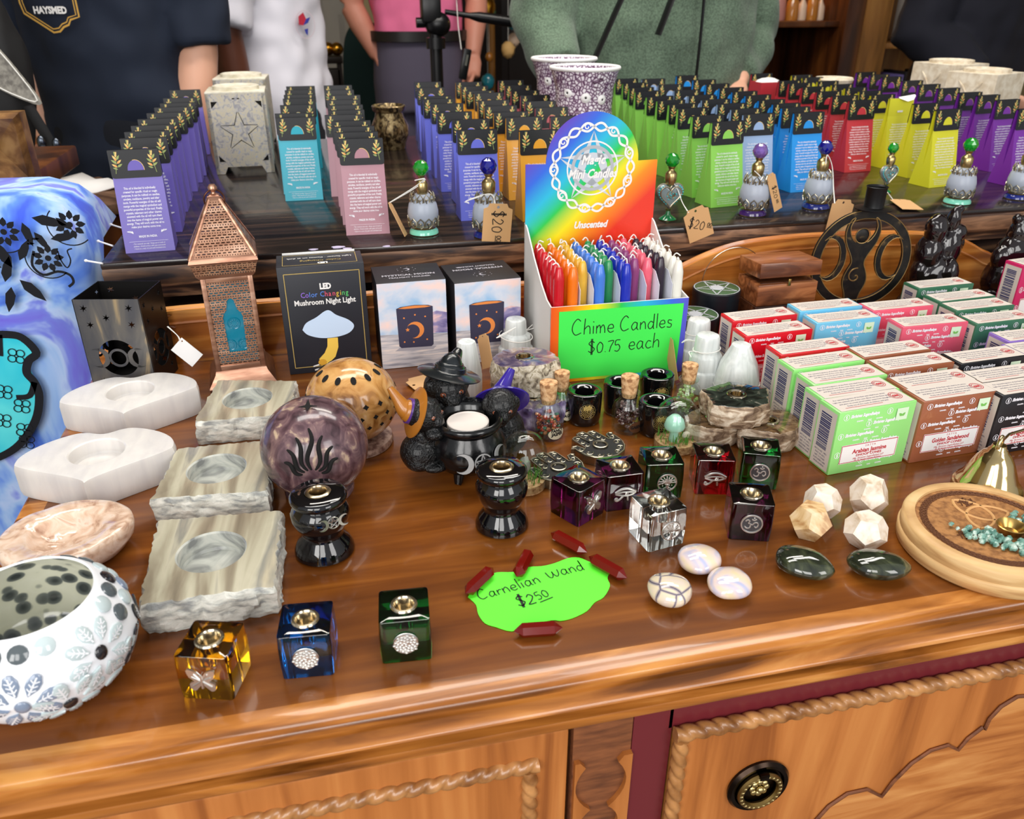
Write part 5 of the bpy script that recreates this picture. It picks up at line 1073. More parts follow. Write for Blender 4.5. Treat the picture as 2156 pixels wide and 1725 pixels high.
# --- black incense candle holders
for label, x, y, h, k, em in (('black glazed candlestick with a silver triple moon charm', -.027, .553, .0555, 1.06, 1), ('plain black glazed candlestick in front of the cauldron', .12, .555, .057, 1.0, 0)):
    r = thing('black_candlestick', label, 'candle holder', (x, y, Z0), 0, 'black glazed candlesticks')
    pr_ = [(0, 0), (.0205, 0), (.0225, .0015), (.0222, .005), (.0195, .011), (.0155, .016), (.0145, .019), (.0155, .0215), (.019, .027), (.0215, .034), (.0218, .0395), (.0195, .044), (.0175, .0465), (.0185, .048), (.0205, .0495), (.0212, .052), (.0208, .0545), (.019, .056), (.010, .0562), (.0095, .045), (0, .045)]
    MB().lathe([(a*k, b*h/.0562) for a, b in pr_], 56).build('body', [BLKGLOSS], r, ang=50)
    MB().lathe([(.0066, h-.010), (.0066, h+.0005), (.0072, h+.0014), (.0088, h+.0014), (.0102, h+.0004), (.0098, h-.0006)], 36).build('ferrule', [M('nickel_ferrule', (186, 170, 140), rough=.22, metal=1)], r)
    if em:
        T = frame((.0095, -.0205, .0395), (.9, .32, .0), (-.03, .12, 1)); m = MB()
        m.tube([(.0046*math.cos(2*PI*i/24), .0046*math.sin(2*PI*i/24), .0012) for i in range(24)], .0005, 6, 0, T, True)
        for i in range(5):
            a, b = PI/2+2*PI*i/5, PI/2+2*PI*(i+2)/5; m.tube([(.0045*math.cos(a), .0045*math.sin(a), .0012), (.0045*math.cos(b), .0045*math.sin(b), .0012)], .0004, 5, 0, T)
        for s in (-1, 1): m.plate([crescent(.0048, s*.0085, 0, PI if s < 0 else 0, .34)], .0014, 0, T)
        m.build('moon_charm', [SILVER], r)
# --- glass cube incense holders
def glass(name, c, rough=.03): return M('cube_glass_'+name, c, rough=rough, tr=1, ior=1.5, coat=.3)
CUP = M('nickel_cup', (196, 184, 160), rough=.16, metal=1)
PEW = M('pewter_emblem', (222, 220, 216), rough=.34, metal=1); PEWD = M('pewter_dark', (92, 92, 96), rough=.45, metal=.8)
def emblem(kind):
    m = MB()
    if kind == 'butterfly':
        w_ = smooth([(0, .001), (.002, .006), (.006, .0085), (.0085, .008), (.0075, .003), (.0045, 0), (.0075, -.002), (.0075, -.006), (.005, -.0075), (.0025, -.005), (0, -.002)], 3)
        for s in (-1, 1): m.plate([[(s*x, y) for x, y in (w_ if s > 0 else w_[::-1])]], .0016)
        m.tube([(0, -.005, .0016), (0, .005, .0016)], .0009, 6)
        for s in (-1, 1):
            m.tube([(0, .005, .0016), (s*.002, .008, .0018)], .0004, 5)
            for a in (.5, .9, -.5): m.tube([(0, .0005, .0018), (s*.0065*math.cos(a), .0075*math.sin(a), .0018)], .00045, 5)
    elif kind == 'eye':
        m.tube(smooth([(-.009, .0018, .0006), (-.004, .0052, .0012), (.002, .0052, .0012), (.0085, .0015, .0006)], 4), .0011, 6); m.tube(smooth([(-.0088, .0005, .0006), (-.003, .0022, .0012), (.004, .0018, .0012), (.0085, .0008, .0006)], 4), .0009, 6)
        m.tube(smooth([(-.0088, .0005, .0006), (-.002, -.0012, .0012), (.004, -.001, .0012), (.0085, .0008, .0006)], 4), .0009, 6); m.ball((.0008, .0006, .001), (.0016, .0016, .001), 10, 8)
        m.tube([(.0012, -.001, .001), (.0018, -.0062, .001)], .0009, 6); m.tube(smooth([(-.002, -.0012, .001), (-.0045, -.004, .001), (-.0075, -.0058, .001), (-.0092, -.0045, .001), (-.0082, -.0032, .001), (-.007, -.004, .001)], 4), .0009, 6)
    else:
        rim = .0078
        m.tube([(rim*math.cos(2*PI*i/36), rim*math.sin(2*PI*i/36), .0008) for i in range(36)], .0008, 6, 0, None, True)
        if kind == 'om':
            m.lathe([(0, .0002), (rim, .0002), (rim, .0006), (0, .0006)], 36, 1)
            q = lambda P: m.tube(smooth([(x, y, .0009) for x, y in P], 4), .0006, 6)
            q([(-.0048, .0025), (-.0035, .0038), (-.0018, .0028), (-.0026, .0008), (-.001, -.0002), (-.0012, -.0032), (-.0036, -.0038), (-.0052, -.0022)]); q([(-.0022, .0006), (.0004, -.0004), (.002, .0014), (.004, .0014), (.0048, -.001), (.0034, -.003), (.0022, -.0018)])
            q([(-.0004, .0046), (.0014, .0036), (.0032, .0048)]); m.ball((.0014, .0058, .0009), .0007, 8, 6)
        elif kind == 'tree':
            m.tube([(0, -.0076, .0008), (.0002, -.001, .0014)], [.0014, .001], 7)
            for i in range(9):
                a = PI/2+(i-4)*.42; m.tube(smooth([(0, -.0022, .0012), (.0025*math.cos(a), .0005+.002*math.sin(a), .0014), (.0072*math.cos(a+.12), .0072*math.sin(a+.12), .0009)], 3), .0005, 6)
            for i in range(5): a = -PI/2+(i-2)*.34; m.tube([(0, -.004, .001), (.0074*math.cos(a), .0074*math.sin(a), .0009)], .00045, 5)
            for i in range(26): a, q_ = i*2.4, .0066*(i/26)**.5; m.ball((q_*math.cos(a), .0012+q_*math.sin(a)*.85, .0012), .0006, 6, 5)
        else:
            m.lathe([(0, .0016), (rim*.8, .0012), (rim*1.05, .0002), (rim*1.1, 0)], 26)
            for i in range(40): a, q_ = i*2.4, rim*1.05*(i/40)**.5; m.ball((q_*math.cos(a), q_*math.sin(a), .0013), (.0012, .0009, .0009), 7, 5)
    return m
CUBES = [('amber glass incense cube with a silver butterfly', 441, 1347, -17, 'amber', (226, 160, 8), 'butterfly'), ('blue glass incense cube with a round silver flower medallion', 643, 1305, -6, 'blue', (0, 96, 176), 'boss'),
 ('green glass incense cube standing alone with a round silver medallion', 850, 1275, -5, 'green', (8, 92, 30), 'boss'), ('dark purple glass incense cube with a butterfly emblem', 1218, 1007, 30, 'plum', (66, 8, 44), 'butterfly'),
 ('dark purple glass incense cube with an eye emblem', 1305, 982, 0, 'plum', 0, 'eye'), ('dark green glass incense cube with a tree emblem', 1393, 960, -9, 'green', 0, 'tree'), ('dark red glass incense cube with an eye emblem', 1503, 952, -15, 'ruby', (128, 5, 16), 'eye'),
 ('dark green glass incense cube with an om disc', 1602, 940, -24, 'green', 0, 'om'), ('clear glass incense cube with a tree emblem', 1387, 1057, 9, 'clear', (232, 236, 232), 'tree'), ('dark purple glass incense cube with an om disc', 1582, 1041, -20, 'plum', 0, 'om')]
S = .0345
for label, px, py, a, gname, gc, em in CUBES:
    P = at(px, py, TOP+S); r = thing('incense_cube', label, 'incense holder', (P.x, P.y, Z0), math.radians(a), 'glass incense cubes')
    m = MB(); sq = [(-S/2, -S/2), (S/2, -S/2), (S/2, S/2), (-S/2, S/2)]; rr = .0022
    rs = []
    for cx, cy, a0 in ((S/2-rr, -S/2+rr, -PI/2), (S/2-rr, S/2-rr, 0), (-S/2+rr, S/2-rr, PI/2), (-S/2+rr, -S/2+rr, PI)):
        rs += [(cx+rr*math.cos(a0+PI/2*k/4), cy+rr*math.sin(a0+PI/2*k/4)) for k in range(5)]
    slab(m, rs, S, (0, 0), .0068, .013, n=80, rough=0.0, edge=.0009, levels=3); m.build('glass_block', [glass(gname, gc) if gc else MC['cube_glass_'+gname]], r, ang=40)
    MB().lathe([(0, S-.0115), (.0045, S-.0115), (.0058, S-.009), (.0062, S+.0004), (.0072, S+.0016), (.0086, S+.0015), (.0093, S+.0006), (.0092, S+.0003)], 36).build('cup', [CUP], r)
    T = TR(0 if em != 'tree' else .002, -S/2-.0003, S*.5) @ XZ @ (SC(1.06, 1.06, 1) if em != 'boss' else SC(.98, .98, 1)); e = emblem(em); e.v = [T @ v for v in e.v]; e.build('emblem', [PEW, PEWD], r)
# --- carnelian wands, price label, tumbled stones
CARN = M('carnelian', (112, 16, 8), rough=.12, tr=.15, coat=.35)
def wand(label, a, b, rad=.0052):
    A, B = at(*a, TOP+rad), at(*b, TOP+rad); c = (A+B)/2; L = (B-A).length; d = (B-A).normalized()
    r = thing('carnelian_wand', label, 'crystal', (c.x, c.y, TOP+.0006), math.atan2(d.y, d.x), 'carnelian wands'); m = MB(); R = []
    for x, q in ((-L/2, .06), (-L/2+.006, 1), (L/2-.006, 1), (L/2, .06)): R.append([(x, rad*q*math.cos(PI*k/3), rad*.87+rad*q*math.sin(PI*k/3)) for k in range(6)])
    m.rings(R).build('shaft', [CARN], r, sm=False)
wand('carnelian wand lying at the upper end of the label, furthest back', (1160, 1122), (1236, 1163)); wand('carnelian wand pointing away from the label edge nearest the pebbles', (1240, 1172), (1320, 1217))
wand('short looking carnelian wand poking onto the top edge of the green label', (1115, 1158), (1088, 1214)); wand('carnelian wand lying along the edge of the label near the glass cubes', (1038, 1196), (980, 1250)); wand('carnelian wand resting along the front edge of the green label', (1082, 1329), (1184, 1322))
lp = [(985, 1259), (1002, 1275), (1007, 1295), (1021, 1314), (1044, 1322), (1078, 1331), (1110, 1320), (1161, 1308), (1180, 1309), (1206, 1303), (1236, 1288), (1252, 1270), (1271, 1259), (1284, 1236), (1279, 1220), (1281, 1207), (1265, 1193), (1239, 1184), (1219, 1176), (1197, 1177), (1167, 1188), (1141, 1194), (1112, 1196), (1083, 1206), (1047, 1207), (1028, 1215), (1008, 1230), (994, 1246)]
W_ = [at(x, y, TOP) for x, y in lp]; C = at(1135, 1255, TOP); C.z = TOP+.0004
r = thing('price_label', 'bright green scalloped paper label for the carnelian wands', 'price label', C)
MB().plate([smooth([(p.x-C.x, p.y-C.y) for p in W_]+[(W_[0].x-C.x, W_[0].y-C.y)], 3)[:-1]], .0004).build('paper', [M('neon_green_label', (96, 246, 50), rough=.6)], r, sm=False)
m = MB()
def hand(txt, a, b, wd=.0008):
    A, B = at(*a, TOP)-C, at(*b, TOP)-C; A.z = B.z = .0008; L = (B-A).length; adv = sum(GLYPH[c][1] for c in txt); x = (B-A).normalized(); u_ = Vector((-x.y, x.x, 0)); m.script(txt, L/adv, wd, 0, frame(A, x, u_))
hand('Car', (1010, 1266), (1062, 1252)); hand('nelian', (1062, 1252), (1142, 1228)); hand('Wand', (1155, 1221), (1234, 1201)); hand('$2', (1092, 1281), (1134, 1272), .001); hand('50', (1133, 1266), (1160, 1256)); A, B = at(1137, 1271, TOP)-C, at(1164, 1260, TOP)-C
m.ink([(A.x, A.y), (B.x, B.y)], .0009, 0, TR(0, 0, .0008)); m.build('handwriting', [INK], r, sm=False)
OPAL = M('iridescent_howlite', rough=.12, coat=1, ramp=('noise', (38, 38, 38), 2, .8, [(.32, (168, 176, 210)), (.45, (222, 202, 196)), (.58, (224, 206, 166)), (.72, (206, 172, 206))]))
OPALV = M('veined_howlite', rough=.12, coat=1, ramp=('edge', (55, 55, 55), 0, 0, [(0, (70, 64, 76)), (.025, (150, 140, 150)), (.07, (222, 206, 176)), (1, (206, 192, 220))]))
def pebble(name, label, cat_, px, py, rx, ry, hh, mat, grp, rz=0, pt=0, seed=0):
    P = at(px, py, TOP+hh*.5); u_ = ppm(P)
    def fn(p):
        k = 1+.07*mnoise.noise(p*1.3+Vector((seed, 0, 0)))
        if pt and p.x > 0: k *= 1+pt*max(0, p.x-.35)*(1-abs(p.y))
        return k
    r = thing(name, label, cat_, (P.x, P.y, Z0), rz, grp); MB().ball((0, 0, hh/2), (rx*u_, ry*u_, hh/2), 36, 22, 0, None, fn).build('stone', [mat], r, ang=80)
pebble('howlite_pebble', 'iridescent white pebble at the back of the three, below the clear glass cube', 'stone', 1472, 1178, 46, 44, .017, OPAL, 'iridescent pebbles', -.3, 0, 1)
pebble('howlite_pebble', 'smooth iridescent white pebble without dark veins, near the dark green stone', 'stone', 1536, 1228, 48, 46, .017, OPAL, 'iridescent pebbles', .2, 0, 5)
pebble('howlite_pebble', 'iridescent white pebble with dark veins', 'stone', 1410, 1242, 46, 48, .019, OPALV, 'iridescent pebbles', .5, 0, 9)
LABR = M('green_labradorite', rough=.08, coat=1, ramp=('noise', (50, 50, 50), 4, 1.5, [(.35, (22, 28, 20)), (.55, (52, 58, 40)), (.7, (84, 88, 62))]))
pebble('labradorite_palm_stone', 'dark green teardrop palm stone nearer the pebbles', 'stone', 1688, 1184, 56, 47, .018, LABR, 'green palm stones', -.75, .35, 3)
pebble('labradorite_palm_stone', 'dark green palm stone nearer the round wooden board', 'stone', 1847, 1189, 60, 44, .018, LABR, 'green palm stones', -.35, .22, 7)
GEO = M('fossil_coral', rough=.4, coat=.15, ramp=('noise', (90, 90, 90), 4, .6, [(.35, (196, 170, 140)), (.5, (226, 212, 194)), (.65, (236, 226, 214))])); GEOB = M('fossil_coral_brown', rough=.4, coat=.15, ramp=('noise', (110, 60, 60), 4, .8, [(.36, (176, 130, 80)), (.5, (214, 180, 130)), (.65, (232, 208, 172))]))
def gem(label, px, py, rpx, mat, rx_, ry_, rz, sz=1):
    P = at(px, py, TOP+.0135); u_ = ppm(P); q = rpx*u_; bm = bmesh.new(); g = (1+5**.5)/2
    for a in (-1, 1):
        for b in (-1, 1):
            for c in (-1, 1): bm.verts.new((a, b, c))
            bm.verts.new((0, a/g, b*g)); bm.verts.new((a/g, b*g, 0)); bm.verts.new((a*g, 0, b/g))
    bmesh.ops.convex_hull(bm, input=bm.verts[:]); bmesh.ops.dissolve_limit(bm, angle_limit=.05, verts=bm.verts[:], edges=bm.edges[:]); bm.normal_update()
    # rest on the face that points most nearly down
    Rm = Euler((rx_, ry_, 0)).to_matrix().to_4x4(); f = min(bm.faces, key=lambda f: (Rm @ f.normal).z); Q = f.normal.rotation_difference(Vector((0, 0, -1))).to_matrix().to_4x4()
    m = MB(); m.add([Q @ (v.co*q/3**.5) for v in bm.verts], [[v.index for v in f.verts] for f in bm.faces] if not bm.verts.index_update() else []); bm.free()
    zz = min(v.z for v in m.v); m.v = [Vector((v.x, v.y, (v.z-zz)*sz)) for v in m.v]
    r = thing('faceted_stone', label, 'stone', (P.x, P.y, Z0), rz, 'faceted cream stones'); m.build('stone', [mat], r, sm=False)
gem('cream faceted stone at the back of its pair, nearer the purple om cube', 1732, 1056, 40, GEO, .2, .1, .3); gem('tan banded faceted stone in front of a paler one', 1707, 1098, 46, GEOB, .5, .3, .9, .96)
gem('taller peach faceted stone in the back of its pair, nearer the wooden board', 1828, 1050, 41, GEO, .9, .2, .2, 1.2); gem('whitest faceted stone, in front of the taller peach one', 1823, 1117, 46, GEO, .3, .8, 1.6, .95)
# --- round wooden incense board
MAPLE = M('pale_turned_wood', rough=.5, ramp=('noise', (18, 18, 160), 5, .6, [(.32, (176, 132, 84)), (.5, (206, 166, 112)), (.68, (222, 188, 136))])); MAPLED = M('engraved_wood', rough=.6, ramp=('noise', (200, 200, 60), 4, 0, [(.35, (128, 82, 40)), (.6, (170, 118, 66))]), bump=.3, bs=500); BURN = M('burnt_engraving', (92, 52, 24), rough=.7)
bR = .0655; r = thing('incense_board', 'round turned wooden incense board with a triquetra and green chips', 'incense holder', (.493, .4345, Z0), .35)
MB().lathe([(0, 0), (bR-.002, 0), (bR, .002), (bR+.0005, .010), (bR-.0005, .0118), (bR-.0012, .0122), (bR-.0008, .0128), (bR-.001, .021), (bR-.003, .0235), (bR-.007, .0238), (bR-.0105, .0236), (bR-.0108, .0215), (0, .0215)], 80, [0]*11+[1]).build('disc', [MAPLE, MAPLED], r, ang=50)
m = MB(); T = TR(0, 0, .0217)
for ph in (0, PI, PI/2, -PI/2):
    m.tube([((.0485+.0024*math.cos(18*a+ph))*math.cos(a), (.0485+.0024*math.cos(18*a+ph))*math.sin(a), 0) for a in [2*PI*i/260 for i in range(260)]], .00075, 5, 0, T, True)
m.build('knot_border', [BURN], r)
m = MB(); Rq = .0205; pc_ = RZ(-.35) @ (at(2064, 1081, TOP+.022)-Vector((.493, .4345, TOP+.022))); tc_ = [Vector((Rq*.577*math.cos(2.62+2*PI*k/3), Rq*.577*math.sin(2.62+2*PI*k/3), 0)) for k in range(3)]
for k in range(3):
    c, d1 = tc_[k], tc_[(k+1) % 3]-tc_[(k+2) % 3]; d2 = d1.cross(Vector((0, 0, 1))).normalized()*Rq
    if d2.dot(-c) < 0: d2 = -d2
    m.tube([pc_+c+d1*math.cos(PI*i/24)+d2*math.sin(PI*i/24) for i in range(25)], .0013, 6, 0, T, False, .6)
m.build('triquetra', [M('raised_wood', (206, 156, 100), rough=.5)], r)
for sx_, sy_ in ((-.026, .004), (.018, .03)):
    m = MB()
    for i in range(9): m.tube(smooth([(sx_+.006*math.cos(i*1.7), sy_+.004*math.sin(i*2.3), 0), (sx_+.003*math.cos(i*2.9+1), sy_+.005*math.sin(i*1.3), .0003), (sx_+.008*math.cos(i+2), sy_+.0045*math.cos(i*1.9), 0)], 3), .0005, 5, 0, T)
    m.build('dragon_engraving', [BURN], r)
CHIP = M('green_aventurine', rough=.25, coat=.4, ramp=('noise', (160, 160, 160), 3, 0, [(.35, (60, 104, 92)), (.5, (116, 158, 144)), (.65, (196, 212, 200))]))
rc = random.Random(11)
def chip(i, x, y):
    q = rc.uniform(.0022, .0038); c = (x, y, .0217+q*.55+rc.uniform(0, .0015)); o = Vector((i, 3.3, 1)); MB().ball(c, (q, q*rc.uniform(.6, .9), q*rc.uniform(.6, .8)), 6, 5, 0, RZ(0), lambda p: 1+.35*mnoise.noise(p*1.6+o)).build('stone_chip', [CHIP], r, sm=False)
poly = [RZ(-.35) @ (at(*q, TOP+.023)-Vector((.493, .4345, TOP+.023))) for q in ((1996, 1104), (2046, 1112), (2098, 1110), (2130, 1088), (2144, 1068), (2172, 1062), (2195, 1110), (2172, 1172), (2109, 1157), (2036, 1136))]
def inside(x, y):
    c = False
    for p, q in zip(poly, poly[1:]+poly[:1]):
        if (p.y > y) != (q.y > y) and x < (q.x-p.x)*(y-p.y)/(q.y-p.y)+p.x: c = not c
    return c
cupc = RZ(-.35) @ (at(2127, 1118, TOP+.023)-Vector((.493, .4345, TOP+.023)))
MB().lathe([(0, .0222), (.006, .0222), (.0075, .0245), (.0095, .0275), (.0105, .0285), (.0112, .028), (.0098, .025), (.0085, .022)], 36, 0, TR(cupc.x, cupc.y)).build('cup', [GOLDB], r)
n = 0
while n < 98:
    x, y = rc.uniform(-.06, .06), rc.uniform(-.06, .06)
    if not inside(x, y) or math.hypot(x-cupc.x, y-cupc.y) < .0125 or math.hypot(x, y) > .046: continue
    chip(n, x, y); n += 1
# --- brass bell
r = thing('brass_bell', 'polished brass bell with a loop handle, behind the round wooden board', 'bell', (.563, .512, Z0))
BRASS = M('polished_brass', (206, 182, 130), rough=.1, metal=1)
MB().lathe([(.026, 0), (.029, 0), (.0295, .0015), (.029, .003), (.0275, .0035), (.0275, .006), (.0262, .0068), (.0225, .013), (.019, .022), (.0155, .030), (.0115, .036), (.0085, .0385), (.008, .040), (.0068, .041), (.0055, .045), (0, .046)], 64).build('body', [BRASS], r, ang=40)
MB().tube([(.0055*math.cos(t), 0, .043+.0095*math.sin(t)) for t in [PI*i/14 for i in range(15)]], .0019, 10, 0, RZ(.6)).build('loop', [BRASS], r)
MB().tube([(.006, .004, .046), (.02, .012, .0465), (.05, .02, .045)], .0012, 8).build('pin', [BRASS], r)
# --- small black mini candle holders with gold printed emblems
for label, px, py, em in (('small black candle holder with a gold moon print, nearest the jasper bottle', 1231, 821, 1), ('small black candle holder half hidden behind the garnet bottle', 1308, 803, 0), ('small black candle holder furthest back, against the green price sheet', 1385, 787, 1), ('small black candle holder beside the glass dome with a mushroom', 1384, 843, 1)):
    h = .036; P = at(px, py, TOP+h); r = thing('mini_candle_holder', label, 'candle holder', (P.x, P.y, Z0), 0, 'small black candle holders')
    MB().lathe([(0, 0), (.0155, 0), (.0165, .0008), (.0175, .006), (.0182, .02), (.0185, .032), (.0178, .0355), (.0165, .0362), (.0125, .0352), (.0098, .0335), (.0095, .016), (0, .015)], 44).build('body', [M('black_glaze', (9, 9, 10), rough=.05, coat=.8)], r, ang=50)
    if em:
        m = MB(); a0 = -PI/2-.1
        for i in range(70):
            q = .0072*(i/70)**.5; a = i*2.4; dx, dz = q*math.cos(a), q*math.sin(a); aa = a0+dx/.0181
            T = frame((.0183*math.cos(aa), .0183*math.sin(aa), .019+dz), (-math.sin(aa), math.cos(aa), 0), (0, 0, 1)); face(m, ngon(5, .0005 if dz < .002 or abs(dx) > .004 else .0009), 0, T, .0002)
        for i in range(36):
            t = 2*PI*i/36; t2 = 2*PI*(i+.6)/36; aa = a0+.0083*math.cos(t)/.0181
            T = frame((.0183*math.cos(aa), .0183*math.sin(aa), .019), (-math.sin(aa), math.cos(aa), 0), (0, 0, 1)); m.ink([(0, .0083*math.sin(t)), (.0083*(math.cos(t2)-math.cos(t)), .0083*math.sin(t2))], .0004, 0, T @ TR(0, 0, .0003))
        m.build('gold_print', [GOLDP], r, sm=False)
# --- corked bottles of stone chips
BGL = M('clear_bottle_glass', (246, 250, 248), rough=.02)
def thin_glass(m):      # clear thin-walled glass: mostly passes straight through, mirror-like at grazing angles
    N = m.node_tree.nodes; L = m.node_tree.links; t = N.new('ShaderNodeBsdfTransparent'); t.inputs[0].default_value = (.93, .96, .95, 1); g = N.new('ShaderNodeBsdfGlossy'); g.inputs['Roughness'].default_value = .02
    f = N.new('ShaderNodeLayerWeight'); pw = N.new('ShaderNodeMath'); pw.operation = 'POWER'; pw.inputs[1].default_value = 3; L.new(f.outputs['Facing'], pw.inputs[0]); ml = N.new('ShaderNodeMath'); ml.operation = 'MULTIPLY_ADD'; ml.inputs[1].default_value = .4; ml.inputs[2].default_value = .035; L.new(pw.outputs[0], ml.inputs[0]); x = N.new('ShaderNodeMixShader'); L.new(ml.outputs[0], x.inputs[0]); L.new(t.outputs[0], x.inputs[1]); L.new(g.outputs[0], x.inputs[2]); L.new(x.outputs[0], N['Material Output'].inputs[0])
thin_glass(BGL); CORK = M('cork', rough=.8, ramp=('noise', (240, 240, 240), 4, 0, [(.35, (150, 104, 66)), (.5, (206, 160, 112)), (.65, (222, 182, 136))]), bump=.5, bs=500); LABB = M('brown_label', (84, 52, 32), rough=.4); LABC = M('clear_label', (196, 186, 160), rough=.4)
def vial(label, px, py, s, chips, word, lab, seed, full=.66):
    P = at(px, py, TOP); r = thing('corked_bottle', label, 'bottle', (P.x, P.y, Z0), .1, 'corked bottles of chips'); r.scale = (s, s, s); rr = random.Random(seed)
    MB().lathe([(0, 0), (.0125, 0), (.0138, .0015), (.014, .004), (.014, .023), (.012, .0285), (.0085, .0315), (.0078, .034), (.0098, .036), (.0102, .038), (.0085, .0385), (.0068, .0375), (.0068, .032), (.0108, .0275), (.0126, .0225), (.0126, .004), (.011, .0022), (0, .002)], 40).build('glass', [BGL], r, ang=60)
    MB().lathe([(0, .0335), (.0062, .0335), (.0068, .0385), (.0082, .052), (.0078, .0535), (0, .054)], 24).build('cork', [CORK], r)
    for i in range(92):
        z = rr.uniform(.003, .0285*full+.003); q = (.0102 if z < .022 else .0078)*rr.random()**.5; a = rr.uniform(0, 2*PI); c = rr.uniform(.0013, .0024)
        MB().ball((q*math.cos(a), q*math.sin(a), z), (c, c*rr.uniform(.6, 1), c*rr.uniform(.6, 1)), 6, 4, 0, None, lambda p: 1+.3*mnoise.noise(p*2+Vector((i, 0, 0)))).build('stone_chip', [rr.choice(chips)], r, sm=False)
    a0 = -PI/2+.25; m = MB(); RR = .01425
    def bend(vs): return [Vector(((RR+z)*math.cos(a0+x/RR), (RR+z)*math.sin(a0+x/RR), .0085+y)) for x, y, z in vs]
    t = MB(); n = 26; t.rings([[(.0085*k*math.cos(2*PI*i/n), .0055*k*math.sin(2*PI*i/n), .0003) for i in range(n)] for k in (1, .66, .33, .02)], 0, cap=False); w2 = MB()
    for j, wd_ in enumerate(word): w2.text(wd_, .0043, 1, TR(0, .0004-.0036*j+(.0016 if len(word) > 1 else -.0014), .0006), bold=.0002, sx=.85)
    m.add(bend(t.v), t.f, 0); m.add(bend(w2.v), w2.f, 1); m.build('label', [lab, INK], r, sm=False)
JC = [M('chip_'+n_, c, rough=.25, coat=.4) for n_, c in (('red', (170, 62, 44)), ('green', (58, 104, 84)), ('tan', (196, 130, 90)), ('brown', (110, 60, 44)))]
GC = [M('chip_garnet', (62, 28, 30), rough=.15, coat=.6), M('chip_garnet_pale', (120, 90, 88), rough=.15, coat=.6)]; PC = [M('chip_peridot', (168, 196, 110), rough=.15, coat=.6), M('chip_peridot_pale', (206, 222, 160), rough=.15, coat=.6)]
vial('corked glass bottle of red and green jasper chips', 1153, 918, 1.13, JC, ['FANCY', 'JASPER'], LABC, 1); vial('corked glass bottle of dark garnet chips', 1319, 904, 1.13, GC, ['GARNET'], LABB, 2, .8)
vial('corked glass bottle of pale green peridot chips', 1443, 868, 1.05, PC, ['PERIDOT'], LABB, 3, .9); vial('glass bottle half hidden behind the jasper bottle', 1181, 880, 1.0, JC, ['AGATE'], LABC, 4)
# --- glass domes on cork
MOSS = M('green_moss', (96, 160, 60), rough=.8); MUSH = M('pale_jade', (176, 222, 200), rough=.2, coat=.5, sss=.3)
def dome(label, px, py, rr, h, inside):
    P = at(px, py, TOP); r = thing('glass_dome', label, 'glass dome', (P.x, P.y, Z0), 0, 'small glass domes')
    MB().lathe([(0, 0), (rr*.93, 0), (rr*.93, .008), (0, .008)], 36).build('cork_base', [CORK], r)
    pf = [(rr, .002), (rr, h-rr)]+[(rr*math.cos(t), h-rr+rr*math.sin(t)) for t in [PI/2*i/10 for i in range(1, 10)]]+[(0, h)]
    pi_ = [(max(x-.0007, 0), z-(.0007 if x < rr*.5 else 0)) for x, z in pf][::-1]
    MB().lathe(pf+pi_, 44).build('glass', [BGL], r, ang=60)
    rd = random.Random(int(px)); m = MB()
    for i in range(90):
        a = rd.uniform(0, 2*PI); q = rr*.8*rd.random()**.5; L = rd.uniform(.003, .009 if inside else .012); x, y = q*math.cos(a), q*math.sin(a); m.tube([(x, y, .008), (x+rd.uniform(-.002, .002), y+rd.uniform(-.002, .002), .008+L)], [.0005, .0002], 4)
    tag(m.build('moss', [MOSS], r, sm=False), kind='stuff')
    if inside:
        m = MB().lathe([(0, .008), (.005, .008), (.0042, .014), (.0045, .021), (.003, .022), (.0095, .0215), (.0105, .0245), (.0085, .031), (.004, .0355), (0, .0365)], 28, 0, TR(-.004, -.003)); m.build('mushroom', [MUSH], r)
        MB().ball((.009, -.004, .0125), (.0045, .003, .004), 12, 8).build('pebble', [GEO], r)
    else:
        MB().ball((0, 0, .021), (.0055, .0055, .009), 14, 10, 0, None, lambda p: 1+.2*mnoise.noise(p*2)).build('crystal', [M('clear_point', (220, 214, 206), rough=.1, tr=.6)], r)
dome('glass dome with green moss on cork, behind the plain black candlestick', 1104, 1022, .0205, .055, 0); dome('glass dome with a pale mushroom inside', 1421, 938, .0225, .052, 1)
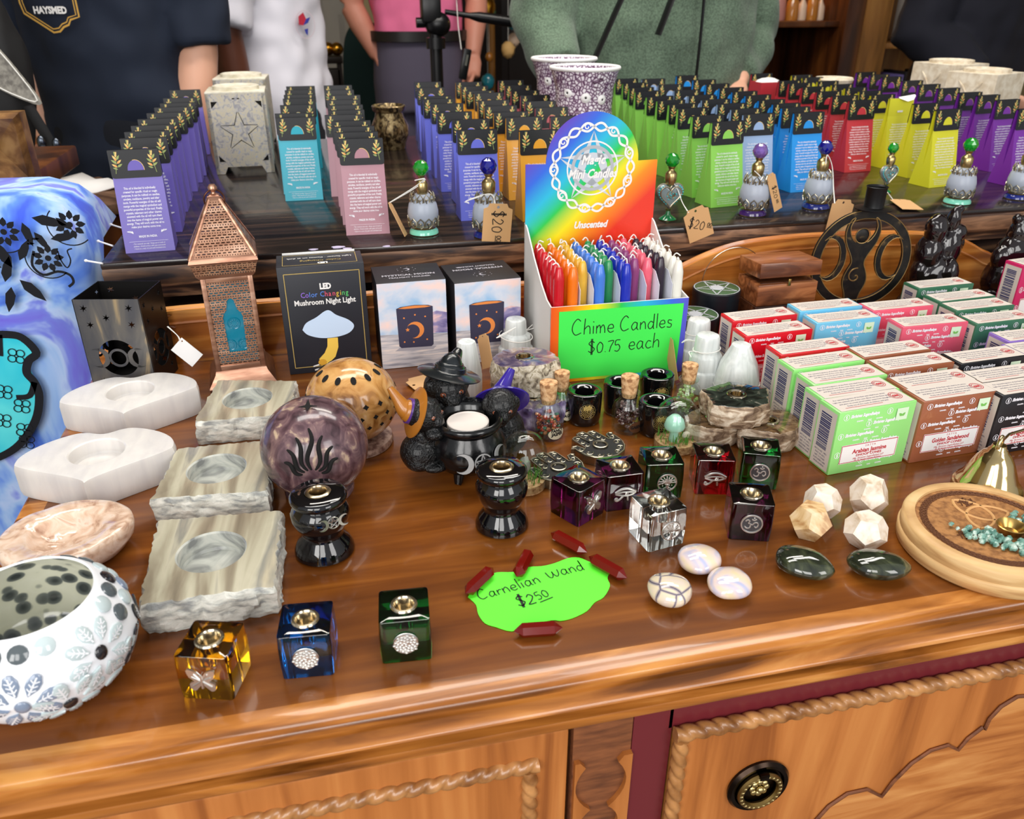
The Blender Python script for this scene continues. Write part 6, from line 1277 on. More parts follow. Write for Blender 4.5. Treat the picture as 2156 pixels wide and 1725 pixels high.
# --- hamsa hand incense holders
PEWT = M('antique_pewter', (168, 160, 140), rough=.32, metal=1)
def hamsa(label, px, py, rz):
    P = at(px, py, TOP+.0105); r = thing('hamsa_holder', label, 'incense holder', (P.x, P.y, Z0), rz, 'pewter hamsa holders'); k = .00122
    half = [(0, 26), (3.4, 25.5), (4.2, 23), (4.4, 9), (5.2, 22), (8.5, 22.8), (11.5, 21.5), (12.2, 18), (12.6, 4), (14.2, 2.5), (15.2, 6), (16.6, 10.5), (20.5, 11.5), (22.5, 9.5), (20.5, 8.3), (21, 3), (20, -4), (16.5, -11.5), (10, -17.5), (0, -20)]
    o = [(x*k, y*k) for x, y in half]+[(-x*k, y*k) for x, y in half[1:-1][::-1]]
    m = MB(); m.prism(o, 0, .0085); m.build('base', [PEWT], r, sm=False)
    m = MB(); n_ = len(o); cx = cy = 0
    m.tube([(x*.97, y*.97, .0092) for x, y in o], .0009, 6, 0, None, True)
    m.lathe([(.0076, .0085), (.0076, .0108), (.0066, .0112), (.0058, .0105), (.0056, .004), (0, .004)], 28)
    sp = lambda cx, cy, q, d, n=2.2: m.tube([(cx+q*(1-t/(n*2*PI))*math.cos(d*t), cy+q*(1-t/(n*2*PI))*math.sin(d*t), .009) for t in [n*2*PI*.8*i/24 for i in range(25)]], .00055, 5)
    for x in (-8.5, 0, 8.5):
        for y in (6.5, 12, 17.5, 22): 
            if not (x and y > 20): sp(x*k, y*k, 2.3*k, 1 if (y > 12) else -1, 1.3)
    for s in (-1, 1):
        for x, y, q in ((17.5, 4, 2.8), (15, -3.5, 3.4), (10.5, -11.5, 3), (4.5, -15, 2.5)): sp(s*x*k, y*k, q*k, s, 1.4)
    m.build('filigree', [PEWT], r)
    MB().plate([[(x*.93, y*.93) for x, y in o]], .0003, 0, TR(0, 0, .0086)).build('recess', [INK], r, sm=False)
hamsa('pewter hamsa hand incense holder beside the glass dome with moss', 1176, 983, .35); hamsa('pewter hamsa hand incense holder in front of the garnet bottle', 1264, 936, .42)
# --- petrified wood holders
BARK = M('petrified_bark', rough=.6, ramp=('noise', (60, 60, 150), 5, 1, [(.35, (96, 74, 56)), (.5, (162, 138, 112)), (.65, (214, 198, 176))]), bump=.8, bs=160); POL1 = M('polished_petrified', rough=.08, coat=.8, ramp=('noise', (45, 80, 20), 4, 1.5, [(.35, (56, 38, 24)), (.55, (110, 84, 56)), (.7, (150, 124, 92))])); POL2 = M('polished_dark_petrified', rough=.06, coat=.8, ramp=('noise', (40, 60, 20), 4, 1.5, [(.4, (18, 22, 20)), (.6, (48, 56, 48)), (.75, (150, 144, 130))]))
def rockholder(name, label, px, py, zb, h, rx, ry, pol, bark, seed, grp, rz=0, cat_='incense holder', rough=.06, cup=True):
    P = at(px, py, TOP+zb+h); r = thing(name, label, cat_, (P.x, P.y, Z0+zb), rz, grp); rd = random.Random(seed)
    o = [(rx*math.cos(a)*q, ry*math.sin(a)*q) for a, q in [(2*PI*i/11, rd.uniform(.84, 1.08)) for i in range(11)]]
    m = MB(); slab(m, o, h, (0, 0), .0066, .008, n=110, rough=rough, mi=(1, 0, 0), seed=seed, edge=.001, levels=7, bulge=.05); m.build('body', [pol, bark], r, ang=55)
    if cup: MB().lathe([(0, h-.0065), (.0055, h-.0065), (.0062, h+.0004), (.0072, h+.0014), (.0092, h+.0012), (.0098, h+.0004)], 32).build('cup', [CUP], r)
rockholder('petrified_wood_holder', 'petrified wood incense holder under the dark topped one, at its peridot bottle end', 1505, 878, 0, .0235, .032, .026, POL1, BARK, 4, 'petrified wood holders')
rockholder('petrified_wood_holder', 'petrified wood incense holder under the dark topped one, nearest the green cartons of incense', 1620, 886, 0, .0235, .034, .028, POL1, BARK, 8, 'petrified wood holders')
rockholder('petrified_wood_holder', 'dark polished petrified wood incense holder lying on top of the two others', 1551, 831, .0245, .023, .036, .030, POL2, BARK, 15, 'petrified wood holders', .2)
m = MB(); P = at(1542, 933, TOP)
for k in range(5):
    a = .3+k*.62; leaf(m, 0, 0, .014, .009, a, 0, RX(.15), .001)
m.tube([(0, 0, .001), (-.006, -.006, .001)], .0006, 5); single(m, 'leaf_sprig', [M('bright_leaf', (40, 120, 44), rough=.4)], 'small green leaf sprig beside the red glass cube', 'leaf', None, (P.x, P.y, Z0), False)
# --- amethyst and rough rock holders
AMEB = M('amethyst_rough', rough=.3, coat=.2, ramp=('voro', (80, 80, 80), 0, 0, [(.1, (52, 40, 68)), (.4, (110, 92, 134)), (.7, (178, 168, 192))]), bump=1, bs=170); ROCK = M('pale_rough_rock', rough=.7, ramp=('noise', (120, 120, 120), 6, 1, [(.34, (104, 92, 78)), (.48, (184, 172, 146)), (.6, (222, 212, 192)), (.7, (150, 138, 100))]), bump=1, bs=170); POLA = M('polished_amethyst', rough=.12, coat=.6, ramp=('noise', (50, 50, 20), 5, 1.2, [(.36, (64, 56, 84)), (.52, (112, 98, 112)), (.62, (150, 136, 116)), (.72, (176, 166, 186))]))
rockholder('rock_holder', 'purple amethyst incense holder supporting the pale rock one', 1122, 837, 0, .026, .033, .028, POLA, AMEB, 22, 'rough rock incense holders', 0, 'incense holder', .1)
rockholder('rock_holder', 'pale rough rock incense holder stacked on the amethyst one', 1104, 752, .0275, .036, .040, .028, POLA, ROCK, 31, 'rough rock incense holders', 0, 'incense holder', .07)
MB().lathe([(0, .0), (.007, .0), (.0085, .0055), (0, .0055)], 20)
# --- selenite towers
SELT = M('selenite_tower_stone', rough=.28, tr=.08, sss=.35, ior=1.4, ramp=('noise', (160, 160, 10), 4, .5, [(.3, (196, 202, 200)), (.7, (236, 240, 238))]), bump=.25, bs=90)
def tower(label, px, py, r0, r1, h, seed, steps=True, string=None):
    P = at(px, py, TOP); u_ = ppm(P); r0 *= u_; r1 *= u_; r = thing('selenite_tower', label, 'crystal', (P.x, P.y, Z0), seed, 'selenite towers'); o = Vector((seed*9, 0, 0))
    pf = [(0, 0), (r0*.97, 0), (r0, h*.04), (r0, h*.34), (r0*.97, h*.37)]+([(r0*.86, h*.40), (r0*.84, h*.62), (r0*.8, h*.65), (r1*1.12, h*.70), (r1*1.05, h*.94)] if steps else [(r0*.96, h*.42), (r0*.82, h*.66), (r1*1.08, h*.93)])+[(r1*.96, h*.985), (r1*.8, h), (0, h)]
    def fn(a, z): return 1+.05*mnoise.noise(Vector((math.cos(a)*1.6, math.sin(a)*1.6, z*30))+o)+.015*math.cos(6*a)
    MB().lathe(pf, 36, 0, None, fn).build('body', [SELT], r, ang=30)
    if string is not None:
        q = r0*string[1]; z = h*string[0]; m = MB().tube([(q*math.cos(2*PI*i/30), q*math.sin(2*PI*i/30), z+.002*math.sin(2*PI*i/30)) for i in range(30)], .0006, 6, 0, None, True)
        m.tube(smooth([(q*.95, -q*.3, z), (q*1.7, -q*.6, z+.005), (q*2.3, -q*.2, z-.004+string[2])], 5), .0006, 6); m.tube(smooth([(q*.95, -q*.3, z), (q*1.5, -q*.9, z+.002), (q*2.4, -q*.5, z-.010+string[2])], 5), .0006, 6); m.build('string', [STRING], r)
tower('selenite tower behind the rough rock holder, by the moon holder box', 1086, 765, 36, 20, .058, 1.0, True, (.62, .95, 0)); tower('selenite tower half hidden behind the tallest witch hat', 985, 825, 30, 18, .062, 2.0, False)
tower('rearmost selenite tower by the candle box, string looped over its top', 1462, 770, 34, 22, .06, 3.0, True, (.7, .75, .002)); tower('stepped selenite tower with a string, between the candle box and red incense boxes', 1478, 818, 38, 23, .066, 4.0, True, (.74, .72, .012)); tower('tapering selenite tower in front of the red incense boxes', 1546, 836, 46, 20, .064, 5.0, False, (.28, 1.02, -.005))
Yb = at(1060, 800, TOP).y
price_tag('kraft price tag standing on edge beside the rough rock holder', (onY(1030, 712, Yb+.012), onY(1053, 704, Yb-.004), onY(1017, 778, Yb+.012)), None, (onY(1045, 712, Yb), onY(1058, 704, Yb+.002), onY(1085, 690, Yb+.004)))
z = TOP+.003; price_tag('kraft price tag lying on the dresser behind the ochre hatted cat', (at(858, 806, z), at(890, 832, z), at(905, 786, z)), ('$20', '00'), (), PI, .7)
Yb = at(1435, 800, TOP).y
price_tag('kraft price tag edge on beside the candle box', (onY(1427, 722, Yb+.004), onY(1444, 715, Yb-.012), onY(1412, 805, Yb+.006)), None, (onY(1435, 722, Yb), onY(1448, 715, Yb), onY(1470, 722, Yb-.004)))
# --- pentacle topped tins
for label, px, py, h in (('round black tin with a green pentacle lid, behind, next to the wooden box', 1509, 607, .06), ('round black tin with a green pentacle lid, nearer the candle box', 1464, 662, .05)):
    P = at(px, py, TOP+h); rr = 49*ppm(P); r = thing('pentacle_tin', label, 'tin', (P.x, P.y, Z0), .2, 'pentacle tins')
    MB().lathe([(0, 0), (rr, 0), (rr, h-.010), (rr*1.02, h-.010), (rr*1.02, h-.001), (rr, h), (0, h)], 48).build('tin_body', [M('dark_navy_tin', (16, 22, 28), rough=.35)], r, ang=30)
    MB().lathe([(0, h+.0003), (rr*.94, h+.0003), (rr*.96, h)], 48).build('lid_print', [M('olive_green_print', (58, 88, 54), rough=.4)], r)
    m = MB()
    for i in range(5):
        a, b = .3+2*PI*i/5, .3+2*PI*(i+2)/5; m.ink([(rr*.92*math.cos(a), rr*.92*math.sin(a)), (rr*.92*math.cos(b), rr*.92*math.sin(b))], .0016, 0, TR(0, 0, h+.0006))
    m.ink([(rr*.95*math.cos(2*PI*i/48), rr*.95*math.sin(2*PI*i/48)) for i in range(49)], .0012, 0, TR(0, 0, h+.0006)); m.lathe([(0, h+.0012), (rr*.26, h+.001), (rr*.28, h+.0005)], 24); m.build('pentacle', [GREYM], r, sm=False)
m = MB().tube([(.045*math.cos(t), 0, .045*math.sin(t)) for t in [PI*i/24 for i in range(25)]], .0005, 6); P = onY(1545, 590, .965); single(m, 'wire_hoop', [SILVER], 'thin wire hoop standing against the splashback beside the wooden box', 'wire', None, (P.x, .968, TOP+.055))
# --- wooden boxes
SHE = M('sheesham_wood', rough=.3, coat=.2, ramp=('noise', (10, 60, 60), 5, 1.2, [(.34, (88, 46, 24)), (.5, (136, 80, 46)), (.64, (170, 108, 66))])); SHED = M('dark_sheesham', rough=.35, coat=.2, ramp=('noise', (10, 60, 60), 5, 1.2, [(.34, (56, 30, 18)), (.55, (86, 48, 28)), (.7, (104, 62, 36))]))
X0 = onY(1593, 640, .89).x
r = thing('wooden_box', 'dark wooden box with brass inlay under the hinged wooden box', 'box', (X0+.044, .918, Z0), .0); MB().box((0, 0, .0215), (.09, .056, .043), 0, .001).build('body', [SHED], r)
m = MB()
for x in (.01, .034): m.ball((x, -.0275, .036), (.0035, .0008, .0022), 8, 6)
m.build('inlay', [GOLDB], r)
r = thing('wooden_box', 'hinged sheesham box with its lid ajar, standing on the darker wooden box', 'box', (X0+.042, .918, Z0+.0435), .0)
MB().box((0, 0, .014), (.084, .054, .028), 0, .0008).build('body', [SHE], r); MB().box((0, 0, .0285), (.072, .044, .001)).build('inner_rim', [SHED], r); MB().box((0, -.001, .0435), (.086, .056, .019), 0, .001, TR(0, .027, .03) @ RX(-.06) @ TR(0, -.027, -.03)).build('lid', [SHE], r); MB().box((.0, -.0285, .03), (.004, .0015, .009), 0, .0004).build('clasp', [GOLDB], r)
# --- iron goddess candle stand
IRON = M('rubbed_iron', rough=.45, metal=.5, ramp=('noise', (50, 50, 50), 4, .8, [(.45, (22, 21, 21)), (.62, (40, 36, 30)), (.75, (120, 98, 62))])); EDGEG = M('rubbed_gold_edge', (150, 122, 76), rough=.4, metal=.7)
Yg = .915; C = onY(1810, 546, Yg); gr = .0665; r = thing('goddess_candle_stand', 'round black iron goddess stand with a candle cup on top', 'candle holder', (C.x, Yg, Z0), math.radians(-10)); zc = C.z-Z0
T = TR(0, 0, zc) @ XZ; ring_ = ngon(64, gr); inn = ngon(64, gr-.0118)
m = MB().plate([ring_, inn], .004, 0, T)
fig = smooth([(0, .006), (.009, .012), (.017, .028), (.0195, .044), (.016, .052), (.010, .055), (.0125, .050), (.014, .042), (.0115, .030), (.0095, .024)], 4)
body = [(.0, .0)]
fig2 = smooth([(.0075, .024), (.012, .028), (.0165, .036), (.0175, .046), (.0135, .056), (.019, .052), (.0225, .040), (.0215, .028), (.0175, .018), (.011, .006), (.0085, -.004), (.0125, -.014), (.0155, -.024), (.015, -.034), (.0105, -.046), (.0085, -.058)], 4)
m.plate([fig2+[(-x, y) for x, y in fig2[::-1]]], .004, 0, T @ TR(-.004, 0)); m.ball((-.004, .0325, .002), (.0095, .0095, .0028), 20, 10, 0, T)
m.plate([crescent(.0205, 0, 0, PI, .25)], .004, 0, T @ TR(-.0405, .003) @ SC(.95, 1.5, 1)); m.plate([crescent(.0205, 0, 0, 0, .25)], .004, 0, T @ TR(.0385, .003) @ SC(.95, 1.5, 1))
m.box((0, 0, .003), (.05, .045, .004), 0, .001); m.build('disc', [IRON], r, ang=30)
m = MB(); TF = T @ TR(0, 0, .0042)
for q in (gr-.0005, gr-.0114): m.tube([(q*math.cos(2*PI*i/64), q*math.sin(2*PI*i/64), 0) for i in range(64)], .00055, 5, 0, TF, True)
for s in (-1, 1): m.tube([(s*x-.004, y, 0) for x, y in fig2], .0006, 5, 0, TF)
m.tube([(-.004+(.0115-.0017*t)*math.cos(t+1.4), -.022+(.0115-.0017*t)*math.sin(t+1.4), 0) for t in [i*.22 for i in range(30)]], .0009, 6, 0, TF); m.tube([(-.004+.0098*math.cos(2*PI*i/30), .0325+.0098*math.sin(2*PI*i/30), 0) for i in range(30)], .0006, 5, 0, TF, True)
for cx, q, a in ((-.0405, .0205, PI), (.0385, .0205, 0)): m.tube([(x*.95+cx, y*1.5+.003, 0) for x, y in crescent(q, 0, 0, a, .25)], .0005, 5, 0, TF, True)
m.build('rubbed_edge', [EDGEG], r)
zt = zc+gr; MB().lathe([(0, zt), (.023, zt), (.0235, zt+.0015), (.0125, zt+.003), (.0122, zt+.0045), (.0125, zt+.027), (.0135, zt+.0285), (.0128, zt+.029), (.0112, zt+.027), (.011, zt+.01), (0, zt+.01)], 36, 0, TR(.004, -.001)).build('candle_cup', [M('matt_black_iron', (20, 20, 22), rough=.4, metal=.4)], r, ang=35)
# --- glossy dark glass figures
DGL = M('dark_brown_glass', (20, 10, 12), rough=.07, coat=.4)
def figure(label, px, py, tops, Y, seed):
    P = onY(px, py, Y); r = thing('glass_figure', label, 'figurine', (P.x, Y, Z0), 0, 'dark glass figures'); rd = random.Random(seed); m = MB()
    for c, q in tops: c = (c[0], c[1], max(c[2], q[2]*1.1+.0012)); m.ball(c, q, 20, 14, 0, None, lambda p: 1+.1*mnoise.noise(p*2.2+Vector((seed, c[2]*40, 0))))
    remesh(m.build('body', [DGL], r), .0016, 8)
F1 = [((0, 0, .012), (.042, .03, .014)), ((-.002, 0, .045), (.034, .026, .04)), ((-.014, 0, .085), (.02, .018, .026)), ((-.012, -.002, .118), (.015, .014, .022)), ((.016, 0, .09), (.018, .016, .03)), ((.014, 0, .128), (.0095, .009, .02)), ((.024, -.003, .112), (.012, .009, .012)), ((.03, 0, .096), (.009, .008, .014)), ((-.026, -.004, .06), (.012, .012, .02)), ((.01, -.02, .06), (.012, .012, .022)), ((.03, -.016, .012), (.022, .018, .013)), ((-.02, -.004, .128), (.008, .007, .008)), ((.02, .0, .144), (.006, .006, .006))]
figure('glossy dark glass figure beside the goddess stand', 1945, 645, F1, .93, 1)
F2 = [((0, 0, .012), (.045, .03, .014)), ((0, 0, .04), (.038, .028, .038)), ((-.004, 0, .08), (.026, .02, .026)), ((-.004, 0, .108), (.015, .014, .022)), ((.006, -.004, .126), (.014, .012, .012)), ((-.024, -.002, .075), (.014, .012, .016)), ((.024, -.006, .07), (.014, .014, .022)), ((-.006, -.022, .045), (.014, .012, .025)), ((.022, -.012, .1), (.008, .008, .018)), ((-.03, -.01, .012), (.02, .018, .013)), ((-.012, 0, .128), (.007, .007, .007))]
figure('glossy dark glass figure further along, behind the dark green incense boxes', 2092, 690, F2, .92, 5)
# ================================================================ people (waist and torso show; built whole)
SKIN = M('skin_light', (226, 172, 144), rough=.5, sss=.15); SKIND = M('skin_dark', (96, 54, 38), rough=.5, sss=.1); SKINR = M('skin_ruddy', (206, 140, 118), rough=.5, sss=.15)
HAIRM = M('hair_brown', (50, 34, 24), rough=.6); SHOE = M('shoe_leather', (26, 22, 22), rough=.4)
def cloth(name, c, fl=0): 
    return M('fabric_'+name, c, rough=.9, bump=.12, bs=700) if not fl else M('fabric_'+name, rough=.95, sheen=.15, ramp=('noise', (260, 260, 260), 3, 0, [(.35, tuple(int(x*.82) for x in c)), (.65, tuple(min(255, int(x*1.15)) for x in c))]), bump=.4, bs=300)
FOLD = bpy.data.textures.new('cloth_folds', 'CLOUDS'); FOLD.noise_scale = .11; FOLD.noise_depth = 1
def person(label, x, y, rz, H=1.75, chest=.185, waist=.16, hip=.17, depth=.115, arms=None, shirt=None, hem=.86, sl=1.0, trouser=None, skin=SKIN, belt=False, tucked=False, tz=None):
    s = H/1.75; r = thing('person', label, 'person', (x, y, 0), rz)
    A = arms or [((-.25, .02, 1.1), (-.25, -.06, .86)), ((.25, .02, 1.1), (.25, -.06, .86))]
    sh = [Vector((-chest-.005, .01, 1.40*s)), Vector((chest+.005, .01, 1.40*s))]
    def torso(m, zs, g, n=28):
        R = []
        for z, rx, ry, oy in zs: R.append([(( rx+g)*math.copysign(abs(math.cos(a))**.86, math.cos(a)), oy+(ry+g)*math.copysign(abs(math.sin(a))**.86, math.sin(a)), z*s) for a in [2*PI*i/n for i in range(n)]])
        m.rings(R)
    prof = [(.84, hip, depth*.95, .01), (.92, hip*1.02, depth, .01), (1.02, waist*1.02, depth*.96, 0), (1.12, waist, depth*.95, 0), (1.24, chest*.93, depth*1.02, 0), (1.33, chest*1.02, depth, .01), (1.40, chest*.98, depth*.8, .02), (1.44, chest*.62, depth*.6, .025), (1.47, .06, .06, .025)]
    m = MB(); torso(m, prof, -.012)
    m.tube([(0, .025, 1.42*s), (0, .015, 1.52*s)], [.058, .054], 16)
    hz = 1.62*s; m.ball((0, -.005, hz), (.074, .094, .112), 24, 18); m.ball((0, -.03, hz-.06), (.052, .06, .055), 16, 12); m.tube([(0, -.09, hz+.02), (0, -.112, hz-.02)], [.008, .014], 10); m.ball((0, -.098, hz-.062), (.02, .008, .006), 10, 8); m.ball((0, -.088, hz-.1), (.018, .012, .012), 10, 8)
    for q in (-1, 1): m.ball((q*.076, .005, hz-.005), (.012, .022, .03), 10, 8)
    for i, (e, wr) in enumerate(A):
        q = -1 if i == 0 else 1; e, wr = Vector(e), Vector(wr); d = (wr-e).normalized()
        m.tube([sh[i], sh[i].lerp(e, .5), e], [.056, .05, .042], 14); m.tube([e, e.lerp(wr, .35), wr], [.042, .043, .028], 14)
        side = d.cross(Vector((0, 1, 0))); side = side.normalized() if side.length > .1 else Vector((0, 0, 1)); nrm = side.cross(d).normalized(); inn = Vector((-q, 0, 0))
        pc = wr+d*.05; m.tube([wr, wr+d*.03, wr+d*.085], [.027, .036, .034], 12, flat=.55)
        for k in range(4):
            b = wr+d*.08+nrm*(.024-.016*k); L = (.07, .08, .074, .058)[k]; m.tube([b, b+d*L*.45+inn*.006, b+d*L*.8+inn*.02, b+d*L+inn*.032], [.0095, .009, .008, .0065], 8)
        b = wr+d*.03+nrm*.03; m.tube([b, b+d*.03+nrm*.022+inn*.008, b+d*.062+nrm*.026+inn*.02], [.011, .0105, .008], 8)
    for q in (-1, 1):
        m.tube([(q*.09, .01, .9*s), (q*.1, 0, .5*s), (q*.1, .01, .1*s)], [.085, .055, .04], 14); m.tube([(q*.1, .03, .05), (q*.105, -.15, .035)], [.045, .035], 12)
    remesh(m.build('body', [skin], r), .0065, 3)
    m = MB().ball((0, .018, hz+.035), (.083, .097, .095), 20, 14); remesh(m.build('hair', [HAIRM], r), .01, 2)
    for q in (-1, 1): MB().ball((q*.031, -.09, hz+.012), (.012, .008, .009), 12, 8).build('eye', [WHITE], r)
    # shirt: torso and sleeves grown into one garment
    m = MB(); zs = [p for p in prof if p[0] > hem+.03]; base = prof[0] if hem < .9 else prof[1]
    zs = [(hem, (waist if hem > 1 else hip)*1.06, depth*1.04, .005)] + zs
    torso(m, zs[:-1]+[(1.475, .075, .075, .025)], .012)
    for i, (e, wr) in enumerate(A):
        e, wr = Vector(e), Vector(wr)
        P_ = [sh[i]+Vector((0, 0, .02)), sh[i].lerp(e, .5), sh[i].lerp(e, min(sl, 1.0))]; q_ = [.078, .074, .070]
        if sl > 1: P_ += [e.lerp(wr, .5*(sl-1)), e.lerp(wr, sl-1)]; q_ = [.085, .082, .078, .068, .05]
        m.tube(P_, q_, 18)
    o = remesh(m.build('shirt', [shirt], r), .011, 3); dm = o.modifiers.new('folds', 'DISPLACE'); dm.texture = FOLD; dm.strength = .035; dm.mid_level = .5; dm.texture_coords = 'LOCAL'
    m = MB(); zt = tz or max(hem+.02, .96); torso(m, [(.80, hip*.98, depth, .01), (.9, hip*1.01, depth*1.04, .01), (zt, waist*1.04 if zt > .98 else hip, depth*.98, .005)], .008)
    for q in (-1, 1): m.tube([(q*hip*.5, .01, .86*s), (q*hip*.56, 0, .5*s), (q*hip*.56, .015, .07*s)], [hip*.56, hip*.46, .075], 18)
    remesh(m.build('trousers', [trouser], r), .012, 3)
    if belt: m = MB(); torso(m, [(zt-.014, waist*1.06, depth*1.0, .005), (zt+.02, waist*1.06, depth*1.0, .005)], .024); m.build('belt', [SHOE], r, ang=60)
    for q in (-1, 1): m = MB().tube([(q*.1, .05, .045), (q*.103, -.06, .05), (q*.107, -.17, .035)], [.05, .052, .04], 14); m.ball((q*.107, -.17, .035), (.04, .05, .034), 12, 8); m.build('shoe', [SHOE], r)
    return r
NAVYT = cloth('navy_tee', (20, 29, 46)); WHT = cloth('white_tee', (222, 220, 230)); PINKT = cloth('pink_polo', (232, 116, 158)); GREENJ = cloth('heather_green', (90, 108, 90), 1); DNAVY = cloth('deep_navy', (9, 10, 24)); GREYT = cloth('grey_trousers', (86, 80, 98)); BLKT = cloth('black_trousers', (14, 18, 28)); TAN_ = cloth('dark_shorts', (40, 40, 48))
pa = person('person in a navy T-shirt with a gold shield print', -.405, 2.06, math.radians(-16), 1.78, .175, .15, .165, .125, [((-.205, .03, 1.1), (-.17, -.02, .84)), ((.185, .0, 1.1), (.15, -.05, .84))], NAVYT, .82, .98, BLKT)
# shield print and lettering wrapped on the chest
m = MB(); out = [(-.062, .1), (-.062, .03), (-.058, .012), (-.002, -.022), (.012, -.02), (.022, -.012), (.034, -.008), (.04, .001), (.06, .006), (.06, .1)]
TC = TR(-.035, -.152, 1.157) @ RZ(-.12) @ XZ
for k, w_ in ((1, .0036), (.9, .0022)): m.ink([(x*k, .04+(y-.04)*k) for x, y in out], w_, 0, TC)
m.text('HAYSMED', .017, 1, TC @ TR(0, .012), bold=.0008, sx=.95); m.build('shield_print', [M('gold_ink', (206, 160, 74), rough=.6), WHITE], pa, sm=False)
pb = person('person in a white T-shirt with a round badge print, behind the star burner', -.09, 2.62, math.radians(-118), 1.74, .16, .15, .16, .12, [((-.17, -.06, 1.14), (-.02, -.2, 1.12)), ((.235, .0, 1.12), (.2, .0, .86))], WHT, .8, .98, TAN_, SKIND)
m = MB(); TB = TR(.06, .138, 1.13) @ RZ(PI-.35) @ XZ
m.ink([(.034*math.cos(2*PI*i/40), .034*math.sin(2*PI*i/40)) for i in range(41)], .0022, 2, TB); face(m, [(-.022, .02), (-.004, .03), (.004, .014), (-.008, -.002), (-.024, 0)], 0, TB, .001); face(m, [(.004, .014), (.02, .018), (.01, .004), (-.008, -.002)], 1, TB, .001); face(m, [(-.006, -.012), (.008, -.01), (.004, -.028), (-.002, -.022)], 1, TB, .001); m.build('badge_print', [M('badge_red', (180, 40, 60), rough=.7), M('badge_blue', (50, 60, 150), rough=.7), M('badge_pale', (206, 190, 200), rough=.7)], pb, sm=False)
pc_ = person('person in a pink polo shirt and grey trousers, one hand in a pocket', .41, 3.32, math.radians(4), 1.76, .175, .15, .165, .125, [((-.235, .03, 1.17), (-.155, -.01, 1.0)), ((.235, .02, 1.18), (.19, -.08, 1.0))], PINKT, 1.05, .62, GREYT, SKINR, True, tz=1.06)
pd = person('person in a heather green zip jacket with black camera straps', .88, 2.14, math.radians(6), 1.82, .235, .235, .235, .17, [((-.33, -.03, 1.14), (-.33, -.16, 1.04)), ((.30, .04, 1.1), (.17, -.12, 1.0))], GREENJ, .84, 1.9, TAN_, SKIN)
m = MB()
for a in (((-.10, -.20, 1.40), (-.20, -.215, 1.22), (-.30, -.2, 1.0)), ((.02, -.2, 1.42), (-.08, -.222, 1.22), (-.12, -.222, 1.12))): m.tube(smooth(a, 6), .012, 8, flat=.3)
m.build('camera_strap', [BLACK], pd)
m = MB().tube(smooth([(.0, -.197, 1.42), (.005, -.2, 1.15), (.005, -.19, .88)], 6), .004, 6); m.build('zip', [BLACK], pd)
pe = person('person in a deep navy top at the picture edge, behind the cream carved burners', 2.02, 2.36, math.radians(20), 1.75, .19, .18, .19, .13, [((-.24, .04, 1.1), (-.16, -.14, .98)), ((.25, .02, 1.12), (.2, -.14, 1.0))], DNAVY, .82, 1.9, BLKT, SKIN)
m = MB()
for k in range(6): m.tube(smooth([(.19+.012*math.sin(k*2+j), -.115-.004*j, 1.05+.03*k+.012*math.cos(k+j*2)) for j in range(4)], 4), .003, 5)
m.build('sleeve_print', [M('plum_print', (92, 24, 60), rough=.7)], pe)
# ---------------------------------------------------------------- tripod in front of the pink shirt
r = thing('tripod', 'black camera tripod with a pan handle, in front of the pink polo shirt', 'tripod', (.373, 2.6, 0)); m = MB()
MB().tube([(0, 0, .35), (0, 0, 1.10)], .0185, 16).build('column', [BLACK], r)
MB().tube([(0, 0, 1.06), (0, 0, 1.09)], .028, 16).build('collar', [BLACK], r)
m = MB().ball((.008, 0, 1.125), (.038, .035, .034), 18, 12).box((-.012, 0, 1.165), (.055, .06, .07), 0, .006).tube([(-.055, 0, 1.13), (-.03, 0, 1.13)], .014, 12).box((.02, 0, 1.205), (.11, .07, .014), 0, .004); m.build('head', [BLACK], r)
MB().tube([(.03, 0, 1.158), (.1, -.005, 1.148), (.13, -.005, 1.144), (.232, -.01, 1.13)], [.007, .008, .014, .015], 12).build('pan_handle', [BLACK], r)
for k in range(3):
    a = PI/2+2*PI*k/3; c, s_ = math.cos(a), math.sin(a); MB().tube([(.02*c, .02*s_, .62), (.18*c, .18*s_, .3), (.36*c, .36*s_, .012)], [.015, .013, .011], 10).build('leg', [BLACK], r)
r = thing('remote_control', 'black handset hanging on a thin cord from the tripod', 'remote', (.45, 2.55, 1.02)); MB().box((0, 0, 0), (.024, .014, .085), 0, .004, RY(.22)).build('handset', [BLACK], r); MB().tube([(-.01, 0, .04), (-.014, .02, .1), (-.016, .03, .19)], .0012, 6).build('cord', [STRING], r); MB().box((.001, -.008, .012), (.006, .001, .03), 0, 0, RY(.22)).build('button_strip', [SILVER], r)
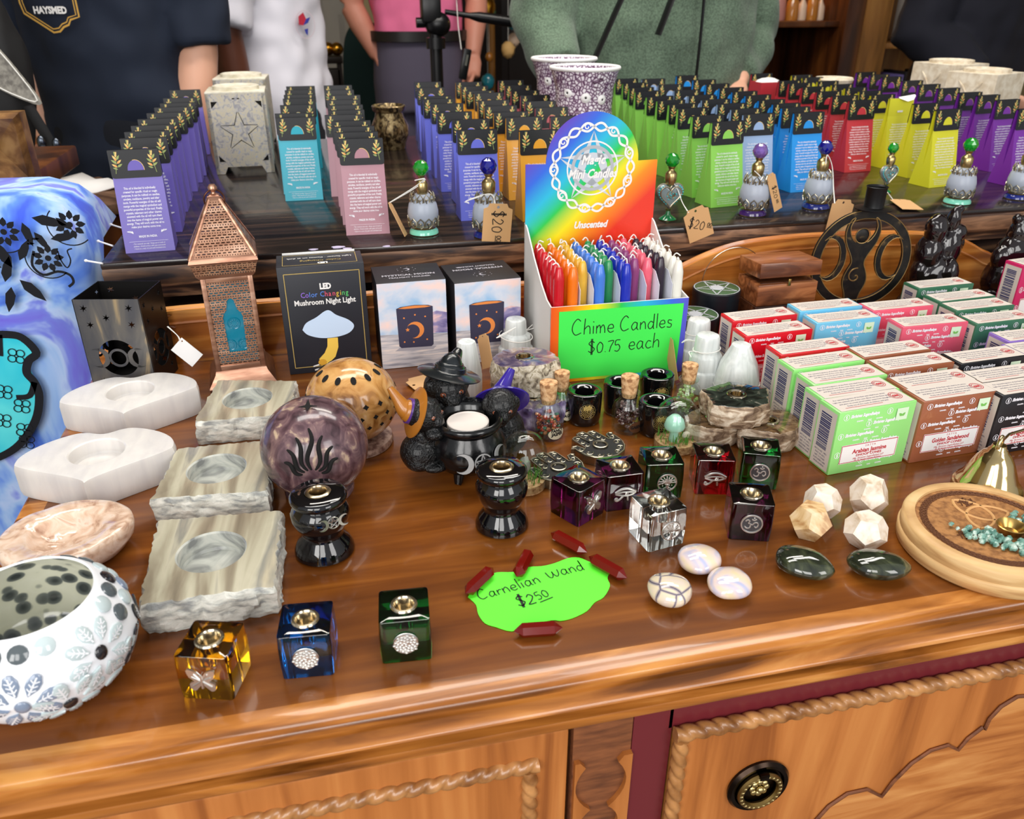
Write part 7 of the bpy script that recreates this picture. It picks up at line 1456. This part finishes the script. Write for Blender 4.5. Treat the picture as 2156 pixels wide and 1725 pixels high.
# ---------------------------------------------------------------- right: shelving, bookcase and what they hold
def slabs(name, label, cat, loc, parts, mat):
    r = thing(name, label, cat, loc)
    for n_, c, d in parts: MB().box(c, d, 0, .003).build(n_, [mat], r)
    return r
slabs('display_shelf', 'dark wooden display shelf behind the green jacket', 'shelf', (1.75, 3.35, 0), [('back_panel', (0, .2, 1.0), (.78, .02, 2.0)), ('shelf_board', (0, 0, 1.1), (.76, .38, .022)), ('shelf_board', (0, 0, .62), (.76, .38, .022)), ('shelf_board', (0, 0, 1.62), (.76, .38, .022)), ('side_panel', (-.385, 0, 1.0), (.024, .4, 2.0)), ('side_panel', (.35, -.02, 1.0), (.08, .42, 2.0)), ('plinth', (0, 0, .05), (.76, .38, .1))], SHELFW)
slabs('bookcase', 'light brown wooden bookcase next to the dark display shelf', 'bookcase', (2.5, 3.3, 0), [('side_panel', (-.3, 0, 1.0), (.12, .36, 2.0)), ('side_panel', (.36, 0, 1.0), (.03, .36, 2.0)), ('back_panel', (.03, .17, 1.0), (.66, .02, 2.0)), ('shelf_board', (.05, 0, 1.02), (.6, .34, .022)), ('shelf_board', (.05, 0, .7), (.6, .34, .022)), ('shelf_board', (.05, 0, 1.4), (.6, .34, .022))], SHELFL)
l = bpy.data.lights.new('shelf_lamp', 'POINT'); l.energy = 4.5; l.color = (1, .55, .2); l.shadow_soft_size = .04; o = bpy.data.objects.new('shelf_lamp', l); COL.objects.link(o); o.location = (1.9, 3.36, 1.5)
AMBG = M('amber_glass_ornament', (230, 150, 60), rough=.1, tr=.4, coat=.6); CERW = M('cream_ceramic', (226, 196, 170), rough=.3); BLUSH = M('blush_ceramic', (190, 130, 120), rough=.3)
for i, (x, mt, hh, w_) in enumerate(((1.80, CERW, .1, .02), (1.755, AMBG, .08, .026), (1.845, BLUSH, .14, .032), (1.91, AMBG, .12, .026), (1.955, CERW, .1, .018), (2.0, AMBG, .13, .024), (2.035, CERW, .09, .018))):
    m = MB().lathe([(0, 0), (w_, 0), (w_*1.05, hh*.1), (w_*.9, hh*.55), (w_*.35, hh*.75), (w_*.3, hh*.95), (w_*.5, hh), (0, hh)], 20); single(m, 'ornament', [mt], ['small cream ornament second along the lit shelf', 'squat amber glass ornament nearest the green jacket on the lit shelf', 'tall blush ceramic ornament on the lit shelf', 'amber glass ornament beside the tall blush one', 'thin cream ornament in the middle of the amber ones', 'tallest amber glass ornament towards the shelf side panel', 'last small cream ornament against the shelf side panel'][i], 'ornament', 'ornaments on the lit shelf', (x, 3.27, 1.1115))
for i, (x, c, hh, th) in enumerate(((2.42, (226, 222, 214), .24, .035), (2.458, (120, 104, 80), .2, .03), (2.49, (150, 30, 34), .25, .022), (2.516, (190, 180, 50), .23, .024), (2.545, (60, 70, 110), .22, .02))):
    r = thing('book', ['cream spined book', 'brown spined book', 'red spined book', 'yellow spined book', 'blue spined book'][i]+' on the upper bookcase shelf', 'book', (x, 3.22, 1.0315), 0, 'books on the upper shelf'); MB().box((0, 0, hh/2), (th, .15, hh), 0, .002).build('cover', [M('book_%d' % i, c, rough=.6)], r); MB().box((0, -.0755, hh*.7), (th*.6, .001, hh*.3)).build('spine_title', [M('spine_%d' % (i % 2), ((240, 236, 226), (196, 60, 50))[i % 2], rough=.6)], r)
for i, (x, c, hh) in enumerate(((2.36, (108, 96, 160), .2), (2.395, (26, 22, 26), .21), (2.43, (112, 72, 62), .19), (2.465, (70, 34, 34), .2), (2.5, (30, 28, 34), .21))):
    r = thing('book', ['lilac spined book', 'black spined book next to the lilac one', 'tan spined book', 'maroon spined book', 'charcoal spined book furthest along'][i]+' on the lower bookcase shelf', 'book', (x, 3.2, .7115), 0, 'books on the lower shelf'); MB().box((0, 0, hh/2), (.03, .15, hh), 0, .002).build('cover', [M('bookl_%d' % i, c, rough=.6)], r); MB().box((0, -.0755, hh*.8), (.016, .001, hh*.2)).build('spine_title', [M('spine_0', (240, 236, 226), rough=.6)], r)
# ---------------------------------------------------------------- middle background
DK = M('dark_cabinet_wood', (34, 22, 16), rough=.5); GILT = M('gilt_metal', (206, 150, 50), rough=.25, metal=1); DKG = M('dark_green_fabric', (16, 46, 44), rough=.8); TEALO = M('teal_ornament', (40, 140, 160), rough=.2, coat=.5)
slabs('tall_cabinet', 'dark tall cabinet behind the hanging ornaments', 'cabinet', (1.05, 4.9, 0), [('carcass', (0, 0, 1.1), (.95, .4, 2.2)), ('door', (-.24, -.205, 1.1), (.44, .02, 2.1)), ('door', (.24, -.205, 1.1), (.44, .02, 2.1))], DK)
r = thing('ornament_stand', 'slim wooden post stand hung with ornaments, beside the pink shirt', 'stand', (.79, 3.8, 0)); MB().tube([(0, 0, .02), (0, 0, 1.8)], .016, 12).build('post', [SHELFL], r); MB().lathe([(0, 0), (.16, 0), (.15, .02), (.03, .04), (0, .04)], 24).build('base', [SHELFL], r); MB().lathe([(0, 1.5), (.3, 1.5), (.3, 1.52), (0, 1.52)], 32).build('top_disc', [SHELFL], r)
for i, (px, py, rr, mt, lb) in enumerate(((1020, 18, .055, GILT, 'gilt filigree ornament hanging beside the pink shirt'), (1083, 45, .035, TEALO, 'teal glass ornament hanging beside the green sleeve'), (1082, 84, .03, CERW, 'white round ornament hanging under the teal one'), (1070, 105, .034, M('straw_ornament', (220, 176, 110), rough=.7), 'straw coloured ornament at the green sleeve'), (1030, 120, .02, AMBG, 'small amber ornament below the gilt one'), (1027, 172, .035, TEALO, 'teal ornament standing low behind the yellow cartons'))):
    P = onY(px, py, 3.62+.07*(i % 3)); rr *= .85; r = thing('hanging_ornament', lb, 'ornament', P, 0, 'hanging ornaments')
    MB().ball((0, 0, 0), (rr, rr, rr*1.15), 16, 12, 0, None, lambda p: 1+.18*mnoise.noise(p*4+Vector((i, 0, 0)))).build('bauble', [mt], r); MB().tube([(0, 0, rr), (0, 0, 1.5-P.z)], .001, 5).build('cord', [STRING], r)
c = onY(675, 125, 4.3); r = slabs('side_stand', 'small dark carved stand below the gilt baubles', 'stand', (c.x, 4.3, 0), [('top_board', (0, 0, c.z), (.2, .16, .03)), ('carved_front', (0, -.02, c.z-.14), (.17, .1, .2)), ('shelf_board', (0, 0, c.z-.28), (.19, .15, .02))], DK)
for q in (-1, 1):
    for q2 in (-1, 1): MB().box((q*.085, q2*.06, c.z/2), (.02, .02, c.z)).build('leg', [DK], r)
for i in range(5): single(MB().ball((0, 0, .03), (.03, .03, .03), 14, 10), 'gilt_bauble', [GILT], 'gilt bauble on the small dark stand', 'bauble', 'gilt baubles on the dark stand', (c.x-.08+.04*i, 4.28+.02*(i % 2), c.z+.0155))
r = thing('potted_plant', 'small leafy plant hanging beside the dark carved stand', 'plant', (c.x-.12, 4.15, 0)); m = MB(); rq = random.Random(5)
for i in range(40): leaf(m, 0, 0, .06, .02, 0, 0, TR(rq.uniform(-.04, .04), rq.uniform(-.04, .04), c.z-.25+rq.uniform(-.08, .16)) @ RZ(rq.uniform(0, 6.3)) @ RY(rq.uniform(-1, 1)))
m.build('foliage', [M('plant_leaf', (70, 110, 40), rough=.6)], r, sm=False); MB().lathe([(0, 0), (.05, 0), (.06, c.z-.3), (0, c.z-.3)], 20).build('pot', [DK], r)
c = onY(762, 170, 4.0); r = thing('upholstered_chair', 'dark green round backed chair behind the mauve cartons', 'chair', (c.x+.03, 4.02, 0)); r.scale = (.75, .9, 1); bk = [(-.13, .45), (-.15, .8), (-.13, 1.0), (-.08, 1.08), (0, 1.1), (.08, 1.08), (.13, 1.0), (.15, .8), (.13, .45)]
MB().plate([smooth(bk+[bk[0]], 4)[:-1]], .05, 0, XZ).build('backrest', [DKG], r); MB().box((0, -.2, .42), (.36, .36, .08), 0, .02).build('seat', [DKG], r)
for q in (-1, 1):
    for y_ in (-.34, -.06): MB().box((q*.15, y_, .19), (.03, .03, .38)).build('leg', [DK], r)
c = onY(716, 60, 4.6); m = MB().rings([[(x, .02*math.sin(x*60+z*4), z) for x in (-.09, -.05, -.01, .03, .07, .09)]+[(x, .03+.02*math.sin(x*60+z*4), z) for x in (.09, .07, .03, -.01, -.05, -.09)] for z in (.72, .9, 1.1, 1.4, 1.7)]); single(m, 'hanging_scarf', [M('pale_scarf', (196, 190, 180), rough=.8)], 'pale hanging scarf on the cream rear wall', 'scarf', None, (c.x, 5.55, 0))
# ---------------------------------------------------------------- left of the dark table
YC = 1.02; TIE = M('tie_dye_cloth', rough=.85, sheen=.2, ramp=('noise', (7, 7, 5), 4, 2.2, [(.34, (52, 84, 210)), (.43, (84, 130, 226)), (.5, (150, 186, 236)), (.55, (176, 200, 240)), (.6, (116, 130, 224)), (.7, (110, 100, 216))])); TURQ = M('turquoise_dye', rough=.85, ramp=('noise', (12, 12, 12), 3, .5, [(.35, (20, 190, 214)), (.65, (90, 220, 226))])); PRNB = M('black_fabric_print', (12, 14, 22), rough=.85)
r = thing('tie_dye_tapestry', 'blue and turquoise tie-dye tapestry with black print draped over a stand', 'tapestry', (-.45, YC, 0))
def cl(px, py): p = onY(px, py, YC); return (p.x+.45, p.z)
m = MB(); xr = .165
pf = [(.05, .20), (.0, .32), (0, .6), (0, .90), (.004, .965), (.03, .992), (.12, .998)]   # y offset, z
cols = [(-.4, 0), (-.2, 0), (-.05, 0), (.06, 0), (.12, .004), (.15, .014), (.165, .035), (.17, .08)]
R = [[(x, yo+dy+.006*math.sin(x*30), z-(.0 if z < .93 else (.012 if i == 5 else .035 if i == 6 else .07 if i == 7 else 0))) for i, (x, dy) in enumerate(cols)] for yo, z in pf]
m.rings(R, 0, None, False, False); m.build('cloth', [TIE], r, ang=80)
T = TR(0, -.0065, 0) @ XZ; m = MB()
face(m, smooth([cl(*p) for p in [(-120, 960), (0, 962), (50, 930), (80, 880), (88, 820), (70, 780), (62, 760), (78, 735), (50, 705), (0, 698), (-120, 700)]], 5), 1, T)
out = smooth([cl(*p) for p in [(-60, 975), (0, 958), (45, 930), (78, 880), (86, 830), (76, 800), (60, 780), (64, 755), (80, 738), (52, 708), (20, 700), (-40, 702)]], 5); m.ink(out, .0095, 0, T @ TR(0, 0, .0008)); m.ink(smooth([cl(*p) for p in [(76, 800), (66, 828), (38, 832)]], 4), .007, 0, T @ TR(0, 0, .0008)); m.ink([cl(2, 700), cl(4, 745)], .007, 0, T @ TR(0, 0, .0008))
for px, py in ((12, 820), (50, 850), (38, 745), (55, 900), (10, 880), (60, 925)):
    x, y = cl(px, py)
    for k in range(4): a = k*PI/2+.5; m.ink([(x+.006*math.cos(a)+.0045*math.cos(t), y+.006*math.sin(a)+.0045*math.sin(t)) for t in [2*PI*i/14 for i in range(15)]], .0012, 0, T @ TR(0, 0, .0012))
for px, py in ((105, 540), (12, 485), (150, 470)):
    x, y = cl(px, py)
    for k in range(9): a = 2*PI*k/9; leaf(m, x+.006*math.cos(a), y+.006*math.sin(a), .011, .007, a, 0, T, .0008)
    face(m, ngon(12, .0035, 0, x, y), 0, T, .001); m.ink([(x+.024*math.cos(t), y+.024*math.sin(t)) for t in [PI*.75+i*.18 for i in range(18)]], .0014, 0, T @ TR(0, 0, .0008))
m.ink(smooth([cl(*p) for p in [(75, 525), (72, 555), (95, 575), (125, 568), (150, 575), (158, 590), (148, 600)]], 4), .003, 0, T @ TR(0, 0, .0008)); m.ink(smooth([cl(*p) for p in [(125, 525), (132, 545), (145, 560), (152, 545), (145, 525), (155, 520)]], 4), .0016, 0, T @ TR(0, 0, .0008))
for px, py, L, a in ((70, 455, .05, -.3), (75, 485, .035, -1.1), (120, 455, .03, -.8), (50, 465, .04, -1.4), (30, 560, .05, 1.9), (15, 590, .045, 1.2), (45, 585, .05, -.9), (8, 560, .04, 2.6), (45, 545, .04, 1.0), (28, 600, .045, -1.9), (110, 500, .04, .1), (60, 510, .012, 0), (70, 500, .012, 0)):
    x, y = cl(px, py); leaf(m, x, y, L*.72, L*.24, a, 0, T, .0009)
m.build('printed_pattern', [PRNB, TURQ], r, sm=False)
slabs('display_stand', 'low wooden stand hidden under the tie-dye tapestry, carrying the framed panel', 'stand', (-.62, 1.27, 0), [('top_board', (0, 0, .975), (.5, .36, .03)), ('leg', (-.2, .14, .48), (.04, .04, .96)), ('leg', (.2, .14, .48), (.04, .04, .96)), ('leg', (-.2, -.14, .48), (.04, .04, .96)), ('leg', (.2, -.14, .48), (.04, .04, .96))], SHELFW)
FRM = M('bronzed_frame', rough=.4, metal=.3, ramp=('noise', (30, 30, 30), 5, .6, [(.35, (70, 44, 22)), (.52, (118, 80, 42)), (.68, (160, 120, 70))])); FRP = M('speckled_panel', rough=.6, ramp=('noise', (140, 140, 140), 3, 0, [(.4, (140, 112, 90)), (.6, (190, 164, 138))]))
Yf = 1.16; a, b = onY(43, 236, Yf), onY(90, 420, Yf); r = thing('framed_panel', 'ornate bronzed wooden frame around a speckled panel, above the tapestry', 'frame', (b.x-.17, Yf, .9915)); h = a.z-.9915
R = []
for off, y in ((0, .02), (0, -.004), (.006, -.012), (.012, -.008), (.036, .008), (.04, -.002), (.045, .0), (.049, .012), (.053, .01), (.06, .018)): R.append([(-.17+off, y, off), (.17-off, y, off), (.17-off, y, h-off), (-.17+off, y, h-off)])
MB().rings(R, 0, None, False).build('frame', [FRM], r, ang=30); MB().box((0, .02, h/2), (.24, .006, h-.1)).build('panel', [FRP], r); MB().box((.12, -.004, .004), (.03, .012, .008), 0, .002).build('hinge', [GOLDB], r)
P = onY(140, 310, 2.5); slabs('low_cabinet', 'plain brown cabinet behind the framed panel', 'cabinet', (P.x-.3, 2.7, 0), [('carcass', (0, 0, P.z/2), (.7, .35, P.z-.02)), ('top_board', (0, -.01, P.z), (.74, .4, .025)), ('door', (0, -.18, P.z/2-.02), (.62, .02, P.z-.12))], M('plain_brown_wood', rough=.45, ramp=('noise', (30, 30, 3), 4, .6, [(.35, (110, 60, 28)), (.6, (146, 84, 40))])))
r = thing('wooden_crate', 'brown wooden crate with a white sheet over it, at the end of the dark table', 'crate', (-.445, 1.63, 0), math.radians(35)); MB().box((0, 0, .43), (.2, .24, .86), 0, .004).build('box', [SHELFW], r); MB().box((0, 0, .868), (.22, .26, .02), 0, .003).build('lid', [M('crate_lid', rough=.5, ramp=('noise', (40, 8, 30), 4, .5, [(.35, (70, 46, 32)), (.6, (120, 90, 68))]))], r)
m = MB(); g = [[(-.16+.05*i, -.02+.06*j, .879+.012*math.sin(i*1.3+j*2)*.5+.006+(-.05 if i == 0 else 0)) for i in range(6)] for j in range(4)]; m.rings(g, 0, None, False, False); o = m.build('sheet', [WHITE], r, ang=80); sd = o.modifiers.new('t', 'SOLIDIFY'); sd.thickness = .003
BAGM = M('black_bag_fabric', (18, 18, 20), rough=.6); FLAP = M('grey_canvas', rough=.9, ramp=('noise', (120, 120, 120), 4, 0, [(.35, (110, 106, 100)), (.65, (156, 152, 142))]))
P = onY(40, 160, 1.75); r = thing('black_bag', 'black hanging bag with a grey stitched canvas flap, beside the navy T-shirt', 'bag', (P.x-.045, 1.78, P.z)); m = MB().ball((0, 0, 0), (.06, .05, .15), 20, 16, 0, None, lambda p: 1+.12*mnoise.noise(p*2)); remesh(m.build('pouch', [BAGM], r), .008, 2)
fl = smooth([(-.075, .06), (-.03, .075), (0, .06), (.03, .02), (.06, -.03), (.085, -.085), (.05, -.075), (.01, -.05), (-.03, -.015), (-.06, .025), (-.075, .06)], 4)
MB().plate([fl[:-1]], .004, 0, TR(-.005, -.058, .04) @ XZ).build('flap', [FLAP], r); MB().tube([(x*.93-.005+.0005, -.0635, y*.93+.04) for x, y in fl[:-1]], .0012, 5, 0, None, True).build('stitching', [STRING], r)
m = MB().tube(smooth([(-.02, -.03, .14), (-.03, .02, .5), (-.04, .05, .62)], 4), .012, 8, flat=.4).tube(smooth([(.05, -.04, -.05), (.075, -.03, -.14), (.06, -.02, -.17)], 4), .01, 8, flat=.4); m.build('strap', [BAGM], r)
for x, z in ((.06, -.115), (.085, -.12)): MB().ball((x, -.05, z), (.008, .006, .014), 12, 8).build('buckle', [M('gunmetal', (90, 96, 106), rough=.25, metal=1)], r)
tag(MB().box((P.x-.06, 1.83, .88), (.03, .03, 1.76), 0, .004).build('coat_post', [SHELFW]), 'dark wooden post that the black bag hangs from', 'post')
